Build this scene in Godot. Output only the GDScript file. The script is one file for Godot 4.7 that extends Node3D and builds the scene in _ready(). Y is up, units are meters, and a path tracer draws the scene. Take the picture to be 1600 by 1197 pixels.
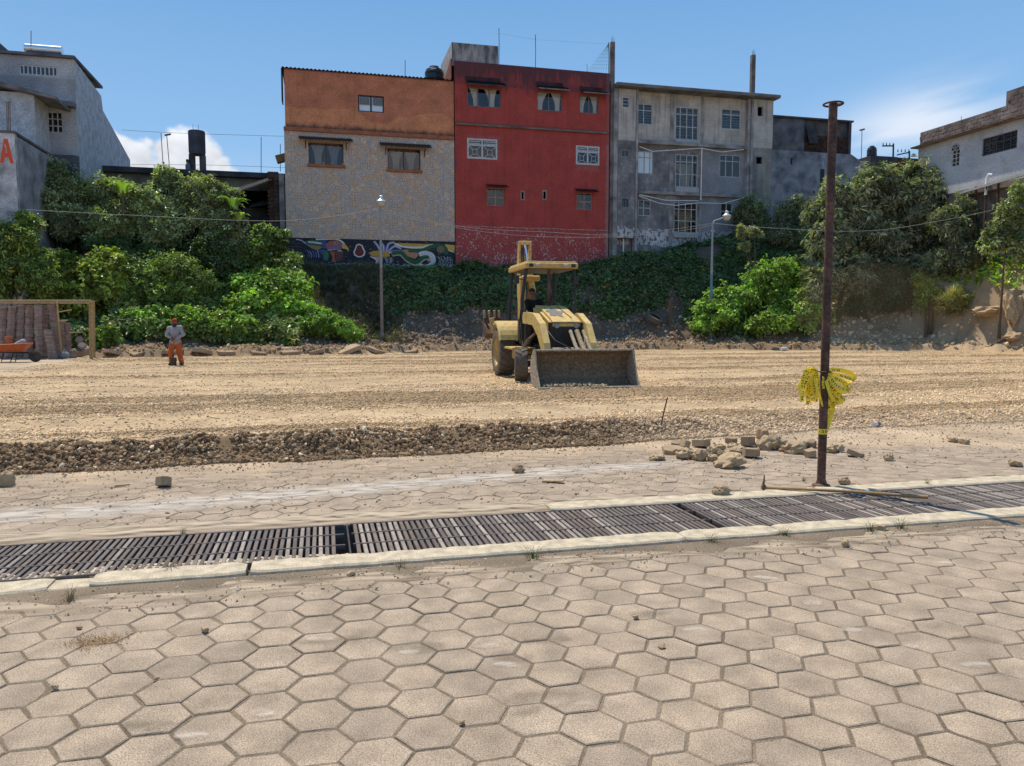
extends Node3D
# A gravel lot being levelled below a row of painted houses; the paved street edge with its drain in front.
# World axes: x along the street, -z away from it, y up. Camera 1.64 m above the near pavers.

const EYE := Vector3(0, 1.64, 0)
const YAW := 0.24435
const PITCH := 0.0787
const LOT := 0.2
var cr := Vector3(cos(YAW), 0, sin(YAW))
var cfh := Vector3(sin(YAW), 0, -cos(YAW))
var cf := cfh * cos(PITCH) - Vector3.UP * sin(PITCH)
var cu := cfh * sin(PITCH) + Vector3.UP * cos(PITCH)
var rng := RandomNumberGenerator.new()
var names := {}
var mats := {}
var tex := {}
var nz := {}

class MB:
	var v := PackedVector3Array()
	var n := PackedVector3Array()
	var c := PackedColorArray()
	var uv := PackedVector2Array()
	var col := Color(1, 1, 1)
	var o := Vector3.ZERO
	func _init(origin := Vector3.ZERO): o = origin
	func put(p: Vector3, nn: Vector3, t := Vector2.ZERO):
		v.append(p - o); n.append(nn); c.append(col); uv.append(t)
	func tri(a: Vector3, b: Vector3, d: Vector3, out: Vector3, ta := Vector2.ZERO, tb := Vector2.ZERO, td := Vector2.ZERO):
		var m := (d - a).cross(b - a)
		if m.length_squared() < 1e-18: return
		m = m.normalized()
		if m.dot(out) < 0:
			put(a, -m, ta); put(d, -m, td); put(b, -m, tb)
		else:
			put(a, m, ta); put(b, m, tb); put(d, m, td)
	func quad(a: Vector3, b: Vector3, d: Vector3, e: Vector3, out: Vector3):
		tri(a, b, d, out); tri(a, d, e, out)
	func quaduv(a: Vector3, b: Vector3, d: Vector3, e: Vector3, out: Vector3, ta: Vector2, tb: Vector2, td: Vector2, te: Vector2):
		tri(a, b, d, out, ta, tb, td); tri(a, d, e, out, ta, td, te)
	func stri(a: Vector3, b: Vector3, d: Vector3, na: Vector3, nb: Vector3, nd: Vector3):
		var m := (d - a).cross(b - a)
		if m.dot(na + nb + nd) < 0:
			put(a, na); put(d, nd); put(b, nb)
		else:
			put(a, na); put(b, nb); put(d, nd)
	func box(t: Transform3D, s: Vector3, b := 0.0):
		var h := s * 0.5
		b = minf(b, minf(h.x, minf(h.y, h.z)) * 0.9)
		for i in 3:
			var j := (i + 1) % 3
			var k := (i + 2) % 3
			for sg in [-1.0, 1.0]:
				var p := []
				for q in [[-1, -1], [1, -1], [1, 1], [-1, 1]]:
					var w := Vector3.ZERO
					w[i] = sg * h[i]; w[j] = q[0] * (h[j] - b); w[k] = q[1] * (h[k] - b)
					p.append(t * w)
				var ax := Vector3.ZERO
				ax[i] = sg
				quad(p[0], p[1], p[2], p[3], t.basis * ax)
				if b > 0.0:
					for sj in [-1.0, 1.0]:
						var e := []
						for sk in [-1.0, 1.0]:
							var w1 := Vector3.ZERO
							w1[i] = sg * h[i]; w1[j] = sj * (h[j] - b); w1[k] = sk * (h[k] - b)
							var w2 := w1
							w2[i] = sg * (h[i] - b); w2[j] = sj * h[j]
							e.append(t * w1); e.append(t * w2)
						var od := Vector3.ZERO
						od[i] = sg; od[j] = sj
						quad(e[0], e[1], e[3], e[2], t.basis * od)
		if b > 0.0:
			for sx in [-1.0, 1.0]:
				for sy in [-1.0, 1.0]:
					for sz in [-1.0, 1.0]:
						var s3 := Vector3(sx, sy, sz)
						var q3 := (h - Vector3(b, b, b)) * s3
						tri(t * (q3 + Vector3(sx * b, 0, 0)), t * (q3 + Vector3(0, sy * b, 0)), t * (q3 + Vector3(0, 0, sz * b)), t.basis * s3)
	func bx(x0: float, y0: float, z0: float, x1: float, y1: float, z1: float, b := 0.0):
		box(Transform3D(Basis(), Vector3(x0 + x1, y0 + y1, z0 + z1) * 0.5), Vector3(absf(x1 - x0), absf(y1 - y0), absf(z1 - z0)), b)
	func beam(a: Vector3, b: Vector3, w: float, h: float, bev := 0.0):
		var d := b - a
		var y := d.normalized()
		var x := y.cross(Vector3.UP if absf(y.y) < 0.95 else Vector3.BACK).normalized()
		box(Transform3D(Basis(x, y, x.cross(y)), (a + b) * 0.5), Vector3(w, d.length(), h), bev)
	func tube(pts: Array, rad, sides := 8, cap := true):
		var up := Vector3.UP
		var rings := []
		var nrm := []
		for i in pts.size():
			var d: Vector3 = (pts[mini(i + 1, pts.size() - 1)] - pts[maxi(i - 1, 0)]).normalized()
			if i == 0 and absf(d.y) > 0.9: up = Vector3.BACK
			var x := (up - d * up.dot(d)).normalized()
			up = x
			var y := d.cross(x)
			var r: float = rad[i] if rad is Array else rad
			var ring := []
			var nn := []
			for s in sides:
				var a := TAU * s / sides
				var q := x * cos(a) + y * sin(a)
				ring.append(pts[i] + q * r); nn.append(q)
			rings.append(ring); nrm.append(nn)
		for i in pts.size() - 1:
			for s in sides:
				var s2 := (s + 1) % sides
				stri(rings[i][s], rings[i][s2], rings[i + 1][s2], nrm[i][s], nrm[i][s2], nrm[i + 1][s2])
				stri(rings[i][s], rings[i + 1][s2], rings[i + 1][s], nrm[i][s], nrm[i + 1][s2], nrm[i + 1][s])
		if cap:
			for e in [0, pts.size() - 1]:
				var out: Vector3 = (pts[0] - pts[1]) if e == 0 else (pts[-1] - pts[-2])
				for s in sides - 2:
					tri(rings[e][0], rings[e][s + 1], rings[e][s + 2], out)
	func lathe(prof: Array, sides: int, t := Transform3D(), smooth := false):
		# prof: Vector2(radius, y) from one end to the other; around local y
		for i in prof.size() - 1:
			var a: Vector2 = prof[i]
			var b: Vector2 = prof[i + 1]
			var m := Vector2(b.y - a.y, a.x - b.x)
			if m.length() < 1e-7: continue
			m = m.normalized()
			for s in sides:
				var p := TAU * s / sides
				var q := TAU * (s + 1) / sides
				var cp := Vector3(cos(p), 0, sin(p))
				var cq := Vector3(cos(q), 0, sin(q))
				var np := (t.basis * (cp * m.x + Vector3.UP * m.y)).normalized()
				var nq := (t.basis * (cq * m.x + Vector3.UP * m.y)).normalized()
				var a1 := t * (cp * a.x + Vector3.UP * a.y)
				var a2 := t * (cq * a.x + Vector3.UP * a.y)
				var b1 := t * (cp * b.x + Vector3.UP * b.y)
				var b2 := t * (cq * b.x + Vector3.UP * b.y)
				if a.x > 1e-6: stri(a1, a2, b2, np, nq, nq)
				if b.x > 1e-6: stri(a1, b2, b1, np, nq, np)
	func extrude(poly: PackedVector2Array, d: float, t := Transform3D()):
		var ix := Geometry2D.triangulate_polygon(poly)
		var zf := t.basis.z
		for k in range(0, ix.size(), 3):
			for sg in [0.5, -0.5]:
				var p := []
				for m in 3:
					var w := poly[ix[k + m]]
					p.append(t * Vector3(w.x, w.y, sg * d))
				tri(p[0], p[1], p[2], zf * sg)
		var area := 0.0
		for i in poly.size():
			area += poly[i].cross(poly[(i + 1) % poly.size()])
		for i in poly.size():
			var a := poly[i]
			var b := poly[(i + 1) % poly.size()]
			var e := (b - a)
			var nn := Vector2(e.y, -e.x) * signf(area)
			quad(t * Vector3(a.x, a.y, d / 2), t * Vector3(b.x, b.y, d / 2), t * Vector3(b.x, b.y, -d / 2), t * Vector3(a.x, a.y, -d / 2), t.basis * Vector3(nn.x, nn.y, 0))
	func mesh() -> ArrayMesh:
		var am := ArrayMesh.new()
		var ar := []
		ar.resize(Mesh.ARRAY_MAX)
		ar[Mesh.ARRAY_VERTEX] = v; ar[Mesh.ARRAY_NORMAL] = n; ar[Mesh.ARRAY_COLOR] = c; ar[Mesh.ARRAY_TEX_UV] = uv
		am.add_surface_from_arrays(Mesh.PRIMITIVE_TRIANGLES, ar)
		return am

func ray(px: float, py: float) -> Vector3:
	return cf + cr * ((px - 800.0) / 1200.0) - cu * ((py - 598.5) / 1200.0)
func gp(px: float, py: float, h := 0.0) -> Vector3:
	var d := ray(px, py)
	return EYE + d * ((h - EYE.y) / d.y)
func wp(px: float, py: float, z: float) -> Vector3:
	var d := ray(px, py)
	return EYE + d * (z / d.z)
func xp(px: float, py: float, x: float) -> Vector3:
	var d := ray(px, py)
	return EYE + d * (x / d.x)
func hit(px: float, py: float, from := 4.0) -> Vector3:
	var d := ray(px, py)
	var t := from
	while t < 70.0:
		var p := EYE + d * t
		if p.y <= ground_h(p.x, p.z): return Vector3(p.x, ground_h(p.x, p.z), p.z)
		t += 0.03
	return EYE + d * t
func mpp(p: Vector3) -> float:  # metres that one photograph pixel covers at p
	return (p - EYE).dot(cf) / 1200.0

func L(r: float, g: float, b: float) -> Color: return Color(r, g, b)
func hx(s: String) -> Color: return Color(s).srgb_to_linear()
func V3(x: float, y: float, z: float) -> Vector3: return Vector3(x, y, z)
func T3(p: Vector3, yaw := 0.0, pit := 0.0, roll := 0.0) -> Transform3D:
	return Transform3D(Basis.from_euler(Vector3(pit, yaw, roll)), p)

func numbered(called: String, parent: Node) -> String:
	var key := str(parent.get_instance_id()) + called
	var k: int = names.get(key, 0)
	names[key] = k + 1
	return called if k == 0 else "%s_%03d" % [called, k]
func tag(o: Node, label := "", category := "", group := "", kind := "") -> Node:
	if label: o.set_meta("label", label)
	if category: o.set_meta("category", category)
	if group: o.set_meta("group", group)
	if kind: o.set_meta("kind", kind)
	return o
func thing(called: String, label: String, category: String, at := Vector3.ZERO, turn := 0.0, group := "") -> Node3D:
	var o := Node3D.new()
	o.name = numbered(called, self)
	add_child(o, true)
	o.position = at
	o.rotation.y = turn
	tag(o, label, category, group)
	return o
func part(called: String, mb, m: Material, parent: Node, label := "") -> MeshInstance3D:
	var o := MeshInstance3D.new()
	o.name = numbered(called, parent)
	var me: Mesh = null
	if mb is MB: me = mb.mesh()
	else: me = mb
	o.mesh = me
	o.material_override = m
	parent.add_child(o, true)
	if label: o.set_meta("label", label)
	return o
func solo(called: String, mb, m: Material, at: Vector3, label: String, category: String, group := "") -> MeshInstance3D:
	var o := part(called, mb, m, self)
	o.position = at
	tag(o, label, category, group)
	return o
func structure(called: String, mb, m: Material, at := Vector3.ZERO) -> MeshInstance3D:
	var o := part(called, mb, m, self)
	o.position = at
	o.set_meta("kind", "structure")
	return o
func copies(called: String, m: Mesh, mt: Material, xf: Array, cols: Array, parent: Node) -> MultiMeshInstance3D:
	var mm := MultiMesh.new()
	mm.transform_format = MultiMesh.TRANSFORM_3D
	mm.use_colors = true
	mm.mesh = m
	mm.instance_count = xf.size()
	var buf := PackedFloat32Array()
	buf.resize(xf.size() * 16)
	for i in xf.size():
		var t: Transform3D = xf[i]
		var b := t.basis
		var k := i * 16
		buf[k] = b.x.x; buf[k + 1] = b.y.x; buf[k + 2] = b.z.x; buf[k + 3] = t.origin.x
		buf[k + 4] = b.x.y; buf[k + 5] = b.y.y; buf[k + 6] = b.z.y; buf[k + 7] = t.origin.y
		buf[k + 8] = b.x.z; buf[k + 9] = b.y.z; buf[k + 10] = b.z.z; buf[k + 11] = t.origin.z
		var c: Color = cols[i]
		buf[k + 12] = c.r; buf[k + 13] = c.g; buf[k + 14] = c.b; buf[k + 15] = 1.0
	mm.buffer = buf
	var o := MultiMeshInstance3D.new()
	o.name = numbered(called, parent)
	o.multimesh = mm
	o.material_override = mt
	parent.add_child(o, true)
	o.set_meta("kind", "stuff")
	return o

# ---------------------------------------------------------------- textures and materials
func noise(seed_: int, f: float, oct := 4, type := FastNoiseLite.TYPE_SIMPLEX_SMOOTH) -> FastNoiseLite:
	var n := FastNoiseLite.new()
	n.seed = seed_; n.frequency = f; n.fractal_octaves = oct; n.noise_type = type
	n.fractal_type = FastNoiseLite.FRACTAL_FBM if oct > 1 else FastNoiseLite.FRACTAL_NONE
	return n
func grey_tex(key: String, seed_: int, f: float, oct: int, lo: float, gamma := 1.0, speck := 0.0, size := 512) -> ImageTexture:
	if tex.has(key): return tex[key]
	var im := noise(seed_, f, oct).get_seamless_image(size, size)
	im.convert(Image.FORMAT_L8)
	var d := im.get_data()
	var r := RandomNumberGenerator.new()
	r.seed = seed_
	for i in d.size():
		var x: float = pow(d[i] / 255.0, gamma)
		if speck > 0.0: x = clampf(x + (r.randf() - 0.5) * speck, 0, 1)
		d[i] = int(255.0 * (lo + (1.0 - lo) * x))
	var out := Image.create_from_data(size, size, false, Image.FORMAT_L8, d)
	tex[key] = ImageTexture.create_from_image(out)
	return tex[key]
func basic(key: String, c: Color, rough := 0.8, metal := 0.0, vcol := false) -> StandardMaterial3D:
	if mats.has(key): return mats[key]
	var m := StandardMaterial3D.new()
	m.resource_name = key
	m.albedo_color = c.linear_to_srgb()
	m.roughness = rough; m.metallic = metal
	m.vertex_color_use_as_albedo = vcol
	mats[key] = m
	return m
func surf(key: String, c: Color, fine: String, fs: float, coarse := "", cs := 0.2, bump := 0.0, rough := 0.9, vcol := false, metal := 0.0) -> StandardMaterial3D:
	# colour x fine grain (repeats every 1/fs m) x coarse blotches (every 1/cs m), fine grain also as relief of `bump` cm
	if mats.has(key): return mats[key]
	var m := basic(key, c, rough, metal, vcol)
	m.albedo_texture = tex[fine]
	m.uv1_triplanar = true; m.uv1_world_triplanar = true
	m.uv1_scale = Vector3.ONE * fs
	if coarse:
		m.detail_enabled = true
		m.detail_albedo = tex[coarse]
		m.detail_blend_mode = BaseMaterial3D.BLEND_MODE_MUL
		m.detail_uv_layer = BaseMaterial3D.DETAIL_UV_2
		m.uv2_triplanar = true; m.uv2_world_triplanar = true
		m.uv2_scale = Vector3.ONE * cs
	if bump > 0.0:
		m.heightmap_enabled = true
		m.heightmap_texture = tex[fine]
		m.heightmap_scale = bump
	return m
func painted(key: String, im: Image, rough := 0.9, grain := "grain", gs := 0.6) -> StandardMaterial3D:
	var m := basic(key, Color(1, 1, 1), rough)
	m.albedo_texture = ImageTexture.create_from_image(im)
	m.detail_enabled = true
	m.detail_albedo = tex[grain]
	m.detail_blend_mode = BaseMaterial3D.BLEND_MODE_MUL
	m.detail_uv_layer = BaseMaterial3D.DETAIL_UV_2
	m.uv2_triplanar = true; m.uv2_world_triplanar = true
	m.uv2_scale = Vector3.ONE * gs
	return m
func make_materials():
	grey_tex("grain", 11, 0.03, 5, 0.78, 1.0, 0.25)
	grey_tex("speck", 12, 0.12, 4, 0.58, 0.9, 0.8)
	grey_tex("sand", 19, 0.20, 3, 0.52, 0.75, 0.9)
	grey_tex("blotch", 13, 0.012, 5, 0.75, 0.9, 0.0)
	grey_tex("stain", 14, 0.010, 6, 0.35, 0.8, 0.0)
	grey_tex("rust2", 24, 0.05, 5, 0.68, 0.55, 0.12)
	grey_tex("worn", 23, 0.016, 6, 0.74, 0.8, 0.06)
	grey_tex("stain2", 18, 0.011, 6, 0.5, 0.7, 0.0)
	grey_tex("gravel", 15, 0.14, 3, 0.62, 0.8, 0.35)
	grey_tex("rust", 16, 0.03, 5, 0.45, 0.9, 0.2)
	grey_tex("paint_wear", 17, 0.02, 6, 0.72, 0.6, 0.1)
	surf("paver", L(0.665, 0.52, 0.375), "sand", 1.15, "worn", 0.37, 0.05, 0.95)
	surf("paver_dark", L(0.625, 0.49, 0.36), "sand", 1.25, "worn", 0.33, 0.05, 0.95)
	surf("paver_pale", L(0.70, 0.55, 0.40), "sand", 1.05, "worn", 0.41, 0.05, 0.95)
	surf("ground", L(1, 1, 1), "gravel", 0.9, "blotch", 0.13, 1.2, 1.0, true)
	surf("kerb", L(1.0, 0.85, 0.61), "sand", 1.3, "worn", 0.9, 0.3, 0.95)
	surf("grate", L(0.66, 0.56, 0.48), "speck", 2.0, "blotch", 0.9, 0.1, 0.8, true, 0.1)
	surf("rock", L(0.98, 0.80, 0.57), "speck", 3.0, "blotch", 1.2, 0.4, 0.95, true)
	surf("concrete", L(0.50, 0.47, 0.44), "speck", 0.8, "stain", 0.22, 0.3, 0.95, true)
	surf("plaster", L(0.95, 0.95, 0.95), "grain", 0.5, "paint_wear", 0.16, 0.2, 0.9, true)
	surf("stucco_dirty", L(1, 1, 1), "grain", 0.7, "stain2", 0.15, 0.3, 0.95, true)
	surf("rusty", L(0.36, 0.18, 0.125), "rust", 1.3, "stain", 0.5, 0.1, 0.75, false, 0.2)
	surf("yellow", L(0.92, 0.64, 0.21), "rust2", 1.4, "worn", 0.8, 0.0, 0.55, true)
	surf("black_metal", L(0.035, 0.034, 0.034), "rust", 0.8, "", 1.0, 0.0, 0.55)
	surf("dusty_steel", L(0.43, 0.305, 0.185), "rust", 0.9, "blotch", 0.8, 0.1, 0.8, true, 0.0)
	surf("dusty_edge", L(0.80, 0.66, 0.48), "rust", 0.9, "blotch", 0.8, 0.0, 0.85, true)
	surf("tyre", L(0.26, 0.215, 0.17), "speck", 1.5, "blotch", 0.9, 0.2, 0.95, true)
	surf("wood", L(0.72, 0.54, 0.31), "grain", 1.5, "blotch", 0.8, 0.1, 0.85, true)
	surf("paint", L(1, 1, 1), "grain", 1.2, "paint_wear", 0.5, 0.0, 0.55, true)
	surf("cloth", L(1, 1, 1), "speck", 3.0, "paint_wear", 1.5, 0.1, 0.95, true)
	surf("skin", L(1, 1, 1), "grain", 2.0, "", 1.0, 0.0, 0.6, true)
	surf("sheet_metal", L(0.45, 0.45, 0.46), "rust", 0.5, "stain", 0.3, 0.0, 0.5, true, 0.3)
	surf("brick", L(1, 1, 1), "speck", 1.8, "stain", 0.6, 0.2, 0.95, true)
	surf("bark", L(0.20, 0.15, 0.10), "rust", 1.5, "", 1.0, 0.6, 0.95, true)
	basic("glass", Color(0.03, 0.05, 0.06), 0.05)
	var g := StandardMaterial3D.new()
	g.albedo_color = Color(0.06, 0.09, 0.13, 0.16); g.roughness = 0.04; g.transparency = BaseMaterial3D.TRANSPARENCY_ALPHA
	mats["pane"] = g
	basic("plastic_black", L(0.012, 0.013, 0.016), 0.32)
	basic("chrome", L(0.75, 0.75, 0.75), 0.2, 1.0)
	basic("white_plastic", L(0.75, 0.75, 0.73), 0.45, 0.0, true)
	basic("wire", L(0.30, 0.30, 0.29), 0.7)
	basic("dark_wire", L(0.03, 0.03, 0.03), 0.7)
	basic("pale_pane", L(0.62, 0.72, 0.80), 0.35)  # even pale blue, opaque panes
	basic("curtain", L(0.85, 0.78, 0.66), 0.95, 0.0, true)
	var lf := basic("leaf", L(1, 1, 1), 0.42, 0.0, true)
	lf.backlight_enabled = true; lf.backlight = Color(0.80, 0.90, 0.42)
	var tp := basic("tape", L(1, 1, 1), 0.4)
	tp.backlight_enabled = true; tp.backlight = Color(0.5, 0.5, 0.4)
# ---------------------------------------------------------------- sky
func make_sky() -> PanoramaSkyMaterial:
	var w := 4096
	var h := 2048
	var im := Image.create_empty(w, h, false, Image.FORMAT_RGBH)
	var grad := func(e: float) -> Color:  # e: elevation in degrees, linear radiance of cloudless sky
		var c0 := L(0.78, 0.86, 0.95)  # unseen low band, whitened to lift light on the shaded house fronts
		var c9 := L(0.43, 0.63, 0.87)
		var c1 := L(0.285, 0.515, 0.83)
		var c2 := L(0.138, 0.340, 0.665)
		var c3 := L(0.105, 0.28, 0.60)  # zenith out of view, brightened for the same fill
		if e < 0.0: return L(0.30, 0.33, 0.34)
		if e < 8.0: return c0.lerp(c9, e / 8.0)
		if e < 12.0: return c9.lerp(c1, (e - 8.0) / 4.0)
		if e < 26.0: return c1.lerp(c2, (e - 12.0) / 14.0)
		return c2.lerp(c3, clampf((e - 26.0) / 50.0, 0, 1))
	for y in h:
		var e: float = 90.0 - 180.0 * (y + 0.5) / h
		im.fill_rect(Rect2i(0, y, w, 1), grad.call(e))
	var n1 := noise(5, 0.20, 5)
	var n2 := noise(6, 0.10, 3)
	var n3 := noise(9, 0.055, 5)
	# heaped clouds low round the horizon: [azimuth, elevation of base, half width, height], azimuth from -z, degrees
	var heaps := [[-12.6, 10.2, 2.6, 2.4], [-8.4, 10.4, 2.4, 2.6], [-6.2, 10.0, 1.6, 1.6], [-2.4, 9.2, 2.0, 1.2], [-15.4, 10.0, 1.8, 1.8], [33, 8.0, 4.0, 2.2], [-60, 8, 9, 5], [-95, 9, 12, 6], [-150, 8, 14, 6], [170, 9, 12, 6], [120, 8, 12, 6], [85, 9, 9, 5], [62, 8, 7, 4]]
	var y0 := int((90.0 - 27.0) / 180.0 * h)
	var y1 := int(0.5 * h)
	for y in range(y0, y1):
		var e: float = 90.0 - 180.0 * (y + 0.5) / h
		for x in w:
			var a: float = fposmod(float(x) / w * 360.0 + 180.0, 360.0) - 180.0
			var den := 0.0
			var shade := 0.0
			if e < 18.0:
				for k in heaps:
					var dx: float = (a - k[0]) / k[2]
					if absf(dx) > 1.6: continue
					var dy: float = (e - k[1]) / k[3]
					var q := 1.0 - dx * dx - 1.5 * maxf(dy, 0) * maxf(dy, 0) - maxf(-dy, 0) * 2.0
					q += n1.get_noise_2d(a * 1.5, e * 1.9) * 0.9 + n2.get_noise_2d(a * 0.9 + 30.0, e * 1.2) * 0.5
					if q > den:
						den = q
						shade = clampf(dy, 0, 1)
			var al := smoothstep(0.08, 0.5, den)
			var c := im.get_pixel(x, y)
			if al > 0.0:
				var lum := 0.74 + 0.24 * shade + 0.16 * n1.get_noise_2d(a * 2.6 + 40.0, e * 3.6)
				c = c.lerp(L(lum * 0.98, lum * 1.0, lum * 1.04), al * 0.93)
			# thin veils on the right
			var v := n3.get_noise_2d(a * 1.1 - e * 1.4, e * 6.0 - a * 0.9)
			var reach := exp(-pow((a - 41.0) / 5.0, 2.0) - pow((e - 12.6 + (a - 41.0) * -0.12) / 1.9, 2.0)) + 0.45 * exp(-pow((absf(a) - 110.0) / 22.0, 2.0) - pow((e - 15.0) / 6.0, 2.0))
			var ve := clampf(v * 1.6 + 0.6, 0, 1) * reach
			if ve > 0.01: c = c.lerp(L(0.84, 0.89, 0.97), ve * 0.8)
			if al > 0.0 or ve > 0.01: im.set_pixel(x, y, c)
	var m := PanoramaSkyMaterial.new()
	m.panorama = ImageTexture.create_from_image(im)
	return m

# ---------------------------------------------------------------- ground shape
func pw(x: float, p: Array) -> float:  # piecewise linear through [x, y] pairs
	if x <= p[0][0]: return p[0][1]
	for i in p.size() - 1:
		if x <= p[i + 1][0]:
			return lerpf(p[i][1], p[i + 1][1], (x - p[i][0]) / (p[i + 1][0] - p[i][0]))
	return p[-1][1]
const EDGE := [[-8.8, -34.0], [-5.2, -34.3], [1.7, -35.9], [6.0, -37.2], [17.8, -37.0], [25.4, -34.2], [30.8, -32.9], [31.8, -31.0], [32.3, -29.0], [33.2, -25.0], [36.0, -18.0], [60.0, -12.0]]
const TOP := [[-20.0, 5.4], [-8.0, 4.8], [-2.0, 4.6], [3.0, 4.5], [8.0, 4.4], [14.0, 4.6], [17.0, 5.0], [20.0, 5.6], [24.0, 6.4], [28.0, 7.6], [34.0, 7.3], [60.0, 7.2]]
func berm_z(x: float) -> float:
	return pw(x, [[-4.0, -9.2], [2.0, -9.4], [4.3, -9.65], [7.7, -10.1], [14.0, -10.1]]) + 0.10 * nz.a.get_noise_2d(x * 6.0, 3.0) + 0.06 * nz.a.get_noise_2d(x * 25.0, 9.0)
func streak(x: float, z: float) -> float:  # -1 rough dark windrow .. +1 smooth pale wheel track
	var wz: float = z + 0.5 * nz.b.get_noise_2d(x * 1.1, z * 1.3 + 200.0) + 0.22 * nz.b.get_noise_2d(x * 5.0 + 70.0, z * 5.0)
	var keep: float = 0.8 + 1.4 * nz.b.get_noise_2d(x * 1.3 + 300.0, z * 2.6)
	return clampf((2.5 * nz.b.get_noise_2d(x * 0.35 + z * 0.2, wz * 9.0) + 0.7 * nz.b.get_noise_2d(x * 3.0 + 50.0, wz * 12.0)) * clampf(keep, 0.3, 1.3), -1, 1)
func dust_y(x: float, z: float) -> float:
	var t := smoothstep(-8.3, -10.0, z + 0.9 * nz.a.get_noise_2d(x * 5.0, z * 5.0) - clampf((x - 3.0) * 0.10, -0.1, 0.5))
	return lerpf(-0.008, 0.016, t) + 0.006 * nz.a.get_noise_2d(x * 22.0, z * 22.0)
func ground_h(x: float, z: float) -> float:
	if z > -5.115: return -0.0065 + 0.003 * nz.a.get_noise_2d(x * 20.0, z * 20.0) + 0.018 * smoothstep(-4.75, -5.11, z + 0.25 * nz.a.get_noise_2d(x * 14.0, z * 14.0))
	if z > -5.34: return -0.02
	if z > -6.205: return -0.34
	var zb := berm_z(x)
	if z > zb: return 0.02 + dust_y(x, z)
	var ze := pw(x, EDGE)
	if x < -9.0: ze = -36.0
	var rise := smoothstep(zb, zb - pw(x, [[3.0, 0.45], [6.0, 1.0], [12.0, 1.4]]), z)
	var y := lerpf(0.035, LOT, rise)
	if z > ze:
		y += rise * (0.030 * nz.a.get_noise_2d(x * 9.0, z * 9.0) - 0.028 * streak(x, z))
		var crest := exp(-pow((z - zb + 0.5) / 0.28, 2.0)) * pw(x, [[4.0, 1.0], [7.0, 0.3]])
		y += crest * (0.05 + 0.09 * nz.a.get_noise_2d(x * 18.0, z * 18.0))
		if x < -8.0: y = lerpf(y, 0.24, smoothstep(-8.3, -9.2, x))
		return y
	# loose spoil strip, then the bank
	var zs := ze - 1.0
	var strip := smoothstep(ze, ze - 0.35, z)
	var top := pw(x, TOP)
	var t := clampf((zs - z) / (zs + 45.0), 0, 1)
	var far := smoothstep(-46.0, -62.0, z)
	y = LOT + strip * (0.28 + 0.22 * nz.a.get_noise_2d(x * 7.0, z * 7.0))
	y = lerpf(y, top, t * t * (3.0 - 2.0 * t))
	y = maxf(y, LOT + 4.9 * smoothstep(0.2, 11.5, ze - z + 0.6 * nz.a.get_noise_2d(x * 3.0, z * 3.0)) * smoothstep(27.0, 31.0, x))
	y += 0.35 * sin(t * PI) * nz.a.get_noise_2d(x * 2.2, z * 2.2) + 0.12 * strip * nz.a.get_noise_2d(x * 16.0, z * 16.0)
	y += smoothstep(0.5, 3.0, ze - z) * (0.22 * nz.a.get_noise_2d(x * 8.0, z * 8.0) + 0.30 * nz.b.get_noise_2d(x * 7.0 + 90.0, z * 7.0))
	return lerpf(y, 7.0, far)
func ground_c(x: float, z: float) -> Color:
	var n: float = nz.a.get_noise_2d(x * 3.0, z * 3.0)
	var f: float = nz.a.get_noise_2d(x * 30.0, z * 30.0)
	if z > -5.115: return L(0.40, 0.305, 0.205) * (0.86 + 0.3 * f)
	if z > -6.205: return L(0.2, 0.16, 0.12)
	var zb := berm_z(x)
	if z > zb:
		var t := smoothstep(-6.6, -8.6, z + 0.6 * n)
		return L(0.76, 0.60, 0.44).lerp(L(0.90, 0.68, 0.45), t) * (0.95 + 0.14 * f)
	var ze := pw(x, EDGE)
	if x < -9.0: ze = -36.0
	var k := 0.92 + 0.16 * n + 0.14 * f
	if z > ze:
		var s := streak(x, z)
		var c := L(0.84, 0.595, 0.335)
		c = c.lerp(L(0.93, 0.68, 0.405), clampf(s, 0, 1) * 0.8).lerp(L(0.48, 0.31, 0.15), clampf(-s, 0, 1) * 0.75)
		if z > zb - 0.75: c = c.lerp(L(0.34, 0.215, 0.105), 0.85 * smoothstep(zb - 0.75, zb - 0.4, z) * pw(x, [[5.0, 1.0], [9.0, 0.35]]))
		if x < -8.0: c = c.lerp(L(0.90, 0.70, 0.47), smoothstep(-8.3, -9.2, x))
		return c * k
	var t2 := clampf((ze - 1.0 - z) / 7.0, 0, 1)
	var soil := L(0.56, 0.37, 0.20).lerp(L(0.40, 0.28, 0.17), clampf(0.5 + n, 0, 1))
	soil = soil.lerp(L(0.27, 0.195, 0.13), smoothstep(0.0, 0.25, t2))
	soil = soil.lerp(L(0.92, 0.70, 0.45).lerp(L(0.70, 0.50, 0.30), clampf(0.5 + 1.4 * n, 0, 1)), smoothstep(24.0, 28.5, x) * (1.0 - 0.7 * smoothstep(-41.0, -46.0, z)))
	return soil * k
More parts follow.
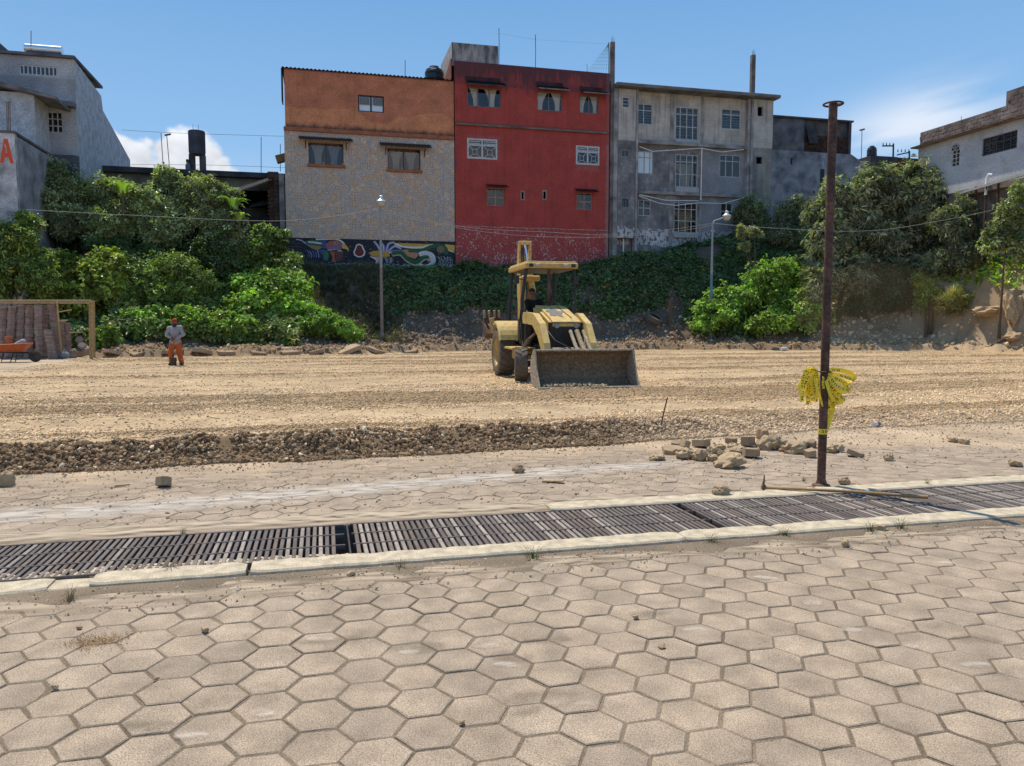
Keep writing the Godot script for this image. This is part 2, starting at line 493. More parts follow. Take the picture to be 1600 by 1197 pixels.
func grid_mesh(xs: Array, zs: Array, hf: Callable, cf_: Callable) -> ArrayMesh:
	var nx := xs.size()
	var v := PackedVector3Array()
	var n := PackedVector3Array()
	var c := PackedColorArray()
	var ix := PackedInt32Array()
	v.resize(nx * zs.size()); n.resize(v.size()); c.resize(v.size())
	for j in zs.size():
		for i in nx:
			var x: float = xs[i]
			var z: float = zs[j]
			v[j * nx + i] = Vector3(x, hf.call(x, z), z)
			c[j * nx + i] = cf_.call(x, z)
	for j in zs.size():
		for i in nx:
			var a := v[j * nx + maxi(i - 1, 0)]
			var b := v[j * nx + mini(i + 1, nx - 1)]
			var d := v[maxi(j - 1, 0) * nx + i]
			var e := v[mini(j + 1, zs.size() - 1) * nx + i]
			var m := (e - d).cross(b - a).normalized()
			n[j * nx + i] = m if m.y > 0 else -m
	for j in zs.size() - 1:
		for i in nx - 1:
			var p := j * nx + i
			# zs run away from the camera (decreasing z), xs increase: clockwise from above
			ix.append_array([p, p + nx, p + 1, p + 1, p + nx, p + nx + 1])
	var am := ArrayMesh.new()
	var ar := []
	ar.resize(Mesh.ARRAY_MAX)
	ar[Mesh.ARRAY_VERTEX] = v; ar[Mesh.ARRAY_NORMAL] = n; ar[Mesh.ARRAY_COLOR] = c; ar[Mesh.ARRAY_INDEX] = ix
	am.add_surface_from_arrays(Mesh.PRIMITIVE_TRIANGLES, ar)
	return am
func steps(list: Array) -> Array:  # [from, to, step, to, step, ...]
	var out := [list[0]]
	for k in range(1, list.size(), 2):
		var a: float = out[-1]
		var nn := maxi(1, int(round(absf(list[k] - a) / list[k + 1])))
		for i in nn: out.append(lerpf(a, list[k], float(i + 1) / nn))
	return out

# ---------------------------------------------------------------- stones
func ico(level: int) -> Array:
	var t := (1.0 + sqrt(5.0)) / 2.0
	var p := []
	for q in [[-1, t, 0], [1, t, 0], [-1, -t, 0], [1, -t, 0], [0, -1, t], [0, 1, t], [0, -1, -t], [0, 1, -t], [t, 0, -1], [t, 0, 1], [-t, 0, -1], [-t, 0, 1]]:
		p.append(Vector3(q[0], q[1], q[2]).normalized())
	var f := []
	for q in [[0, 11, 5], [0, 5, 1], [0, 1, 7], [0, 7, 10], [0, 10, 11], [1, 5, 9], [5, 11, 4], [11, 10, 2], [10, 7, 6], [7, 1, 8], [3, 9, 4], [3, 4, 2], [3, 2, 6], [3, 6, 8], [3, 8, 9], [4, 9, 5], [2, 4, 11], [6, 2, 10], [8, 6, 7], [9, 8, 1]]:
		f.append([p[q[0]], p[q[1]], p[q[2]]])
	for l in level:
		var g := []
		for q in f:
			var a: Vector3 = ((q[0] + q[1]) / 2).normalized()
			var b: Vector3 = ((q[1] + q[2]) / 2).normalized()
			var c: Vector3 = ((q[2] + q[0]) / 2).normalized()
			g.append([q[0], a, c]); g.append([q[1], b, a]); g.append([q[2], c, b]); g.append([a, b, c])
		f = g
	return f
func rock(mb: MB, t: Transform3D, s: Vector3, sd: int, level := 1, rough := 0.35, blocky := 0.0):
	var n := noise(sd, 0.9, 2)
	var n2 := noise(sd + 77, 2.6, 2)
	var cache := {}
	var at := func(d: Vector3) -> Vector3:
		if not cache.has(d):
			var q := d
			if blocky > 0.0:
				var m := maxf(absf(d.x), maxf(absf(d.y), absf(d.z)))
				q = d.lerp(d / m * 0.8, blocky)
			q *= 1.0 + rough * n.get_noise_3dv(d * 1.3) + rough * 0.45 * n2.get_noise_3dv(d * 1.2)
			cache[d] = t * (q * s)
		return cache[d]
	for f in ico(level):
		var a: Vector3 = at.call(f[0])
		var b: Vector3 = at.call(f[1])
		var c: Vector3 = at.call(f[2])
		mb.tri(a, b, c, (a + b + c) / 3.0 - t.origin)
func scatter(called: String, meshes: Array, mt: Material, xf: Array, cols: Array, parent: Node):
	# spreads the copies over several mesh variants
	for k in meshes.size():
		var x := []
		var c := []
		for i in range(k, xf.size(), meshes.size()):
			x.append(xf[i]); c.append(cols[i])
		copies(called, meshes[k], mt, x, c, parent)
func stone_tf(p: Vector3, s: float) -> Transform3D:
	var b := Basis.from_euler(Vector3(rng.randf() * TAU, rng.randf() * TAU, rng.randf() * TAU)).scaled(Vector3.ONE * s)
	return Transform3D(b, p)

func build_ground():
	nz.a = noise(21, 0.09, 3)
	nz.b = noise(22, 0.05, 3)
	var xs := steps([-700.0, -60.0, 80.0, -20.0, 4.0, -14.0, 1.0, -5.0, 0.35, 12.0, 0.25, 40.0, 0.4, 60.0, 2.5, 700.0, 80.0])
	var zs := [120.0, 30.0, 8.0, 2.0]
	zs.append_array(steps([-0.5, -5.11, 0.12]))
	zs.append_array([-5.12, -5.33, -5.345, -6.2, -6.21])
	zs.append_array(steps([-6.3, -11.5, 0.07, -16.0, 0.11, -40.0, 0.18, -50.0, 0.5, -66.0, 4.0, -900.0, 90.0]))
	var g := structure("ground", grid_mesh(xs, zs, ground_h, ground_c), mats.ground)
	# the stones are small and countless
	var ms := []
	for k in 3:
		var mb := MB.new()
		rock(mb, Transform3D(), Vector3(0.62, 0.40, 0.5), 300 + k, 0, 0.6)
		ms.append(mb.mesh())
	var gm := basic("gravel_stone", L(1, 1, 1), 0.95, 0.0, true)
	var xf := []
	var cl := []
	for i in 150000:
		var d: float = 8.4 * pow(38.0 / 8.4, rng.randf())
		var s := rng.randf_range(-0.74, 0.74) * d + rng.randf_range(-1, 1)
		var p := EYE + cfh * d + cr * s
		var zb := berm_z(p.x)
		if p.z > zb - 0.25 or p.z < pw(p.x, EDGE) or p.x < -9.0: continue
		var st := streak(p.x, p.z)
		if st > 0.25 and rng.randf() < 0.85: continue
		p.y = ground_h(p.x, p.z) + 0.004
		var big := rng.randf()
		xf.append(stone_tf(p, (0.015 + 0.027 * big * big) * (1.0 + d * 0.012)))
		var w := rng.randf()
		var c := L(0.79, 0.55, 0.30).lerp(L(0.92, 0.70, 0.445), w)
		if rng.randf() < 0.12: c = L(0.38, 0.27, 0.15)
		if st < -0.3: c = c.lerp(L(0.36, 0.23, 0.11), 0.65)
		cl.append(c * rng.randf_range(0.78, 1.06))
	scatter("gravel", ms, gm, xf, cl, g)
	# dark clods on the cut edge of the fill
	xf = []; cl = []
	for i in 60000:
		var x := rng.randf_range(-6.5, 12.0)
		if x > 5.0 and rng.randf() < (x - 5.0) * 0.11: continue
		var z := berm_z(x) + 0.12 - 0.85 * pow(rng.randf(), 1.2)
		var sz := (0.010 + 0.058 * pow(rng.randf(), 4.8)) * pw(x, [[3.0, 1.0], [7.0, 0.7]])
		xf.append(stone_tf(Vector3(x, ground_h(x, z) + sz * 0.25, z), sz))
		var c := L(0.31, 0.195, 0.10).lerp(L(0.16, 0.10, 0.052), rng.randf())
		if rng.randf() < 0.045: c = L(0.60, 0.48, 0.33)
		c = c.lerp(L(0.72, 0.54, 0.35), smoothstep(3.2, 6.0, x) * 0.75)
		cl.append(c * rng.randf_range(0.7, 1.2))
	scatter("clods", ms, gm, xf, cl, g)
	# crumbs in front of the edge and along the windrows
	xf = []; cl = []
	for i in 13000:
		var x := rng.randf_range(-6.0, 12.0)
		var z := berm_z(x) + 0.1 + 2.6 * pow(rng.randf(), 2.2)
		if z > -6.5: continue
		xf.append(stone_tf(Vector3(x, maxf(ground_h(x, z), 0.018) + 0.003, z), 0.005 + 0.026 * pow(rng.randf(), 5.0)))
		cl.append(L(0.30, 0.21, 0.12).lerp(L(0.62, 0.50, 0.36), rng.randf() * rng.randf()) * rng.randf_range(0.6, 1.2))
	for i in 9000:
		var x := rng.randf_range(-12.0, 36.0)
		var z := pw(x, EDGE) - 0.1 - 2.2 * rng.randf()
		if x < -8.8: continue
		var sz := 0.03 + 0.13 * pow(rng.randf(), 4.0)
		xf.append(stone_tf(Vector3(x, ground_h(x, z) + sz * 0.2, z), sz))
		var c := L(0.56, 0.37, 0.19).lerp(L(0.30, 0.20, 0.115), rng.randf())
		if rng.randf() < 0.09: c = L(0.56, 0.50, 0.42)
		cl.append(c * rng.randf_range(0.7, 1.2))
	# stones and clods on the bare faces of the bank
	for i in 13000:
		var x := rng.randf_range(0.5, 24.0) if i % 5 else rng.randf_range(26.0, 36.0)
		var z := pw(x, EDGE) - 1.0 - 4.2 * rng.randf()
		var sz := 0.03 + 0.20 * pow(rng.randf(), 5.0)
		xf.append(stone_tf(Vector3(x, ground_h(x, z) + sz * 0.15, z), sz))
		var c := L(0.36, 0.25, 0.155).lerp(L(0.15, 0.11, 0.075), rng.randf())
		if rng.randf() < 0.06: c = L(0.5, 0.45, 0.38)
		if x > 25.0: c = L(0.70, 0.53, 0.34)
		cl.append(c * rng.randf_range(0.7, 1.2))
	scatter("rubble", ms, gm, xf, cl, g)

# ---------------------------------------------------------------- street edge
func hex_mesh(sd: int) -> ArrayMesh:
	var r := RandomNumberGenerator.new()
	r.seed = sd
	var mb := MB.new()
	var R := 0.1385
	var out := []
	var inn := []
	for k in 6:
		var a := TAU * k / 6.0
		var q := Vector3(cos(a), 0, sin(a)) * (R + r.randf_range(-0.0035, 0.003))
		out.append(q)
		inn.append(q * (1.0 - r.randf_range(0.03, 0.06)) + Vector3(0, 0.0045, 0))
	for k in 6:
		var k2 := (k + 1) % 6
		var mid: Vector3 = (inn[k] + inn[k2]) * 0.5 * (1.0 - r.randf_range(0.0, 0.02))
		mid.y = 0.0045
		var mo: Vector3 = (out[k] + out[k2]) * 0.5 * (1.0 - r.randf_range(0.0, 0.022))
		mb.tri(Vector3(0, 0.0055, 0), inn[k], mid, Vector3.UP)
		mb.tri(Vector3(0, 0.0055, 0), mid, inn[k2], Vector3.UP)
		var o: Vector3 = out[k] + out[k2]
		mb.quad(inn[k], mid, mo, out[k], o + Vector3.UP)
		mb.quad(mid, inn[k2], out[k2], mo, o + Vector3.UP)
		mb.quad(out[k], mo, mo - Vector3(0, 0.05, 0), out[k] - Vector3(0, 0.05, 0), o)
		mb.quad(mo, out[k2], out[k2] - Vector3(0, 0.05, 0), mo - Vector3(0, 0.05, 0), o)
	return mb.mesh()
func lay_pavers(root: Node3D, zlo: float, zhi: float, level: float, xlo: float, xhi: float, meshes: Array):
	var tones := [mats.paver, mats.paver, mats.paver_dark, mats.paver_pale, mats.paver]
	var seenl := []
	var rest := []
	for i in range(int((xlo - 1.0447) / 0.2165), int((xhi - 1.0447) / 0.2165)):
		for j in range(-30, 16):
			var x := 1.0447 + 0.2165 * i
			var z := -3.334 + 0.25 * j + (0.125 if posmod(i, 2) == 1 else 0.0)
			if z < zlo or z > zhi: continue
			if z < -8.0 and z < berm_z(x) + 0.2: continue
			var v := Vector3(x, level, z) - EYE
			var dep := v.dot(cf)
			var px := 800.0 + 1200.0 * v.dot(cr) / maxf(dep, 0.01)
			var py := 598.5 - 1200.0 * v.dot(cu) / maxf(dep, 0.01)
			var t := Transform3D(Basis.from_euler(Vector3(rng.randf_range(-0.018, 0.018), rng.randf_range(-0.02, 0.02) + PI / 3.0 * rng.randi_range(0, 5), rng.randf_range(-0.012, 0.012))), Vector3(x + rng.randf_range(-0.002, 0.002), level - 0.0055 + rng.randf_range(-0.003, 0.003), z + rng.randf_range(-0.002, 0.002)))
			if dep > 0.5 and px > -60 and px < 1660 and py < 1260: seenl.append([dep, t])
			else: rest.append(t)
	seenl.sort_custom(func(a, b): return a[0] < b[0])
	var far := []
	for k in seenl.size():
		if k < 300:
			var o := part("paver", meshes[rng.randi() % meshes.size()], tones[rng.randi() % tones.size()], root)
			o.transform = seenl[k][1]
		else: far.append(seenl[k][1])
	for lot in [["paver_rest", far], ["paver_outer", rest]]:
		if lot[1].is_empty(): continue
		var x3 := [[], [], []]
		for k in lot[1].size(): x3[k % 3].append(lot[1][k])
		for k in 3:
			var cs := []
			for q in x3[k]: cs.append(L(1, 1, 1))
			copies(lot[0], meshes[k], [mats.paver, mats.paver_dark, mats.paver_pale][k], x3[k], cs, root)
func kerb_piece(x0: float, x1: float, zf: float, zb: float, y: float, sd: int, ragged: float) -> MB:
	var mb := MB.new(Vector3(x0, 0, zf))
	var n := noise(sd, 1.6, 3)
	var nn := maxi(4, int((x1 - x0) / 0.05))
	var last := []
	for k in nn + 1:
		var x := lerpf(x0, x1, float(k) / nn)
		var endr := 0.03 * (1.0 - smoothstep(0.0, 0.08, minf(x - x0, x1 - x)))
		var f := zf + 0.008 * n.get_noise_2d(x * 5.0, 1.0) - endr
		var b := zb - ragged * (0.5 + n.get_noise_2d(x * 3.0, 9.0)) + endr
		var h := y + 0.004 * n.get_noise_2d(x * 2.0, 4.0)
		var h2 := y + 0.004 * n.get_noise_2d(x * 2.3, 14.0)
		var row := [Vector3(x, -0.05, f), Vector3(x, h - 0.012, f), Vector3(x, h, f - 0.014), Vector3(x, (h + h2) / 2 + 0.004 * n.get_noise_2d(x * 9, 2), (f + b) / 2), Vector3(x, h2, b + 0.012), Vector3(x, h2 - 0.012, b), Vector3(x, -0.3, b)]
		if last:
			for q in 6:
				mb.quad(last[q], row[q], row[q + 1], last[q + 1], [Vector3.BACK, Vector3(0, 1, 1), Vector3.UP, Vector3.UP, Vector3(0, 1, -1), Vector3.FORWARD][q])
		if k == 0 or k == nn:
			for q in 5: mb.tri(row[0], row[q + 1], row[q + 2], Vector3.LEFT if k == 0 else Vector3.RIGHT)
		last = row
	return mb
func dust_sheet(called: String, pts: Array, halfw: Array, y: float, c: Color, sd: int, root: Node, amax := 1.0, total := 90, rows := 14):
	# a thin film of powder lying on the pavers
	var n := noise(sd, 1.2, 4)
	var mb := MB.new()
	var m := basic("powder", L(1, 1, 1), 0.95, 0.0, true)
	m.transparency = BaseMaterial3D.TRANSPARENCY_ALPHA
	var grid := []
	for k in total + 1:
		var t := float(k) / total * (pts.size() - 1)
		var s := mini(int(t), pts.size() - 2)
		var p: Vector3 = pts[s].lerp(pts[s + 1], t - s)
		var w: float = lerpf(halfw[s], halfw[s + 1], t - s)
		var row := []
		for q in rows + 1:
			var u := float(q) / rows * 2.0 - 1.0
			var z := p.z + u * w
			var a := (1.0 - u * u) * (0.55 + 1.1 * n.get_noise_2d(p.x * 2.2, z * 7.0) + 0.7 * n.get_noise_2d(p.x * 8.0, z * 26.0))
			a *= smoothstep(0.0, 0.1, float(k) / total) * smoothstep(1.0, 0.85, float(k) / total)
			row.append([Vector3(p.x, y, z), Color(c.r, c.g, c.b, clampf(a, 0, 0.9) * amax)])
		grid.append(row)
	for k in total:
		for q in rows:
			var a = grid[k][q]
			var b = grid[k + 1][q]
			var d = grid[k + 1][q + 1]
			var e = grid[k][q + 1]
			for f in [[a, b, d], [a, d, e]]:
				var mm: Vector3 = (f[2][0] - f[0][0]).cross(f[1][0] - f[0][0])
				var order := [0, 1, 2] if mm.y > 0 else [0, 2, 1]
				for h in order:
					mb.col = f[h][1]
					mb.put(f[h][0], Vector3.UP)
	var o := part(called, mb, m, root)
	o.set_meta("kind", "stuff")
func build_street():
	var hexes := []
	for k in 6: hexes.append(hex_mesh(500 + k))
	var near := thing("street_pavement", "", "")
	near.set_meta("kind", "structure")
	lay_pavers(near, -5.0, 1.2, 0.0, -5.0, 8.5, hexes)
	var far := thing("lot_side_pavement", "", "")
	far.set_meta("kind", "structure")
	lay_pavers(far, -9.7, -6.5, 0.02, -6.0, 13.5, hexes)
	dust_sheet("lime_powder", [V3(-4.6, 0, -7.05), V3(-1.6, 0, -7.2), V3(0.6, 0, -7.55), V3(2.6, 0, -7.9), V3(4.4, 0, -8.0)], [0.32, 0.36, 0.30, 0.28, 0.2], 0.0265, L(0.72, 0.68, 0.62), 61, far, 0.6)
	dust_sheet("tan_dust", [V3(-5.0, 0, -8.3), V3(-1.0, 0, -8.5), V3(2.0, 0, -8.8), V3(6.0, 0, -9.2), V3(10.5, 0, -9.2)], [0.8, 0.75, 0.7, 0.8, 0.8], 0.0275, L(0.50, 0.395, 0.28), 62, far, 0.6)
	dust_sheet("drain_side_dust", [V3(-4.5, 0, -6.38), V3(-1.0, 0, -6.42), V3(1.6, 0, -6.45), V3(3.4, 0, -6.5)], [0.2, 0.2, 0.22, 0.12], 0.028, L(0.50, 0.415, 0.30), 63, far)
	dust_sheet("kerb_foot_dust", [V3(-4.5, 0, -4.9), V3(-1.0, 0, -4.93), V3(1.6, 0, -4.97), V3(4.0, 0, -4.93), V3(6.4, 0, -5.0)], [0.3, 0.26, 0.14, 0.22, 0.1], 0.0055, L(0.47, 0.375, 0.27), 64, near)
	var ox := []
	var oc := []
	for k in 900:
		var q := gp(152, 1003) + V3(rng.randfn() * 0.075, 0.008, rng.randfn() * 0.05)
		ox.append(stone_tf(q, 0.002 + 0.005 * pow(rng.randf(), 3.0)))
		oc.append(L(0.42, 0.27, 0.12) * rng.randf_range(0.6, 1.3))
	var om := MB.new()
	rock(om, Transform3D(), Vector3(1.2, 0.3, 0.5), 312, 0, 0.5)
	copies("ochre_spill", om.mesh(), basic("gravel_stone", L(1, 1, 1), 0.95, 0.0, true), ox, oc, near)
	for k in 17:
		var q: Vector3 = [gp(500, 1000), gp(1190, 903), gp(1203, 905), gp(1270, 942), gp(1330, 985), gp(1420, 1010), gp(1525, 1040), gp(1085, 985), gp(410, 1115), gp(790, 1040), gp(640, 1020), gp(905, 1100), gp(1480, 880), gp(1270, 945), gp(1500, 1080), gp(300, 1150), gp(760, 1010)][k]
		var w := rng.randf_range(0.04, 0.08)
		dust_sheet("scuff", [q - V3(w, 0, 0.01), q, q + V3(w, 0, 0.015)], [0.02, 0.045, 0.02], 0.0062, L(0.80, 0.74, 0.64), 200 + k, near, 0.3, 26, 8)
	for k in 9:
		var q := gp(rng.randf_range(60, 1540), rng.randf_range(930, 1170))
		var w := rng.randf_range(0.08, 0.2)
		dust_sheet("stain", [q - V3(w, 0, 0.03), q, q + V3(w, 0, 0.02)], [0.04, rng.randf_range(0.06, 0.12), 0.04], 0.0066, L(0.15, 0.115, 0.085), 240 + k, near, 0.3, 30, 10)
	var cx := []
	var cc := []
	for k in 2600:
		var x := rng.randf_range(-4.0, 8.0)
		var z := -5.12 + 0.02 + 0.45 * pow(rng.randf(), 2.0)
		cx.append(stone_tf(V3(x, 0.008, z), 0.004 + 0.012 * pow(rng.randf(), 4.0)))
		cc.append(L(0.30, 0.22, 0.14).lerp(L(0.55, 0.47, 0.36), rng.randf()) * rng.randf_range(0.6, 1.1))
	var cm := MB.new()
	rock(cm, Transform3D(), Vector3(0.9, 0.4, 0.5), 311, 0, 0.6)
	copies("crumbs", cm.mesh(), basic("gravel_stone", L(1, 1, 1), 0.95, 0.0, true), cx, cc, near)
	var pd := MB.new()
	pd.col = L(0.55, 0.42, 0.29)
	for k in 600:
		var x := rng.randf_range(-4.0, 0.8)
		var z := -5.355 - 0.17 * pow(rng.randf(), 1.5) * smoothstep(1.0, -1.0, x)
		pd.col = L(0.56, 0.45, 0.31) * rng.randf_range(0.75, 1.1)
		rock(pd, Transform3D(Basis(), V3(x, 0.008, z)), V3(0.034, 0.013, 0.022), 40 + k % 7, 0, 0.4)
	var pdo := part("packed_dirt", pd, basic("gravel_stone", L(1, 1, 1), 0.95, 0.0, true), far)
	pdo.set_meta("kind", "stuff")
	# concrete edges of the drain
	var kerb := thing("drain_kerb", "", "")
	kerb.set_meta("kind", "structure")
	var cuts := [[-5.2, -1.66, 0.018], [-1.42, -0.50, 0.034], [-0.47, 2.62, 0.036], [2.63, 3.42, 0.034], [3.43, 9.5, 0.034]]
	for k in cuts.size():
		var c = cuts[k]
		part("kerb_stone", kerb_piece(c[0], c[1], -5.12, -5.335, c[2], 80 + k, 0.03), mats.kerb, kerb).position = Vector3(c[0], 0, -5.12)
	part("dirt_plug", kerb_piece(-1.70, -1.38, -5.14, -5.335, 0.006, 95, 0.03), mats.kerb, kerb).position = Vector3(-1.70, 0, -5.14)
	part("kerb_stone", kerb_piece(1.9, 10.5, -6.215, -6.42, 0.042, 90, 0.05), mats.kerb, kerb).position = Vector3(1.9, 0, -6.215)
	var ch := MB.new()
	ch.quad(V3(-6, -0.34, -5.342), V3(10, -0.34, -5.342), V3(10, 0.012, -5.342), V3(-6, 0.012, -5.342), Vector3.FORWARD)
	ch.quad(V3(-6, -0.34, -6.203), V3(10, -0.34, -6.203), V3(10, 0.012, -6.203), V3(-6, 0.012, -6.203), Vector3.BACK)
	part("channel_wall", ch, mats.concrete, kerb)
	# cast grates over the drain
	var sm := []
	for k in 7:
		var mb := MB.new()
		mb.col = [L(0.44, 0.43, 0.45), L(0.38, 0.37, 0.39), L(0.52, 0.50, 0.50), L(0.33, 0.315, 0.325), L(0.44, 0.39, 0.37), L(0.80, 0.80, 0.80), L(1, 1, 1)][k]
		mb.box(Transform3D(), Vector3(0.0285, 0.034, 0.838), 0.003)
		sm.append(mb.mesh())
	var panels := [[-4.2, 0.150, 0.004, "rusted drain grate of the left stretch, ending at the dark gap"], [0.205, 3.05, 0.008, "rusted drain grate in the middle, between gap and crooked joint"], [3.075, 8.6, 0.008, "rusted drain grate of the right stretch, crossed by the pick handle"]]
	for pz in panels.size():
		var pn = panels[pz]
		var x0: float = pn[0]
		var x1: float = pn[1]
		var g := thing("drain_grate", pn[3], "drain grate", Vector3((x0 + x1) / 2, pn[2], -5.772), [0.0, 0.004, -0.003][pz], "grates of the street drain")
		var nn := int((x1 - x0 - 0.03) / 0.046)
		for k in nn:
			var o := part("slat", sm[(rng.randi() % 5) if rng.randf() < 0.76 else (5 + rng.randi() % 2)], mats.grate, g)
			o.position = Vector3(x0 + 0.035 + k * 0.046 - (x0 + x1) / 2, 0.0 + rng.randf_range(-0.002, 0.002), 0)
			o.rotation.y = rng.randf_range(-0.008, 0.008)
		for zr in [-0.145, 0.145, -0.426, 0.426]:
			var mb := MB.new()
			mb.col = L(0.38, 0.36, 0.38)
			mb.box(Transform3D(Basis(), Vector3(0, 0.004, zr)), Vector3(x1 - x0, 0.036, 0.016 if absf(zr) < 0.3 else 0.012), 0.003)
			part("rail", mb, mats.grate, g)
	var rb := MB.new()
	rb.box(T3(V3(0.178, 0.0, -5.77)), V3(0.012, 0.05, 0.84))
	solo("drain_divider", rb, mats.black_metal, Vector3.ZERO, "dark upright iron divider in the gap between two drain grates", "divider")
# ---------------------------------------------------------------- walls, windows, awnings
func R(px0: float, py0: float, px1: float, py1: float, z: float) -> Array:
	var mx := (px0 + px1) / 2
	var my := (py0 + py1) / 2
	return [wp(px0, my, z).x, wp(mx, py1, z).y, wp(px1, my, z).x, wp(mx, py0, z).y]
func wall(mb: MB, r: Array, z: float, holes: Array, dep := 0.22, uvr := []):
	var xs := [r[0], r[2]]
	var ys := [r[1], r[3]]
	for h in holes:
		for k in [h[0], h[2]]:
			if k > r[0] and k < r[2]: xs.append(k)
		for k in [h[1], h[3]]:
			if k > r[1] and k < r[3]: ys.append(k)
	xs.sort(); ys.sort()
	var u: Array = uvr if uvr else r
	var t := func(x: float, y: float) -> Vector2: return Vector2((x - u[0]) / (u[2] - u[0]), 1.0 - (y - u[1]) / (u[3] - u[1]))
	for i in xs.size() - 1:
		for j in ys.size() - 1:
			if xs[i + 1] - xs[i] < 1e-5 or ys[j + 1] - ys[j] < 1e-5: continue
			var cx: float = (xs[i] + xs[i + 1]) / 2
			var cy: float = (ys[j] + ys[j + 1]) / 2
			var open := false
			for h in holes:
				if cx > h[0] and cx < h[2] and cy > h[1] and cy < h[3]: open = true
			if open: continue
			mb.quaduv(V3(xs[i], ys[j], z), V3(xs[i + 1], ys[j], z), V3(xs[i + 1], ys[j + 1], z), V3(xs[i], ys[j + 1], z), Vector3.BACK, t.call(xs[i], ys[j]), t.call(xs[i + 1], ys[j]), t.call(xs[i + 1], ys[j + 1]), t.call(xs[i], ys[j + 1]))
	for h in holes:
		var a := V3(h[0], h[1], z)
		var b := V3(h[2], h[1], z)
		var c := V3(h[2], h[3], z)
		var d := V3(h[0], h[3], z)
		var k := V3(0, 0, -dep)
		var q: Vector2 = t.call((h[0]), (h[1]))
		for e in [[a, b, Vector3.UP], [b, c, Vector3.LEFT], [c, d, Vector3.DOWN], [d, a, Vector3.RIGHT]]:
			mb.quaduv(e[0], e[1], e[1] + k, e[0] + k, e[2], q, q, q, q)
func shell(mb: MB, r: Array, z: float, depth: float, roof := 0.0):
	# sides, back and roof of a block whose front wall is built apart
	var b := z - depth
	mb.quad(V3(r[0], r[1], z), V3(r[0], r[3], z), V3(r[0], r[3], b), V3(r[0], r[1], b), Vector3.LEFT)
	mb.quad(V3(r[2], r[1], z), V3(r[2], r[3], z), V3(r[2], r[3], b), V3(r[2], r[1], b), Vector3.RIGHT)
	mb.quad(V3(r[0], r[1], b), V3(r[2], r[1], b), V3(r[2], r[3], b), V3(r[0], r[3], b), Vector3.FORWARD)
	var y: float = r[3] - roof
	mb.quad(V3(r[0], y, z), V3(r[2], y, z), V3(r[2], y, b), V3(r[0], y, b), Vector3.UP)
func window(par: Node, r: Array, z: float, col: Color, o: MB, fw := 0.06, cols := [], rows := [], bw := 0.045, pm := "pane", label := "") -> MeshInstance3D:
	var mb := MB.new(o.o)
	mb.col = col
	var d := 0.07
	mb.bx(r[0], r[1], z - d, r[2], r[1] + fw, z); mb.bx(r[0], r[3] - fw, z - d, r[2], r[3], z)
	mb.bx(r[0], r[1] + fw, z - d, r[0] + fw, r[3] - fw, z); mb.bx(r[2] - fw, r[1] + fw, z - d, r[2], r[3] - fw, z)
	var xs := [0.0]
	xs.append_array(cols); xs.append(1.0)
	var ys := [0.0]
	ys.append_array(rows); ys.append(1.0)
	for k in cols:
		var x := lerpf(r[0], r[2], k)
		mb.bx(x - bw / 2, r[1] + fw, z - d, x + bw / 2, r[3] - fw, z - 0.006)
	for k in rows:
		var y := lerpf(r[1], r[3], k)
		mb.bx(r[0] + fw, y - bw / 2, z - d, r[2] - fw, y + bw / 2, z - 0.009)
	var w := part("window", mb, mats.paint, par, label)
	for i in xs.size() - 1:
		for j in ys.size() - 1:
			var pb := MB.new(o.o)
			pb.bx(lerpf(r[0], r[2], xs[i]) + 0.012, lerpf(r[1], r[3], ys[j]) + 0.012, z - 0.043, lerpf(r[0], r[2], xs[i + 1]) - 0.012, lerpf(r[1], r[3], ys[j + 1]) - 0.012, z - 0.037)
			part("pane", pb, mats[pm], w)
	return w
func drape(par: Node, x0: float, x1: float, y0: float, y1: float, z: float, gather: float, o: MB, col := Color(1, 1, 1)):
	# a hanging curtain, drawn together at the side `gather` (0 left, 1 right) lower down
	var mb := MB.new(o.o)
	mb.col = col
	var last := []
	for j in 9:
		var t := j / 8.0
		var wd := lerpf(1.0, 0.42, sin(minf(t * 1.35, 1.0) * PI / 2))
		var row := []
		for i in 15:
			var s := i / 14.0
			var x := lerpf(x0, x1, gather + (s - gather) * wd)
			row.append(V3(x, lerpf(y1, y0, t), z + 0.025 * sin(s * 31.0 + t)))
		if last:
			for i in 14: mb.quad(last[i], last[i + 1], row[i + 1], row[i], Vector3.BACK)
		last = row
	part("curtain", mb, mats.curtain, par)
func corrugated(mb: MB, a: Vector3, b: Vector3, c: Vector3, d: Vector3, waves: int, amp: float):
	# sheet a-b (upper edge) to d-c (lower edge), ridges running down, with thickness
	var nn := waves * 6
	var up := (b - a).cross(d - a).normalized()
	if up.y < 0: up = -up
	for i in nn:
		var s0 := float(i) / nn
		var s1 := float(i + 1) / nn
		var o0 := up * amp * sin(s0 * waves * TAU)
		var o1 := up * amp * sin(s1 * waves * TAU)
		var p := [a.lerp(b, s0) + o0, a.lerp(b, s1) + o1, d.lerp(c, s1) + o1, d.lerp(c, s0) + o0]
		mb.quad(p[0], p[1], p[2], p[3], up)
		var k := up * -0.012
		mb.quad(p[0] + k, p[1] + k, p[2] + k, p[3] + k, -up)
		mb.quad(p[3], p[2], p[2] + k, p[3] + k, d - a)
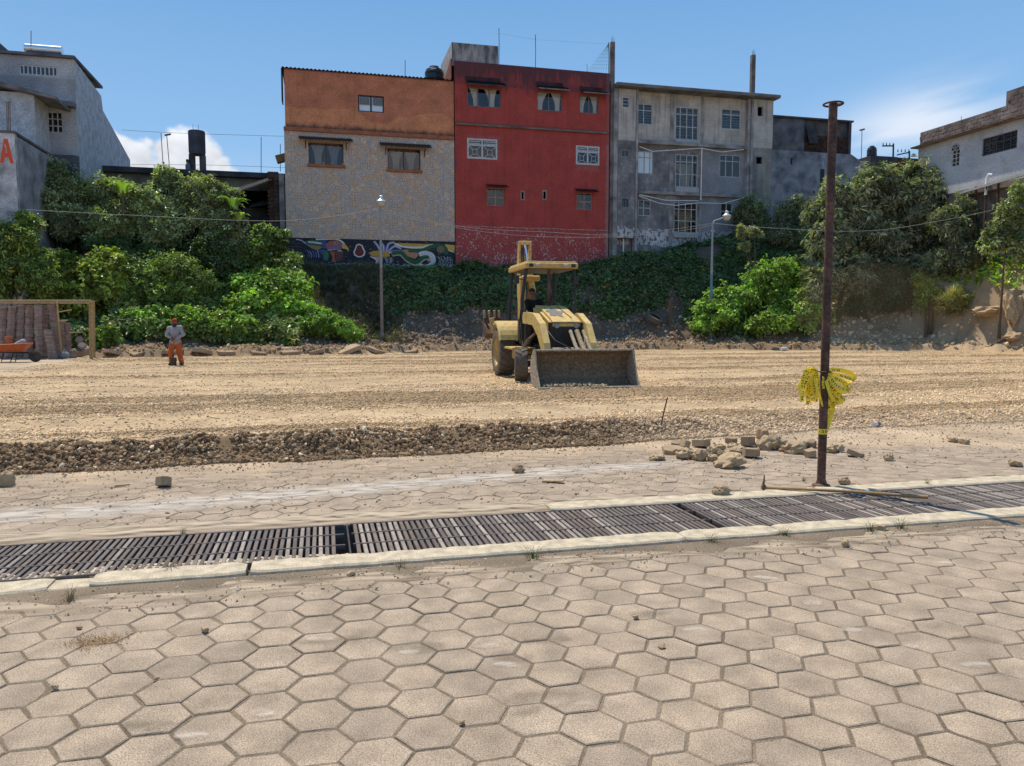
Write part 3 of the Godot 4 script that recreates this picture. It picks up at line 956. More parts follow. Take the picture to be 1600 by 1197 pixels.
func awning(par: Node, r: Array, z: float, out: float, col: Color, o: MB, waves := 14, brackets := true, edge := Color(-1, 0, 0)):
	var mb := MB.new(o.o)
	mb.col = col
	corrugated(mb, V3(r[0], r[3], z + 0.01), V3(r[2], r[3], z + 0.01), V3(r[2], r[1], z + out), V3(r[0], r[1], z + out), waves, 0.018)
	if edge.r >= 0.0:
		mb.col = edge
		corrugated(mb, V3(r[0], r[1] + 0.012, z + out), V3(r[2], r[1] + 0.012, z + out), V3(r[2] + 0.02, r[1] - 0.05, z + out + 0.05), V3(r[0] + 0.02, r[1] - 0.05, z + out + 0.05), waves, 0.02)
	var w := part("awning", mb, mats.sheet_metal, par)
	if brackets:
		for s in [0.12, 0.88]:
			var bb := MB.new(o.o)
			var x := lerpf(r[0], r[2], s)
			bb.beam(V3(x, r[1] - 0.42, z + 0.02), V3(x, r[1] - 0.01, z + 0.02), 0.03, 0.03)
			bb.beam(V3(x, r[1] - 0.40, z + 0.03), V3(x, r[1] - 0.03, z + out - 0.05), 0.025, 0.025)
			part("bracket", bb, mats.black_metal, w)
func paint_image(w: int, h: int, f: Callable) -> Image:
	var im := Image.create_empty(w, h, false, Image.FORMAT_RGB8)
	for y in h:
		for x in w:
			var c: Color = f.call(x, y)
			im.set_pixel(x, y, c.clamp().linear_to_srgb())
	return im
func fill_poly(im: Image, pts: Array, c: Color):
	var p := PackedVector2Array(pts)
	var lo := p[0]
	var hi := p[0]
	for q in p:
		lo = lo.min(q); hi = hi.max(q)
	for y in range(maxi(0, int(lo.y)), mini(im.get_height(), int(hi.y) + 1)):
		for x in range(maxi(0, int(lo.x)), mini(im.get_width(), int(hi.x) + 1)):
			if Geometry2D.is_point_in_polygon(Vector2(x + 0.5, y + 0.5), p): im.set_pixel(x, y, c.linear_to_srgb())
func stroke(im: Image, pts: Array, w: float, c: Color):
	# a smooth curve through pts
	var n := pts.size()
	var fine := []
	for i in n - 1:
		var p0: Vector2 = pts[maxi(i - 1, 0)]
		var p3: Vector2 = pts[mini(i + 2, n - 1)]
		for k in 10: fine.append((pts[i] as Vector2).cubic_interpolate(pts[i + 1], p0, p3, k / 10.0))
	fine.append(pts[-1])
	for i in fine.size() - 1:
		var d: Vector2 = (fine[i + 1] - fine[i])
		var m := d.orthogonal().normalized() * w / 2
		var e := d.normalized() * w * 0.15
		fill_poly(im, [fine[i] + m - e, fine[i + 1] + m + e, fine[i + 1] - m + e, fine[i] - m - e], c)

func tile_image() -> Image:
	var r := RandomNumberGenerator.new()
	r.seed = 77
	var S := 30
	var beige := L(0.74, 0.54, 0.38)
	var inks := [L(0.23, 0.23, 0.27), L(0.11, 0.12, 0.16), L(0.45, 0.23, 0.105), L(0.30, 0.275, 0.27), L(0.37, 0.31, 0.235), L(0.18, 0.19, 0.23)]
	var tiles := []
	for k in 40:
		var im := Image.create_empty(S, S, false, Image.FORMAT_RGB8)
		im.fill([beige, L(0.60, 0.52, 0.46), L(0.72, 0.47, 0.29), beige * 0.9, L(0.60, 0.51, 0.45)][k % 5].linear_to_srgb())
		var q := [2, 3, 2, 1, 3][k % 5] as int
		var w := S / q
		for a in q:
			for b in q:
				var ox := a * w
				var oy := b * w
				var ink: Color = inks[r.randi() % inks.size()]
				var ink2: Color = inks[r.randi() % inks.size()]
				var kind := r.randi() % 7 if r.randf() < 0.75 else r.randi() % 5
				for y in w:
					for x in w:
						var u := (x + 0.5) / w * 2 - 1
						var v := (y + 0.5) / w * 2 - 1
						var on := false
						match kind:
							0: on = absf(sqrt(u * u + v * v) - 0.6) < 0.16
							1: on = maxf(absf(u), absf(v)) > 0.45 and maxf(absf(u), absf(v)) < 0.78
							2: on = absf(absf(u) - absf(v)) < 0.2
							3: on = absf(u) + absf(v) < 0.62
							4: on = absf(u) < 0.22 or absf(v) < 0.22
							5: on = fposmod(u * 2.0, 1.0) < 0.4
							6: on = false
						if on: im.set_pixel(ox + x, oy + y, beige.lerp(ink, 0.78).linear_to_srgb())
						elif kind == 3 and maxf(absf(u), absf(v)) > 0.8: im.set_pixel(ox + x, oy + y, beige.lerp(ink2, 0.6).linear_to_srgb())
		for x in S:
			im.set_pixel(x, 0, L(0.50, 0.40, 0.31).linear_to_srgb()); im.set_pixel(0, x, L(0.50, 0.40, 0.31).linear_to_srgb())
		tiles.append(im)
	var out := Image.create_empty(S * 32, S * 20, false, Image.FORMAT_RGB8)
	for i in 32:
		for j in 20: out.blit_rect(tiles[r.randi() % tiles.size()], Rect2i(0, 0, S, S), Vector2i(i * S, j * S))
	return out
func mural_image() -> Image:
	var W := 1024
	var H := 220
	var n := noise(31, 0.03, 4)
	var im := paint_image(W, H, func(x, y): return L(0.03, 0.034, 0.048) * (1.0 + 0.5 * n.get_noise_2d(x, y)) if n.get_noise_2d(x * 1.3 + 500, y * 2.0) < 0.33 + (0.2 if y < 170 else -0.25) else L(0.42, 0.42, 0.42))
	var P := func(a: Array) -> Array:
		var o := []
		for i in range(0, a.size(), 2): o.append(Vector2((a[i] - 85.0) / 1455.0 * W, (a[i + 1] - 72.0) / 285.0 * H))
		return o
	var k := W / 1455.0
	for i in 9: stroke(im, P.call([90 + (i % 3) * 40, 110 + i * 15, 150 + (i % 2) * 60, 108 + i * 16]), 4, L(0.17, 0.11, 0.07))
	for a in [[140, 260, 150, 130, 170, 95], [235, 270, 215, 150, 175, 92]]: stroke(im, P.call(a), 5, L(0.05, 0.035, 0.03))
	# great bird
	fill_poly(im, P.call([225, 105, 300, 85, 400, 95, 400, 130, 330, 150, 250, 130]), L(0.08, 0.14, 0.10))
	fill_poly(im, P.call([240, 130, 330, 140, 390, 150, 340, 185, 290, 165]), L(0.35, 0.26, 0.11))
	stroke(im, P.call([265, 108, 320, 112, 390, 122]), 16 * k, L(0.75, 0.78, 0.78))
	stroke(im, P.call([165, 88, 205, 95, 245, 125]), 9 * k, L(0.63, 0.63, 0.66))
	fill_poly(im, P.call([385, 90, 415, 85, 420, 165, 395, 165, 375, 130]), L(0.06, 0.12, 0.33))
	fill_poly(im, P.call([412, 120, 450, 92, 510, 85, 548, 108, 552, 150, 500, 165, 440, 190, 415, 165]), L(0.41, 0.15, 0.13))
	stroke(im, P.call([330, 82, 420, 78, 500, 76, 550, 100, 585, 150]), 15 * k, L(0.83, 0.83, 0.83))
	stroke(im, P.call([430, 165, 480, 150, 545, 145]), 13 * k, L(0.14, 0.22, 0.63))
	stroke(im, P.call([425, 180, 480, 172, 540, 165]), 6 * k, L(0.83, 0.63, 0.60))
	fill_poly(im, P.call([548, 108, 585, 130, 606, 160, 602, 192, 588, 168, 548, 158]), L(0.78, 0.49, 0.11))
	fill_poly(im, P.call([478, 110, 497, 97, 516, 110, 508, 128, 486, 128]), L(0.68, 0.38, 0.33))
	fill_poly(im, P.call([490, 108, 503, 105, 506, 118, 494, 122]), L(0.03, 0.03, 0.03))
	fill_poly(im, P.call([490, 185, 560, 180, 555, 250, 520, 285, 495, 270]), L(0.20, 0.08, 0.06))
	stroke(im, P.call([512, 186, 530, 180, 542, 188]), 6, L(0.85, 0.83, 0.75))
	for i in 5: stroke(im, P.call([250 + i * 22, 180 + (i % 2) * 14, 268 + i * 20, 215, 270 + i * 20, 250]), 5, [L(0.15, 0.26, 0.63), L(0.52, 0.45, 0.52), L(0.11, 0.18, 0.48)][i % 3])
	for i in 4: stroke(im, P.call([345 + i * 20, 215, 365 + i * 16, 182, 385 + i * 12, 225, 388 + i * 9, 270]), 4, L(0.09, 0.20, 0.45))
	for i in 4: stroke(im, P.call([390 + i * 12, 195, 405 + i * 8, 235, 400 + i * 6, 275]), 6, L(0.07, 0.26, 0.09))
	for i in 4: stroke(im, P.call([445 + i * 13, 190, 468 + i * 4, 240, 462 + i * 10, 288]), 6, L(0.57, 0.17, 0.08))
	# pear shape
	fill_poly(im, P.call([693, 112, 722, 125, 732, 150, 748, 185, 740, 220, 715, 238, 680, 240, 652, 222, 643, 190, 660, 155, 668, 125]), L(0.85, 0.84, 0.81))
	fill_poly(im, P.call([693, 124, 714, 133, 722, 156, 736, 187, 728, 214, 708, 228, 683, 229, 662, 214, 655, 190, 668, 160, 676, 133]), L(0.21, 0.04, 0.04))
	# feathered serpent
	for a in [[880, 190, 862, 140, 825, 88], [905, 180, 905, 130, 880, 95], [930, 175, 950, 110, 1000, 92], [945, 180, 1000, 130, 1060, 150], [955, 190, 1010, 175, 1075, 178]]:
		stroke(im, P.call(a), 26 * k, L(0.21, 0.22, 0.45)); stroke(im, P.call(a), 7 * k, L(0.83, 0.80, 0.85))
	fill_poly(im, P.call([778, 195, 820, 176, 890, 172, 952, 180, 960, 225, 900, 235, 850, 226, 795, 224]), L(0.66, 0.38, 0.08))
	fill_poly(im, P.call([790, 232, 850, 228, 900, 240, 892, 300, 850, 308, 842, 268]), L(0.78, 0.45, 0.41))
	stroke(im, P.call([788, 232, 820, 240, 842, 268, 836, 300]), 9 * k, L(0.85, 0.84, 0.78))
	for i in 6: stroke(im, P.call([915 + i * 14, 235, 925 + i * 13, 262, 930 + i * 10, 285]), 5, [L(0.45, 0.49, 0.72), L(0.63, 0.49, 0.30), L(0.09, 0.18, 0.11)][i % 3])
	fill_poly(im, P.call([985, 95, 1100, 98, 1250, 100, 1370, 98, 1330, 118, 1230, 128, 1120, 125, 1030, 108]), L(0.69, 0.42, 0.09))
	stroke(im, P.call([1005, 108, 1070, 128, 1150, 136, 1250, 132, 1340, 106]), 20 * k, L(0.85, 0.84, 0.69))
	fill_poly(im, P.call([1450, 98, 1540, 105, 1540, 165, 1490, 160, 1460, 130]), L(0.75, 0.48, 0.11))
	stroke(im, P.call([1468, 128, 1490, 158, 1535, 172]), 8 * k, L(0.85, 0.83, 0.68))
	fill_poly(im, P.call([1070, 160, 1130, 155, 1200, 180, 1215, 210, 1180, 245, 1120, 220]), L(0.60, 0.30, 0.15))
	stroke(im, P.call([1130, 165, 1250, 160, 1330, 125, 1400, 112, 1455, 140, 1462, 190]), 40 * k, L(0.05, 0.13, 0.07))
	stroke(im, P.call([985, 200, 1060, 195, 1120, 255, 1190, 285, 1250, 240, 1300, 225, 1320, 250]), 52 * k, L(0.63, 0.48, 0.30))
	stroke(im, P.call([985, 196, 1060, 190, 1120, 248, 1190, 276, 1250, 232, 1300, 222]), 40 * k, L(0.04, 0.14, 0.06))
	stroke(im, P.call([1225, 200, 1275, 185, 1330, 205, 1345, 255, 1320, 300, 1270, 320, 1225, 305]), 44 * k, L(0.78, 0.78, 0.83))
	for i in 16:
		var a := -2.2 + i * 0.26
		stroke(im, P.call([1285 + 42 * cos(a), 255 + 42 * sin(a), 1285 + 82 * cos(a + 0.12), 255 + 82 * sin(a + 0.12)]), 2, L(0.38, 0.38, 0.42))
	var circ := []
	for i in 20: circ.append_array([1412 + 36 * cos(i * TAU / 20), 150 + 34 * sin(i * TAU / 20)])
	fill_poly(im, P.call(circ), L(0.22, 0.20, 0.09))
	for i in 9: stroke(im, P.call([1385 + i * 15, 215 + (i % 3) * 12, 1405 + i * 14, 250 - (i % 2) * 25, 1395 + i * 15, 285, 1425 + i * 13, 300 + (i % 2) * 12]), 2.5, L(0.63, 0.63, 0.63))
	return im

# ---------------------------------------------------------------- the row of houses
func build_orange_house():
	var z := -46.0
	var x0 := wp(446, 300, z).x
	var x1 := wp(709.5, 250, z).x
	var ylow := wp(580, 418, z).y
	var ymur := wp(580, 374.5, z).y
	var yled := wp(580, 208.5, z).y
	var ytop := wp(580, 117.0, z).y
	var p := V3(x0, ylow - 0.6, z)
	var o := MB.new(p)
	var t := thing("tiled_orange_house", "house with orange top storey, patterned tile cladding and a painted mural at its foot", "house", p)
	var w1 := R(559.5, 149, 600, 175, z)
	var w2 := R(482, 223.6, 536.6, 257.8, z)
	var w3 := R(605.4, 232.4, 656.7, 265.6, z)
	var n := noise(33, 0.012, 5)
	var n2 := noise(34, 0.05, 4)
	var img := paint_image(640, 240, func(x, y):
		var f: float = n.get_noise_2d(x, y)
		var c := L(0.70, 0.245, 0.125)
		var edge: float = 150.0 + 20.0 * n.get_noise_2d(x * 0.7, 7.0) + 9.0 * sin(x * 0.02)
		if x > 250 and x < 430: edge += 40.0 * smoothstep(250, 300, x) * smoothstep(430, 370, x)
		if y > edge: c = L(0.82, 0.315, 0.145)
		c *= 0.9 + 0.28 * f + 0.10 * n2.get_noise_2d(x, y) - 0.22 * clampf(n2.get_noise_2d(x * 1.1, y * 0.06) - 0.1, 0, 1)
		var mould: float = clampf((y - 205.0) / 22.0 + 0.6 * n2.get_noise_2d(x * 0.6, y * 0.3) - 0.25, 0, 1) * (1.0 if y < 232 else 0.1)
		c = c.lerp(L(0.07, 0.045, 0.04), mould * 0.95)
		if y < 5: c = c.lerp(L(0.08, 0.05, 0.05), 0.5)
		return c)
	var up := MB.new(p)
	wall(up, [x0 + 0.07, yled, x1, ytop], z, [w1], 0.2)
	part("upper_wall", up, painted("orange_paint", img), t)
	var tm := painted("tile_cladding", tile_image(), 0.45)
	var lo := MB.new(p)
	wall(lo, [x0, ymur, x1, yled], z + 0.06, [w2, w3], 0.26)
	part("tiled_wall", lo, tm, t)
	var mu := MB.new(p)
	wall(mu, [x0, ylow - 0.6, x1, ymur], z + 0.02, [], 0.1, [x0, ylow - 0.15, x1, ymur])
	part("mural", mu, painted("mural_paint", mural_image()), t)
	var sh := MB.new(p)
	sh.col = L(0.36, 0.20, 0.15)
	shell(sh, [x0 + 0.07, ylow - 0.6, x1 - 0.01, ytop], z, 9.0, 0.12)
	part("side_wall", sh, mats.stucco_dirty, t)
	var tu := MB.new(p)
	tu.col = L(0.36, 0.31, 0.27)
	tu.bx(x0, ymur - 0.05, z - 0.4, x0 + 0.068, yled, z + 0.055)
	part("tile_return", tu, mats.stucco_dirty, t)
	var le := MB.new(p)
	le.col = L(0.55, 0.19, 0.095)
	le.bx(x0 - 0.02, yled - 0.14, z + 0.05, x1 - 0.003, yled + 0.1, z + 0.16, 0.03)
	part("ledge", le, mats.plaster, t)
	var rf := MB.new(p)
	rf.col = L(0.34, 0.26, 0.24)
	corrugated(rf, V3(x0 - 0.05, ytop + 0.04, z + 0.12), V3(x1, ytop + 0.04, z + 0.12), V3(x1, ytop + 0.02, z - 9.2), V3(x0 - 0.05, ytop + 0.02, z - 9.2), 44, 0.03)
	var roof := part("roof", rf, mats.sheet_metal, t)
	var fl := MB.new(p)
	fl.col = L(0.25, 0.2, 0.2)
	fl.bx(x0 - 0.10, ytop - 1.75, z - 1.0, x0 - 0.035, ytop + 0.03, z - 0.02)
	part("edge_flashing", fl, mats.sheet_metal, roof)
	# windows
	var dk := L(0.035, 0.035, 0.04)
	var a := window(t, w1, z - 0.10, dk, o, 0.07, [0.5], [], 0.09, "pale_pane", "black framed window with pale lower panes")
	for s in 2:
		for k in 4:
			var lv := MB.new(p)
			lv.col = L(0.25, 0.26, 0.29)
			var xa := lerpf(w1[0], w1[2], 0.07 + s * 0.5)
			var xb := lerpf(w1[0], w1[2], 0.44 + s * 0.5)
			var yy := lerpf(w1[1], w1[3], 0.5 + k * 0.11)
			lv.beam(V3(xa, yy, z - 0.07), V3(xb, yy, z - 0.07), 0.02, 0.11)
			part("louvre", lv, mats.paint, a)
	for w in [w2, w3]:
		window(t, w, z - 0.09, L(0.17, 0.075, 0.06), o, 0.05, [0.5], [], 0.07)
		drape(t, w[0] + 0.1, w[0] + 0.95, w[1], w[3], z - 0.35, 0.5, o, L(0.5, 0.5, 0.55))
		drape(t, w[2] - 0.95, w[2] - 0.1, w[1], w[3], z - 0.35, 0.5, o, L(0.4, 0.4, 0.45))
		var sl := MB.new(p)
		sl.col = L(0.55, 0.20, 0.10)
		sl.bx(w[0] - 0.07, w[1] - 0.15, z + 0.055, w[2] + 0.1, w[1] - 0.002, z + 0.2, 0.02)
		var sp := part("sill", sl, mats.plaster, t)
		for f in [0.22, 0.43, 0.66, 0.97]:
			if f > 0.9 and w == w3: continue
			var pot := MB.new(p)
			pot.col = L(0.6, 0.45, 0.36)
			pot.lathe([Vector2(0, 0), Vector2(0.04, 0), Vector2(0.055, 0.10), Vector2(0, 0.10)], 8, T3(V3(lerpf(w[0], w[2], f), w[1] - 0.002, z + 0.12)))
			part("flower_pot", pot, mats.plaster, sp)
	awning(t, R(467, 215, 550.6, 222.5, z), z + 0.06, 0.55, L(0.10, 0.085, 0.09), o, 18)
	awning(t, R(592.6, 224.5, 672.4, 232.5, z), z + 0.06, 0.55, L(0.10, 0.085, 0.09), o, 18)

func build_red_house():
	var z := -46.0
	var x0 := wp(711.0, 260, z).x
	var x1 := wp(951.5, 260, z).x
	var ylow := wp(830, 428, z).y
	var ytop := wp(830, 104.5, z).y
	var p := V3(x0, ylow - 1.0, z)
	var o := MB.new(p)
	var t := thing("red_house", "tall dark red house with peeling paint at its foot and mould along its parapet", "house", p)
	var wt := [R(730, 137, 782.6, 167.2, z), R(839, 143.5, 878.6, 173.3, z), R(905.8, 149, 935.6, 177, z)]
	var wm := [R(729.8, 217, 776.9, 248.6, z), R(899.8, 228.2, 936.4, 257.7, z)]
	var wl := [R(761, 293.6, 788.4, 321.6, z), R(900.8, 300.9, 925.8, 327.8, z)]
	var vents := [R(814, 299, 819, 312.4, z), R(848, 298, 853.4, 312, z)]
	var n := noise(41, 0.02, 5)
	var n2 := noise(42, 0.06, 4)
	var n3 := noise(43, 0.012, 4)
	var H := 760
	var img := paint_image(600, H, func(x, y):
		var c := L(0.49, 0.072, 0.056) * (1.0 + 0.22 * n3.get_noise_2d(x, y) + 0.08 * n2.get_noise_2d(x * 2, y) - 0.35 * clampf(n2.get_noise_2d(x * 1.2 + 70.0, y * 0.045) - 0.12, 0, 1))
		var v: float = float(y) / H
		# soot and mould under the parapet
		var drip: float = n.get_noise_2d(x * 1.6, y * 0.22)
		var mo := clampf((0.105 - v) * 16.0 + 1.5 * drip, 0, 1) * (0.8 if v < 0.19 else 0.0) * smoothstep(0.19, 0.12, v)
		if v < 0.105: mo = maxf(mo, 0.45 + 0.4 * n.get_noise_2d(x * 0.6, y * 0.6))
		c = c.lerp(L(0.06, 0.035, 0.045), clampf(mo, 0, 0.9))
		# pale patched plaster round the white windows
		for q in [Rect2(48, 255, 125, 95), Rect2(462, 280, 100, 92)]:
			var d: float = maxf(maxf(q.position.x - x, x - q.end.x), maxf(q.position.y - y, y - q.end.y)) + 10.0 * n2.get_noise_2d(x, y)
			if d < 0.0: c = c.lerp(L(0.46, 0.14, 0.125), clampf(-d * 0.06, 0, 0.55))
		# flaking paint low down
		var pl := smoothstep(0.765, 0.80, v + 0.012 * n2.get_noise_2d(x, 5.0)) 
		if pl > 0.0:
			var fl: float = n2.get_noise_2d(x * 1.7, y * 1.4) + 0.5 * n.get_noise_2d(x, y)
			c = c.lerp(L(0.44, 0.095, 0.09), 0.5 * pl)
			var amt := clampf((fl - 0.30 + 0.25 * smoothstep(0.86, 1.0, v)) * 6.0, 0, 1)
			c = c.lerp(L(0.66, 0.46, 0.43), amt * pl * 0.85)
			if absf(v - 0.775 - 0.004 * n.get_noise_2d(x, 1.0)) < 0.0022 and n2.get_noise_2d(x * 3.0, 2.0) > -0.2: c = L(0.48, 0.33, 0.31)
			if n2.get_noise_2d(x * 2.2 + 300.0, y * 2.2) > 0.62: c = L(0.03, 0.015, 0.015)
		if x > 588.0 + 8.0 * n2.get_noise_2d(y * 2.0, 1.0): c = c.lerp(L(0.33, 0.26, 0.25), 0.55 if v > 0.35 else 0.2)
		return c)
	var f := MB.new(p)
	var holes := []
	holes.append_array(wt); holes.append_array(wm); holes.append_array(wl); holes.append_array(vents)
	wall(f, [x0, ylow - 1.0, x1, ytop], z, holes, 0.22, [x0, ylow, x1, ytop])
	part("wall", f, painted("red_paint", img), t)
	var sh := MB.new(p)
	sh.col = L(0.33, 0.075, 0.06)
	shell(sh, [x0, ylow - 1.0, x1, ytop], z, 10.0, 0.5)
	part("side_wall", sh, mats.stucco_dirty, t)
	# stair head block on the roof, pale side towards the sun
	var bx0 := wp(706.5, 80, z).x
	var bx1 := wp(779.5, 80, z).x
	var by1 := wp(742, 67.5, z).y
	var bn := noise(44, 0.02, 5)
	var bimg := paint_image(160, 128, func(x, y):
		var m := clampf(0.45 + 0.9 * bn.get_noise_2d(x * 2.0, y * 0.35) + 0.25 - 0.004 * y, 0, 1)
		return L(0.50, 0.46, 0.43).lerp(L(0.12, 0.12, 0.135), m))
	var bf := MB.new(p)
	wall(bf, [bx0, ytop - 0.25, bx1, by1], z - 0.15, [], 0.1)
	var blk := part("stair_head", bf, painted("stained_concrete", bimg), t)
	var bs := MB.new(p)
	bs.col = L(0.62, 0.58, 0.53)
	shell(bs, [bx0, ytop - 1.4, bx1, by1], z - 0.15, 4.2)
	part("block_wall", bs, mats.plaster, blk)
	var pr := MB.new(p)
	pr.col = L(0.40, 0.085, 0.06)
	pr.extrude(PackedVector2Array([Vector2(0.0, ytop - 1.6), Vector2(-4.3, ytop - 1.6), Vector2(-3.6, ytop - 0.75), Vector2(-0.4, ytop + 0.15), Vector2(0.0, ytop + 0.15)]), 0.06, Transform3D(Basis(Vector3.BACK, Vector3.UP, Vector3.LEFT), V3(bx0 - 0.035, 0, z - 0.15)))
	part("painted_skirt", pr, mats.plaster, blk)
	# string course
	var sc := MB.new(p)
	sc.col = L(0.34, 0.24, 0.21)
	var ya := wp(830, 201.0, z).y
	sc.bx(x0 + 0.02, ya - 0.07, z + 0.002, x1 - 0.05, ya + 0.07, z + 0.14, 0.03)
	part("string_course", sc, mats.stucco_dirty, t)
	# top windows: brown frames, tied curtains, corrugated awnings with torn pale edges
	var fr := L(0.36, 0.28, 0.24)
	var spl := [[0.32, 0.66], [0.47], [0.5]]
	for k in 3:
		var w = wt[k]
		window(t, w, z - 0.08, fr, o, 0.05, spl[k], [], 0.05)
		var wd: float = w[2] - w[0]
		if k == 0:
			drape(t, w[0] + wd * 0.05, w[0] + wd * 0.32, w[1], w[3], z - 0.16, 0.9, o)
			drape(t, w[0] + wd * 0.50, w[0] + wd * 0.9, w[1], w[3], z - 0.16, 0.65, o)
		else:
			drape(t, w[0] + wd * 0.02, w[0] + wd * 0.45, w[1], w[3], z - 0.16, 0.15, o)
			drape(t, w[0] + wd * 0.55, w[0] + wd * 0.98, w[1], w[3], z - 0.16, 0.75, o)
	var aw := [R(728, 127.5, 788, 137, z), R(838.5, 135, 886, 143.5, z), R(907, 142.5, 947, 149.5, z)]
	for k in 3: awning(t, aw[k], z, 0.62, L(0.075, 0.05, 0.06), o, [20, 15, 13][k], false, L(0.62, 0.57, 0.52))
	for k in 3:
		var lb := MB.new(p)
		lb.col = L(0.10, 0.04, 0.04)
		lb.bx(aw[k][0] - 0.05, aw[k][3] - 0.02, z + 0.003, aw[k][2] - 0.25, aw[k][3] + 0.22, z + 0.05)
		part("lintel", lb, mats.stucco_dirty, t)
	# white windows with a bevelled lattice
	var wh := L(0.78, 0.77, 0.76)
	for w in wm:
		var q := window(t, w, z + 0.02, wh, o, 0.10, [0.5], [0.68], 0.10, "pane", "white framed window with lattice lower panes")
		for s in 2:
			var xa: float = lerpf(w[0], w[2], 0.06 + s * 0.5)
			var xb: float = lerpf(w[0], w[2], 0.44 + s * 0.5)
			var yb: float = lerpf(w[1], w[3], 0.06)
			var yt: float = lerpf(w[1], w[3], 0.62)
			var lt := MB.new(p)
			lt.col = wh
			var ia := [Vector2(lerpf(xa, xb, 0.3), lerpf(yb, yt, 0.28)), Vector2(lerpf(xa, xb, 0.7), lerpf(yb, yt, 0.28)), Vector2(lerpf(xa, xb, 0.7), lerpf(yb, yt, 0.72)), Vector2(lerpf(xa, xb, 0.3), lerpf(yb, yt, 0.72))]
			var oa := [Vector2(xa, yb), Vector2(xb, yb), Vector2(xb, yt), Vector2(xa, yt)]
			for k in 4:
				var b2: Vector2 = ia[(k + 1) % 4]
				lt.beam(V3(ia[k].x, ia[k].y, z), V3(b2.x, b2.y, z), 0.028, 0.028)
				lt.beam(V3(ia[k].x, ia[k].y, z - 0.004), V3(oa[k].x, oa[k].y, z - 0.004), 0.028, 0.028)
			part("lattice", lt, mats.paint, q)
			var lv := MB.new(p)
			lv.col = wh
			for k in 2:
				var yy := lerpf(w[1], w[3], 0.76 + k * 0.1)
				lv.beam(V3(xa, yy, z - 0.01), V3(xb, yy, z - 0.01), 0.02, 0.05)
			part("louvre", lv, mats.paint, q)
	for w in wl: window(t, w, z - 0.10, L(0.50, 0.33, 0.28), o, 0.06, [0.5], [0.47], 0.08)
	for r in [R(759, 288.6, 792, 293.6, z), R(898, 295.6, 932, 301, z)]: awning(t, r, z, 0.45, L(0.09, 0.055, 0.055), o, 9, false)
	for r in vents:
		var vb := MB.new(p)
		vb.col = L(0.52, 0.40, 0.36)
		vb.bx(r[0] - 0.03, r[1] - 0.03, z, r[0] + 0.04, r[3] + 0.03, z + 0.03); vb.bx(r[2] - 0.04, r[1] - 0.03, z, r[2] + 0.03, r[3] + 0.03, z + 0.03)
		vb.bx(r[0] + 0.04, r[1] - 0.03, z, r[2] - 0.04, r[1] + 0.05, z + 0.03); vb.bx(r[0] + 0.04, r[3] - 0.05, z, r[2] - 0.04, r[3] + 0.03, z + 0.03)
		part("vent", vb, mats.plaster, t)
	# starter bars and the net stretched between them
	for q in [[779.5, 97, 44, 0.02], [836.5, 102, 54, 0.02], [951, 112, 66, 0.022], [917, 112, 100, 0.014]]:
		var a := wp(q[0], q[1] + 3, z - 0.3)
		var b := wp(q[0], q[2], z - 0.3)
		var rb := MB.new(p)
		rb.tube([a, (a + b) / 2 + V3(0.02, 0, 0), b], q[3], 6)
		part("starter_bar", rb, mats.rusty, t)
	var net := MB.new(p)
	var na := wp(951, 68, z - 0.3)
	for k in 9:
		var b := wp(951 - 33.0 * k / 8.0, 112, z - 0.3)
		net.tube([na, b], 0.006, 4, false)
	for k in range(1, 8):
		var s := k / 8.0
		net.tube([na.lerp(wp(951, 112, z - 0.3), s), na.lerp(wp(918, 112, z - 0.3), s)], 0.006, 4, false)
	net.tube([wp(779.5, 52, z - 0.3), wp(836, 62, z - 0.3), wp(951, 69, z - 0.3)], 0.004, 4, false)
	part("net", net, basic("net", L(0.10, 0.22, 0.20), 0.8), t)

func build_water_tank():
	var p := wp(678.5, 127, -49)
	var mb := MB.new()
	mb.lathe([Vector2(0, 0), Vector2(0.56, 0), Vector2(0.58, 0.04), Vector2(0.58, 0.18), Vector2(0.60, 0.22), Vector2(0.60, 0.34), Vector2(0.58, 0.38), Vector2(0.58, 0.52), Vector2(0.60, 0.56), Vector2(0.58, 0.66), Vector2(0.50, 0.84), Vector2(0.30, 0.95), Vector2(0.30, 1.02), Vector2(0, 1.03)], 24)
	var t := thing("water_tank", "black plastic water tank on the orange house roof beside the red house", "water tank", p - V3(0, 0.15, 0), 0, "black rooftop water tanks")
	part("tank", mb, mats.plastic_black, t)
	var lb := MB.new()
	lb.box(Transform3D(Basis(), V3(-0.12, 0.74, 0.53)), V3(0.34, 0.10, 0.03))
	part("sticker", lb, basic("sticker", L(0.55, 0.57, 0.6), 0.4), t)
	var ant := MB.new(wp(633, 124, -47))
	ant.tube([wp(633, 124, -47), wp(633, 94, -47)], 0.02, 6)
	solo("roof_rod", ant, mats.rusty, wp(633, 124, -47), "thin steel rod standing on the orange house roof left of the tank", "rod")

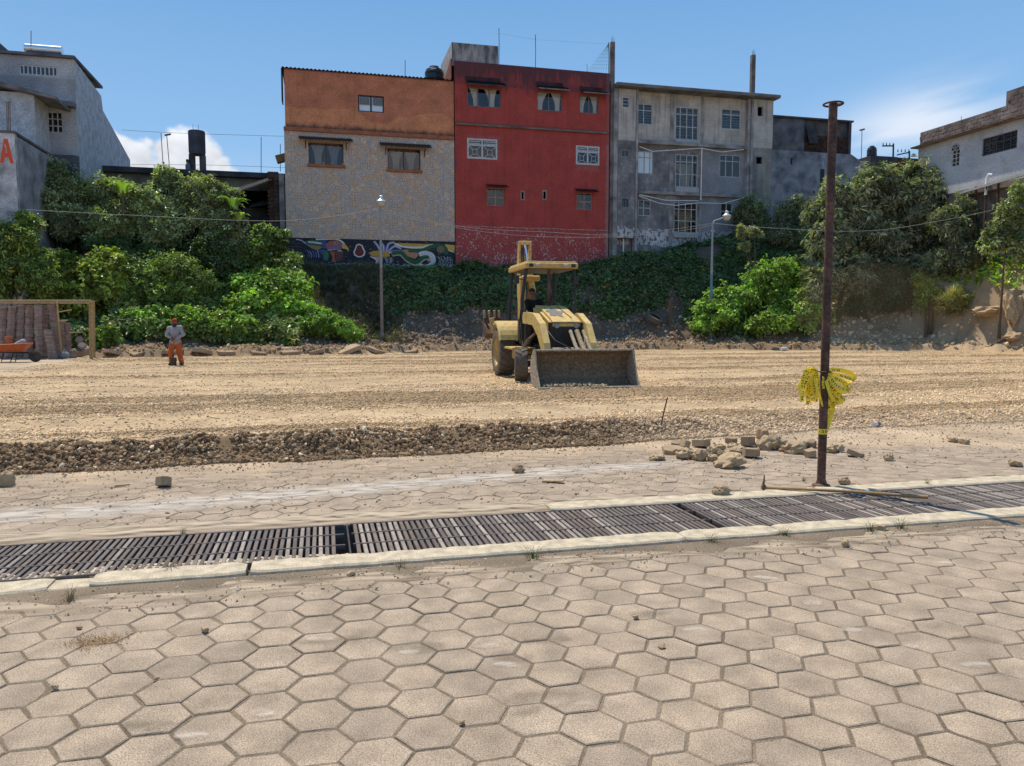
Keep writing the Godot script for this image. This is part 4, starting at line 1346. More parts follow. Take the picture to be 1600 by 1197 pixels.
func build_gray_house():
	var z := -46.0
	var x0 := wp(958, 260, z).x
	var x1 := wp(1206, 260, z).x
	var ylow := 4.6
	var ytop := wp(1085, 143.5, z).y
	var p := V3(x0, ylow, z)
	var o := MB.new(p)
	var t := thing("grey_block_house", "three storey unfinished grey block house with white barred doors and blackened middle floors", "house", p)
	var xb := wp(996.5, 260, z).x
	var xc := wp(1168, 260, z).x
	var yb := wp(978, 372, z).y
	var ys3 := wp(1080, 225.5, z).y
	var ys2 := wp(1080, 302.5, z).y
	var full := [x0, ylow, x1, ytop]
	var n := noise(51, 0.012, 5)
	var n2 := noise(52, 0.05, 4)
	var W := 640
	var H := 600
	var img := paint_image(W, H, func(x, y):
		var wx: float = lerpf(x0, x1, float(x) / W)
		var wy: float = lerpf(ytop, ylow, float(y) / H)
		var f: float = n.get_noise_2d(x, y)
		var g: float = n2.get_noise_2d(x, y)
		var c := L(0.64, 0.57, 0.50)
		# bare blocks: 0.4 x 0.2 m joints, a little paler or darker from block to block
		var row := int(floor(wy / 0.21))
		var bxx: float = wx / 0.42 + (0.5 if row % 2 == 0 else 0.0)
		c *= 0.93 + 0.14 * fposmod(sin(floor(bxx) * 12.9 + row * 78.2) * 43758.5, 1.0)
		if fposmod(wy / 0.21, 1.0) < 0.10 or fposmod(bxx, 1.0) < 0.05: c *= 0.90
		c *= 0.92 + 0.30 * f - 0.5 * clampf(n2.get_noise_2d(x * 1.3, y * 0.07) - 0.1, 0, 1)
		var low: float = ys3 - 0.12 if wx > xb and wx < xc else wp(978, 219, z).y
		if wx > xc: low = wp(1190, 231, z).y
		if wy < low:
			var d := L(0.28, 0.265, 0.27) * (0.9 + 0.5 * f + 0.25 * g)
			var worn := clampf((g + 0.6 * f - 0.30) * 2.6, 0, 1)
			d = d.lerp(L(0.44, 0.42, 0.41), worn * 0.8)
			if wx > xc and wy > ys2 and wx > xc + 0.7: d = d.lerp(c * 0.6, 0.8)
			if wx > lerpf(xb, xc, 0.6) and wx < xc: d = d.lerp(L(0.40, 0.41, 0.45), 0.45)
			c = d
		if wy < wp(1020, 358.0 + 8.0 * g, z).y:
			c = L(0.70, 0.70, 0.72) * (0.9 + 0.3 * f)
			if g * 0.8 + n2.get_noise_2d(x * 2.0, y * 0.6) > 0.16: c = L(0.20, 0.185, 0.17)
		if wy < wp(1020, 382.0 + 5.0 * f, z).y:
			c = L(0.38, 0.345, 0.31) * (0.8 + 0.5 * f + 0.5 * g)
		return c)
	var m := painted("grey_facade", img, 0.95, "grain", 0.8)
	# openings
	var bay := [R(972.6, 151.4, 983.4, 168, z), R(970.8, 233.5, 983.4, 245.5, z), R(972, 311, 982, 323, z)]
	var lw := [R(999.5, 159.5, 1023.3, 192.7, z), R(999.5, 234, 1024.4, 270, z), R(1000.5, 311, 1020.4, 336.4, z)]
	var rw := [R(1131.6, 168, 1162, 200.4, z), R(1128.7, 240.5, 1161.4, 275.5, z), R(1130.5, 316, 1148.5, 340, z)]
	var dr := [R(1059, 165, 1095.5, 226, z), R(1059, 239.6, 1094.4, 299.5, z), R(1056.5, 315, 1093.2, 371, z)]
	var rb := [R(1184, 166.5, 1192.5, 181.4, z), R(1182, 245, 1191, 256, z)]
	var mainh := []
	for a in [lw, rw, dr]: mainh.append_array(a)
	var f := MB.new(p)
	wall(f, [xb, ylow, xc, ytop - 0.1], z - 0.35, mainh, 0.2, full)
	part("recessed_wall", f, m, t)
	var b1 := MB.new(p)
	wall(b1, [x0 + 0.32, yb, xb - 0.17, ytop - 0.15], z, bay, 0.2, full)
	wall(b1, [xc + 0.38, ylow, x1, ytop - 0.15], z, rb, 0.2, full)
	wall(b1, [x0 + 0.32, ylow, xb - 0.17, yb], z - 0.5, [], 0.2, full)
	part("bay_wall", b1, m, t)
	var b2 := MB.new(p)
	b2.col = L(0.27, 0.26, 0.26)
	for q in [[x0 + 0.32, yb, xb - 0.17], [xc + 0.38, ylow, x1]]:
		b2.quad(V3(q[0], q[1], z), V3(q[0], ytop - 0.15, z), V3(q[0], ytop - 0.15, z - 0.6), V3(q[0], q[1], z - 0.6), Vector3.LEFT)
		b2.quad(V3(q[2], q[1], z), V3(q[2], ytop - 0.15, z), V3(q[2], ytop - 0.15, z - 0.6), V3(q[2], q[1], z - 0.6), Vector3.RIGHT)
		b2.quad(V3(q[0], q[1], z), V3(q[2], q[1], z), V3(q[2], q[1], z - 0.6), V3(q[0], q[1], z - 0.6), Vector3.DOWN)
	shell(b2, [x0, ylow, x1, ytop - 0.12], z - 0.62, 9.0)
	part("side_wall", b2, mats.stucco_dirty, t)
	# columns
	for q in [[x0 + 0.02, x0 + 0.30, z + 0.03], [xb - 0.15, xb + 0.0, z + 0.04], [xc, xc + 0.20, z - 0.06], [xc + 0.21, xc + 0.37, z + 0.03], [wp(1098, 250, z).x, wp(1102, 250, z).x, z - 0.31], [wp(1050, 250, z).x, wp(1056, 250, z).x, z - 0.31]]:
		var c := MB.new(p)
		c.col = L(0.58, 0.54, 0.51)
		c.bx(q[0], ylow, z - 0.5, q[1], ytop - 0.13, q[2], 0.02)
		part("column", c, mats.stucco_dirty, t)
	for y in [ys3, ys2]:
		var s := MB.new(p)
		s.col = L(0.52, 0.47, 0.44)
		s.bx(xb + 0.003, y - 0.11, z - 0.4, xc - 0.003, y + 0.11, z - 0.02 if y == ys3 else z - 0.12, 0.02)
		part("floor_slab", s, mats.stucco_dirty, t)
	var rs := MB.new(p)
	rs.col = L(0.30, 0.28, 0.28)
	rs.bx(x0 - 0.02, ytop - 0.13, z - 9.6, wp(1213, 150, z).x, ytop + 0.07, z + 0.55, 0.02)
	part("roof_slab", rs, mats.stucco_dirty, t)
	# windows and barred doors
	var wh := L(0.74, 0.72, 0.68)
	for k in 3:
		var w = bay[k]
		window(t, w, z - 0.03, [wh, L(0.45, 0.42, 0.4), L(0.08, 0.09, 0.1)][k], o, 0.05, [] if k == 0 else [0.5], [0.34, 0.67] if k == 0 else [], 0.03)
	var zz := z - 0.38
	window(t, lw[0], zz, wh, o, 0.06, [0.42], [0.68], 0.06)
	window(t, rw[0], zz, wh, o, 0.06, [0.5], [0.72], 0.06)
	window(t, lw[1], zz, L(0.6, 0.58, 0.55), o, 0.06, [0.45, 0.8], [0.72], 0.05, "pale_pane")
	window(t, rw[1], zz, wh, o, 0.05, [0.3, 0.63], [0.72], 0.05)
	window(t, lw[2], zz, wh, o, 0.05, [0.45], [0.5], 0.06)
	window(t, rw[2], zz, wh, o, 0.05, [0.5], [0.45], 0.06)
	for s in [lw[0], rw[0]]:
		for k in 7:
			var lv := MB.new(p)
			lv.col = L(0.30, 0.29, 0.28)
			var yy := lerpf(s[1], s[3], 0.08 + k * 0.125)
			lv.beam(V3(s[0] + 0.05, yy, zz - 0.10), V3(s[2] - 0.05, yy, zz - 0.10), 0.02, 0.05)
			part("louvre", lv, mats.paint, t)
	var sheet := MB.new(p)
	sheet.col = L(0.68, 0.68, 0.68)
	sheet.bx(lw[1][0] + 0.12, lw[1][1] + 0.06, zz - 0.2, lw[1][0] + 0.62, lw[1][1] + 1.2, zz - 0.16)
	part("board", sheet, mats.paint, t)
	for k in 3:
		var w = dr[k]
		var sill: float = w[1] + (w[3] - w[1]) * [0.15, 0.13, 0.135][k]
		var d := window(t, [w[0], sill, w[2], w[3]], zz, wh, o, 0.06, [0.22, 0.50, 0.76], [0.40, 0.78], 0.05, "pane", "tall white barred balcony door")
		var pn := MB.new(p)
		pn.col = L(0.62, 0.62, 0.63)
		pn.bx(w[0] - 0.03, w[1], z - 0.32, w[2] + 0.03, sill - 0.003, z - 0.20)
		for q in 9: pn.bx(lerpf(w[0], w[2], q / 9.0 + 0.03), w[1] + 0.04, z - 0.2, lerpf(w[0], w[2], q / 9.0 + 0.07), sill - 0.04, z - 0.185)
		part("door_panel", pn, mats.paint, d)
		for q in 10:
			var bar := MB.new(p)
			bar.col = L(0.45, 0.44, 0.42)
			var yy := lerpf(sill, w[3], 0.05 + q * 0.1)
			bar.beam(V3(w[0] + 0.06, yy, zz - 0.09), V3(w[2] - 0.06, yy, zz - 0.09), 0.02, 0.025)
			part("bar", bar, mats.paint, d)
		if k > 0: drape(t, w[0] + 0.15, w[2] - 0.1, sill, w[3] - 0.5, zz - 0.5, 0.7, o, L(0.7, 0.6, 0.42))
	# pipes slung under the slabs
	for q in [[[999, 229], [1020, 236.5], [1060, 234], [1095, 231.5], [1128, 237.5], [1162, 233.5]], [[998, 306], [1030, 317.5], [1056, 321], [1092, 317], [1130, 318], [1162, 309]], [[999, 304], [1040, 313], [1092, 314]]]:
		var pts := []
		for a in q: pts.append(wp(a[0], a[1], z + 0.06))
		var tb := MB.new(p)
		tb.tube(pts, 0.028, 6)
		part("pipe", tb, mats.white_plastic, t)
	var vp := MB.new(p)
	vp.tube([wp(1096.5, 231, z + 0.06), wp(1096, 270, z + 0.03), wp(1095, 313, z + 0.03)], 0.035, 6)
	part("pipe", vp, mats.white_plastic, t)
	var dp := MB.new(p)
	dp.tube([wp(974, 372, z - 0.3), wp(974, 400, z - 0.3)], 0.05, 8)
	part("drain_pipe", dp, mats.white_plastic, t)
	# unfinished columns standing above the roofs
	for q in [[956.2, 66, 0.2, "tall bare concrete column between the red house and the grey block house"], [1175.4, 86, 0.2, "bare concrete column rising alone from the grey block house roof"]]:
		var base: float = ytop + 0.07
		var a := wp(q[0], 140, z - 0.15)
		var top := wp(q[0], q[1], z - 0.15).y
		var lowy := base if q[0] > 1000 else ylow
		var c := MB.new(V3(a.x, lowy, z - 0.15))
		c.col = L(0.30, 0.25, 0.235)
		c.bx(a.x - 0.13, lowy, z - 0.29, a.x + 0.13, top, z - 0.01, 0.015)
		var pos := V3(a.x, lowy, z - 0.15)
		if q[0] < 1000: pos.x -= 0.0
		var col := thing("concrete_column", q[3], "column", pos, 0, "unfinished rooftop columns")
		part("shaft", c, mats.stucco_dirty, col)
		for k in 3:
			var rbm := MB.new(pos)
			rbm.tube([V3(a.x - 0.08 + k * 0.08, top - 0.02, z - 0.1), V3(a.x - 0.08 + k * 0.085, top + 0.25 + 0.1 * (k % 2), z - 0.1)], 0.012, 5)
			part("starter_bar", rbm, mats.rusty, col)

func build_dark_block():
	var z := -52.0
	var r := R(1200, 187, 1327, 330, z)
	var ylow := 6.0
	var ymid := wp(1260, 238, z).y
	var p := V3(r[0], ylow, z)
	var t := thing("dark_block_building", "sooty block building with a tin patch and brick band behind the rusty pole", "building", p)
	var mb := MB.new(p)
	mb.col = L(0.22, 0.22, 0.245)
	wall(mb, [r[0], ymid, wp(1257, 200, z).x, r[3]], z, [], 0.1)
	shell(mb, [r[0], ylow, r[2], r[3]], z - 0.3, 8.0)
	part("upper_wall", mb, mats.stucco_dirty, t)
	var lo := MB.new(p)
	lo.col = L(0.40, 0.41, 0.46)
	var lx1 := wp(1352, 250, z).x
	lo.extrude(PackedVector2Array([Vector2(r[0], ylow), Vector2(lx1 + 1.2, ylow), Vector2(lx1 + 1.2, ymid - 1.6), Vector2(lx1, ymid - 0.75), Vector2(r[2], ymid), Vector2(r[0], ymid)]), 0.3, T3(V3(0, 0, z + 0.05)))
	part("lower_wall", lo, mats.stucco_dirty, t)
	var br := MB.new(p)
	# brick band, brick by brick
	var bx0 := wp(1258, 200, z).x
	var back := MB.new(p)
	back.col = L(0.17, 0.15, 0.15)
	back.bx(bx0, ymid, z - 0.25, r[2], r[3], z - 0.12)
	var infill := part("brick_infill", back, mats.stucco_dirty, t)
	var bm := []
	for k in 3:
		var b := MB.new()
		b.col = [L(0.20, 0.085, 0.055), L(0.15, 0.07, 0.05), L(0.24, 0.12, 0.08)][k]
		b.box(Transform3D(), V3(0.27, 0.075, 0.1), 0.006)
		bm.append(b.mesh())
	for j in 14:
		for i in 13:
			var x := bx0 + 0.16 + i * 0.295 + (0.147 if j % 2 else 0.0)
			if x > r[2] - 0.3: continue
			var e := part("brick", bm[rng.randi() % 3], mats.brick, infill)
			e.position = V3(x, ymid + 0.06 + j * 0.092, z - 0.08 + rng.randf_range(-0.01, 0.02)) - p
	var tn := MB.new(p)
	tn.col = L(0.34, 0.35, 0.36)
	corrugated(tn, wp(1259, 194, z + 0.15), wp(1274, 196, z + 0.1), wp(1279, 224, z + 0.2), wp(1265, 224, z + 0.25), 8, 0.02)
	part("tin_patch", tn, mats.sheet_metal, t, "crooked pale corrugated sheet")
	var lt := MB.new(p)
	lt.col = L(0.13, 0.12, 0.13)
	lt.bx(r[0] - 0.02, r[3], z - 8.2, r[2] + 0.15, r[3] + 0.12, z + 0.18)
	part("roof_edge", lt, mats.stucco_dirty, t)
	var cb := MB.new(p)
	cb.col = L(0.14, 0.13, 0.14)
	cb.bx(r[2] - 0.2, ymid, z - 0.3, r[2] + 0.02, r[3], z + 0.1)
	part("corner_post", cb, mats.stucco_dirty, t)
	for q in [[1233, 1235.5, 248, 258, L(0.05, 0.05, 0.055)], [1268, 1270.5, 299, 303, L(0.04, 0.04, 0.045)], [1281, 1284, 250, 265, L(0.5, 0.52, 0.54)], [1279, 1285, 265, 297, L(0.06, 0.06, 0.065)]]:
		var rr := R(q[0], q[2], q[1], q[3], z)
		var h := MB.new(p)
		h.col = q[4]
		h.bx(rr[0], rr[1], z + 0.15, rr[2], rr[3], z + 0.215)
		part("opening_board" if q[4].r > 0.3 else "slot", h, mats.stucco_dirty, t)
	var sl := MB.new(p)
	sl.col = L(0.24, 0.225, 0.21)
	var r2 := R(1207, 222, 1245, 236, z)
	sl.bx(r2[0], r2[1], z + 0.002, r2[2], r2[3], z + 0.08)
	part("patch_wall", sl, mats.stucco_dirty, t)

func build_right_house():
	# local axes: u = world z + 30, v = world y, w outwards (towards -x)
	var X := 34.0
	var U := func(px: float, py: float) -> Vector2:
		var q := xp(px, py, X)
		return Vector2(q.z + 30.0, q.y)
	var t := thing("white_corner_house", "dingy white house at the right edge with arched window, tiled eave and bare parapet", "house", V3(X, 0, -30), -PI / 2)
	var eave: float = 11.72
	var a: Vector2 = U.call(1435, 235)
	var u0 := a.x
	var u1 := 8.0
	var aw0: Vector2 = U.call(1485.5, 262)
	var aw1: Vector2 = U.call(1500, 229)
	var w0: Vector2 = U.call(1534, 244)
	var w1: Vector2 = U.call(1590, 203)
	var arch := [aw0.x, aw0.y, aw1.x, aw1.y - 0.1]
	var wide := [w0.x, minf(w0.y, 10.35), w1.x, 11.25]
	var n := noise(61, 0.012, 5)
	var ybot := 8.75
	var img := paint_image(512, 160, func(x, y):
		var c := L(0.74, 0.74, 0.76) * (0.92 + 0.22 * n.get_noise_2d(x, y))
		var s := smoothstep(0.05, 0.5, n.get_noise_2d(x * 1.5 + 90, y * 0.8))
		c = c.lerp(L(0.48, 0.47, 0.47), s * 0.7)
		if x > 235 and x < 262 and y < 110: c = c.lerp(L(0.30, 0.29, 0.29), 0.5)
		return c)
	var f := MB.new()
	wall(f, [u0, ybot, u1, eave], 0, [arch, wide], 0.2)
	part("wall", f, painted("dingy_white", img), t)
	var sh := MB.new()
	sh.col = L(0.55, 0.54, 0.53)
	shell(sh, [u0, 1.0, u1, eave + 0.1], -0.12, 9.0)
	part("back_wall", sh, mats.stucco_dirty, t)
	var lw := MB.new()
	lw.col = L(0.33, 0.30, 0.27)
	lw.bx(u0, 1.0, -0.4, u1, ybot, -0.11)
	part("lower_wall", lw, mats.stucco_dirty, t)
	var lb := MB.new()
	lb.col = L(0.36, 0.31, 0.27)
	lb.bx(u0 + 3.2, ybot - 0.32, -0.1, u1, ybot - 0.002, 0.35, 0.02)
	part("ledge", lb, mats.stucco_dirty, t)
	# eave, tile by tile
	var es := MB.new()
	es.col = L(0.45, 0.33, 0.26)
	es.bx(u0 - 0.15, eave + 0.0, -0.3, u1, eave + 0.06, 0.42)
	var ev := part("eave", es, mats.stucco_dirty, t)
	var tl := MB.new()
	tl.col = L(0.36, 0.12, 0.06)
	tl.box(Transform3D(Basis(), Vector3.ZERO), V3(0.235, 0.045, 0.30), 0.012)
	var tlm := tl.mesh()
	for k in int((u1 - u0) / 0.25):
		var e := part("tile", tlm, mats.brick, ev)
		e.position = V3(u0 - 0.02 + k * 0.25, eave + 0.085 + rng.randf_range(-0.008, 0.008), 0.30)
		e.rotation.x = 0.25
	# parapet of bare blocks
	var pb := MB.new()
	pb.col = L(0.36, 0.30, 0.27)
	var ucut := -2.75
	pb.bx(u0 + 0.05, eave + 0.06, -0.3, ucut, 12.62, -0.05)
	var par := part("parapet", pb, mats.stucco_dirty, t)
	var cb := MB.new()
	cb.col = L(0.34, 0.27, 0.24)
	cb.bx(ucut + 0.002, eave + 0.06, -1.6, u1, 13.32, -0.03)
	part("corner_block", cb, mats.stucco_dirty, par)
	var bmsh := []
	for k in 3:
		var b := MB.new()
		b.col = [L(0.40, 0.31, 0.26), L(0.33, 0.26, 0.23), L(0.44, 0.36, 0.31)][k]
		b.box(Transform3D(), V3(0.39, 0.185, 0.05), 0.008)
		bmsh.append(b.mesh())
	for j in 7:
		for k in 27:
			var u := u0 + 0.25 + k * 0.405 + (0.2 if j % 2 else 0.0)
			var y := eave + 0.16 + j * 0.2
			if u > 2.2 or (y > 12.5 and u < ucut + 0.2): continue
			var e := part("block", bmsh[rng.randi() % 3], mats.stucco_dirty, par)
			e.position = V3(u, y, -0.035 + rng.randf_range(-0.008, 0.008))
	var tw := MB.new()
	tw.lathe([Vector2(0, 0), Vector2(0.16, 0), Vector2(0.2, 0.15), Vector2(0.15, 0.28), Vector2(0, 0.3)], 10, T3(V3(-0.9, 13.32, -0.4)))
	part("roof_cap", tw, mats.plastic_black, par)
	# arched window
	var wh := L(0.72, 0.72, 0.72)
	var o := MB.new()
	window(t, arch, -0.05, wh, o, 0.06, [0.5], [0.25, 0.5, 0.75], 0.05, "pane", "white framed window with an arched fanlight")
	var fan := MB.new()
	fan.col = wh
	var c := V3((arch[0] + arch[2]) / 2, arch[3], 0.02)
	var rad: float = (arch[2] - arch[0]) / 2
	var arcp := []
	for k in 13: arcp.append(c + V3(cos(PI * k / 12.0), sin(PI * k / 12.0), 0) * rad)
	fan.tube(arcp, 0.035, 6)
	for k in 3:
		var an := PI * (k + 1) / 4.0
		fan.beam(c, c + V3(cos(an), sin(an), 0) * rad, 0.04, 0.04)
	var fl := part("fanlight", fan, mats.paint, t)
	var pd := MB.new()
	var poly := PackedVector2Array()
	for k in 13: poly.append(Vector2(c.x + cos(PI * k / 12.0) * rad, c.y + sin(PI * k / 12.0) * rad))
	pd.extrude(poly, 0.02, T3(V3(0, 0, 0.004)))
	part("pane", pd, mats.glass, fl)
	window(t, wide, -0.06, L(0.10, 0.10, 0.11), o, 0.06, [0.2, 0.4, 0.6, 0.8], [0.62], 0.05, "pane", "wide dark window with bars")
	for k in 6:
		var lv := MB.new()
		lv.col = L(0.22, 0.22, 0.23)
		var yy := lerpf(wide[1], wide[3], 0.1 + k * 0.15)
		lv.beam(V3(wide[0] + 0.05, yy, -0.13), V3(wide[2] - 0.05, yy, -0.13), 0.02, 0.04)
		part("louvre", lv, mats.paint, t)
	# waste pipe and lean-to beam
	var pp := MB.new()
	pp.tube([V3(-3.2, 8.2, 0.5), V3(-3.25, 9.1, 0.42), V3(-3.2, 9.25, 0.36), V3(-3.05, 9.2, 0.3)], 0.07, 8)
	part("waste_pipe", pp, mats.white_plastic, t)
	var u2: Vector2 = U.call(1512, 303)
	var bm := MB.new()
	bm.col = L(0.7, 0.68, 0.64)
	bm.beam(V3(u2.x, u2.y, 0.55), V3(u2.x + 6.0, u2.y + 0.45, 0.55), 0.12, 0.12)
	part("lean_to_beam", bm, mats.paint, t)
	for q in [[1536, 1], [1552, 0], [1571, 1]]:
		var uu: Vector2 = U.call(q[0], 320)
		var g := MB.new()
		g.bx(uu.x - 0.04, 5.4, 0.45, uu.x + 0.04, u2.y + 0.2, 0.53)
		part("post", g, mats.rusty, t)
	for q in [[1460, 222, 210], [1495, 208, 182], [1440, 238, 222]]:
		var b0: Vector2 = U.call(q[0], q[1])
		var b1: Vector2 = U.call(q[0], q[2])
		var g := MB.new()
		g.tube([V3(b0.x, b0.y - 0.4, -0.2), V3(b0.x + 0.06, b1.y, -0.2)], 0.014, 5)
		part("starter_bar", g, mats.rusty, par)

func build_far_roofs():
	# red shed with its tank, between the dark block and the white house
	var z := -58.0
	var r := R(1372, 249, 1440, 300, z)
	var p := V3(r[0], 6.5, z)
	var t := thing("red_shed", "dark red flat roofed building far back between dark block and white house", "building", p)
	var mb := MB.new(p)
	mb.col = L(0.26, 0.07, 0.05)
	wall(mb, [r[0], 6.5, r[2], r[3]], z, [], 0.1)
	shell(mb, [r[0], 6.5, r[2], r[3]], z, 6.0)
	part("wall", mb, mats.stucco_dirty, t)
	var cp := MB.new(p)
	cp.col = L(0.10, 0.09, 0.10)
	cp.bx(r[0] - 0.1, r[3], z - 6.1, r[2] + 0.1, r[3] + 0.12, z + 0.12)
	part("roof_slab", cp, mats.stucco_dirty, t)
	var r2 := R(1354, 246, 1396, 262, z)
	var pd := MB.new(p)
	pd.col = L(0.11, 0.11, 0.125)
	pd.bx(r2[0], 6.5, z - 2.5, r2[2], r2[3], z + 0.5)
	part("tank_platform", pd, mats.stucco_dirty, t)
	var tp := V3(wp(1369.5, 246, z).x, r2[3], z - 0.6)
	var tk := MB.new()
	tk.lathe([Vector2(0, 0), Vector2(0.38, 0), Vector2(0.40, 0.2), Vector2(0.42, 0.24), Vector2(0.40, 0.5), Vector2(0.41, 0.7), Vector2(0.33, 0.92), Vector2(0.20, 1.0), Vector2(0.20, 1.07), Vector2(0, 1.08)], 20)
	var tt := thing("water_tank", "small black water tank on the dark platform behind the right tree", "water tank", tp, 0, "black rooftop water tanks")
	part("tank", tk, mats.plastic_black, tt)
	for q in [[1396, 225, 262, 1379, 1396.5, 228, "wooden pole with insulated crossarm right of the small black tank"], [1421, 236, 262, 1402, 1421, 238, "second crossarm pole left of the white house eave"]]:
		var a := wp(q[0], q[2], z + 1)
		var b := wp(q[0], q[1], z + 1)
		var pole := thing("utility_pole", q[6], "utility pole", a, 0, "crossarm poles far right")
		var m := MB.new(a)
		m.tube([a - V3(0, 1.5, 0), b], 0.07, 6)
		part("pole", m, mats.black_metal, pole)
		var arm := MB.new(a)
		arm.beam(wp(q[3], q[5] + (4 if q[3] > 1400 else 0), z + 1), wp(q[4], q[5], z + 1), 0.1, 0.1)
		var ar := part("crossarm", arm, mats.black_metal, pole)
		for k in 4:
			var ip := wp(lerpf(q[3], q[4], 0.05 + k * 0.3), q[5] - 0.5, z + 1)
			var im := MB.new(a)
			im.tube([ip, ip + V3(0, 0.22, 0)], [0.045, 0.03], 6)
			part("insulator", im, mats.black_metal, ar)
	var ap := wp(1346, 250, -54)
	var an := MB.new(ap)
	an.tube([ap - V3(0, 0.6, 0), wp(1347, 202, -54)], 0.025, 6)
	an.beam(wp(1344, 203.5, -54), wp(1350.5, 202, -54), 0.15, 0.12)
	solo("roof_antenna", an, mats.dusty_steel, ap, "slim antenna with a small box right of the dark block", "antenna")

func build_left_houses():
	# house on the far left
	var z := -44.0
	var x1 := wp(118.5, 160, z).x
	var x0 := -26.0
	var p := V3(x1, 6.0, z)
	var o := MB.new(p)
	var ytop := 14.85
	var t := thing("left_white_house", "tall dingy white house at the far left with a long slanting side wall", "house", p)
	var w1 := R(30, 102.5, 89.5, 118, z)
	var w2 := R(57, 174, 98, 207, z)
	var n := noise(71, 0.014, 5)
	var img := paint_image(512, 320, func(x, y):
		var c := L(0.58, 0.57, 0.58) * (0.95 + 0.2 * n.get_noise_2d(x, y))
		var d := clampf(0.9 * n.get_noise_2d(x * 0.8, y * 0.5) + 0.25 + (0.35 if y > 45 and y < 105 else 0.0), 0, 1)
		return c.lerp(L(0.22, 0.22, 0.24), d * 0.75))
	var f := MB.new(p)
	wall(f, [x0, 6.0, x1, ytop], z, [w1, w2], 0.2, [x0, 8.0, x1, ytop])
	part("wall", f, painted("left_house_front", img), t)
	var side := MB.new(p)
	side.col = L(0.80, 0.80, 0.82)
	side.extrude(PackedVector2Array([Vector2(-44.02, 6.0), Vector2(-44.02, ytop), Vector2(-48.9, 14.42), Vector2(-49.15, 13.68), Vector2(-55.4, 12.17), Vector2(-55.4, 6.0)]), 0.25, Transform3D(Basis(Vector3.BACK, Vector3.UP, Vector3.LEFT), V3(x1 - 0.126, 0, 0)))
	part("side_wall", side, mats.plaster, t)
	var back := MB.new(p)
	back.col = L(0.4, 0.4, 0.4)
	shell(back, [x0, 6.0, x1 - 0.26, 12.1], z - 0.3, 11.0)
	back.quad(V3(x0, ytop - 0.2, z), V3(x1 - 0.26, ytop - 0.2, z), V3(x1 - 0.26, 12.1, z - 11), V3(x0, 12.1, z - 11), Vector3.UP)
	part("roof", back, mats.stucco_dirty, t)
	var rs := MB.new(p)
	rs.col = L(0.22, 0.22, 0.25)
	rs.bx(x0, ytop, z - 5.0, x1 + 0.08, ytop + 0.13, z + 0.22)
	part("roof_slab", rs, mats.stucco_dirty, t)
	window(t, w1, z - 0.03, L(0.75, 0.75, 0.76), o, 0.06, [0.111, 0.222, 0.333, 0.444, 0.555, 0.666, 0.777, 0.888], [], 0.06, "pane", "long white window of nine narrow panes")
	window(t, w2, z - 0.03, L(0.75, 0.75, 0.76), o, 0.05, [0.2, 0.4, 0.6, 0.8], [0.33, 0.66], 0.045, "pane", "white window of many small panes")
	# slab over the lower window and the projecting lower block with its sloping eave
	var s1 := MB.new(p)
	s1.col = L(0.36, 0.34, 0.34)
	s1.bx(wp(45, 165, z).x, wp(90, 166, z).y - 0.07, z + 0.002, x1 + 0.02, wp(90, 163, z).y + 0.06, z + 0.55)
	part("canopy_slab", s1, mats.stucco_dirty, t)
	var lx1 := wp(55, 190, -42).x
	var lb := MB.new(p)
	lb.col = L(0.78, 0.78, 0.80)
	lb.bx(x0, 6.0, -44.0, lx1, wp(28, 144, -42).y, -42.0)
	part("front_block", lb, mats.plaster, t)
	var ev := MB.new(p)
	ev.col = L(0.36, 0.33, 0.32)
	var ea := wp(-40, 124, -41.6)
	var eb := wp(86, 153, -41.6)
	ev.extrude(PackedVector2Array([Vector2(ea.x - 6, ea.y + 1.5), Vector2(ea.x, ea.y), Vector2(eb.x, eb.y - 0.05), Vector2(eb.x, eb.y + 0.1), Vector2(ea.x, ea.y + 0.22), Vector2(ea.x - 6, ea.y + 1.72)]), 2.4, T3(V3(0, 0, -42.8)))
	part("eave", ev, mats.stucco_dirty, t)
	var sb := MB.new(p)
	sb.col = L(0.20, 0.20, 0.22)
	sb.bx(wp(60, 250, z).x, 6.0, z + 0.002, x1 + 0.05, wp(100, 244, z).y, z + 0.35)
	part("base_block", sb, mats.stucco_dirty, t)
	var parp := wp(3, 80, z)
	var pc := MB.new(p)
	pc.col = L(0.16, 0.15, 0.16)
	pc.bx(x0, ytop + 0.13, z - 1.0, parp.x - 0.05, ytop + 0.5, z + 0.1)
	part("parapet", pc, mats.stucco_dirty, t)
	# solar water heater
	var sp := V3(wp(69, 90, -44.6).x, ytop + 0.13, -44.6)
	var sw := thing("solar_water_heater", "shiny solar water heater cylinder on the left white house roof", "water heater", sp)
	var cy := MB.new()
	var hw := 0.85
	cy.lathe([Vector2(0, -hw), Vector2(0.2, -hw), Vector2(0.22, -hw + 0.03), Vector2(0.22, hw - 0.03), Vector2(0.2, hw), Vector2(0, hw)], 20, Transform3D(Basis(Vector3.UP, Vector3.RIGHT, Vector3.FORWARD), V3(0, 0.42, 0)))
	part("cylinder", cy, basic("polished", L(0.72, 0.74, 0.76), 0.22, 0.9), sw)
	for sx in [-0.7, 0.7]:
		var lg := MB.new()
		lg.beam(V3(sx, 0, 0.1), V3(sx, 0.3, 0), 0.04, 0.04)
		lg.beam(V3(sx, 0, -0.9), V3(sx, 0.3, 0), 0.04, 0.04)
		part("leg", lg, mats.dusty_steel, sw)
	var ra := wp(48, 92, -44.4)
	var rd := MB.new(ra)
	rd.tube([ra - V3(0, 0.2, 0), wp(48.5, 48, -44.4)], 0.018, 6)
	solo("roof_rod", rd, mats.dusty_steel, ra, "thin antenna rod beside the solar water heater", "rod")
	# wall with the red letter
	var wz := -38.0
	var ax0 := -22.0
	var ax1 := wp(25, 260, wz).x
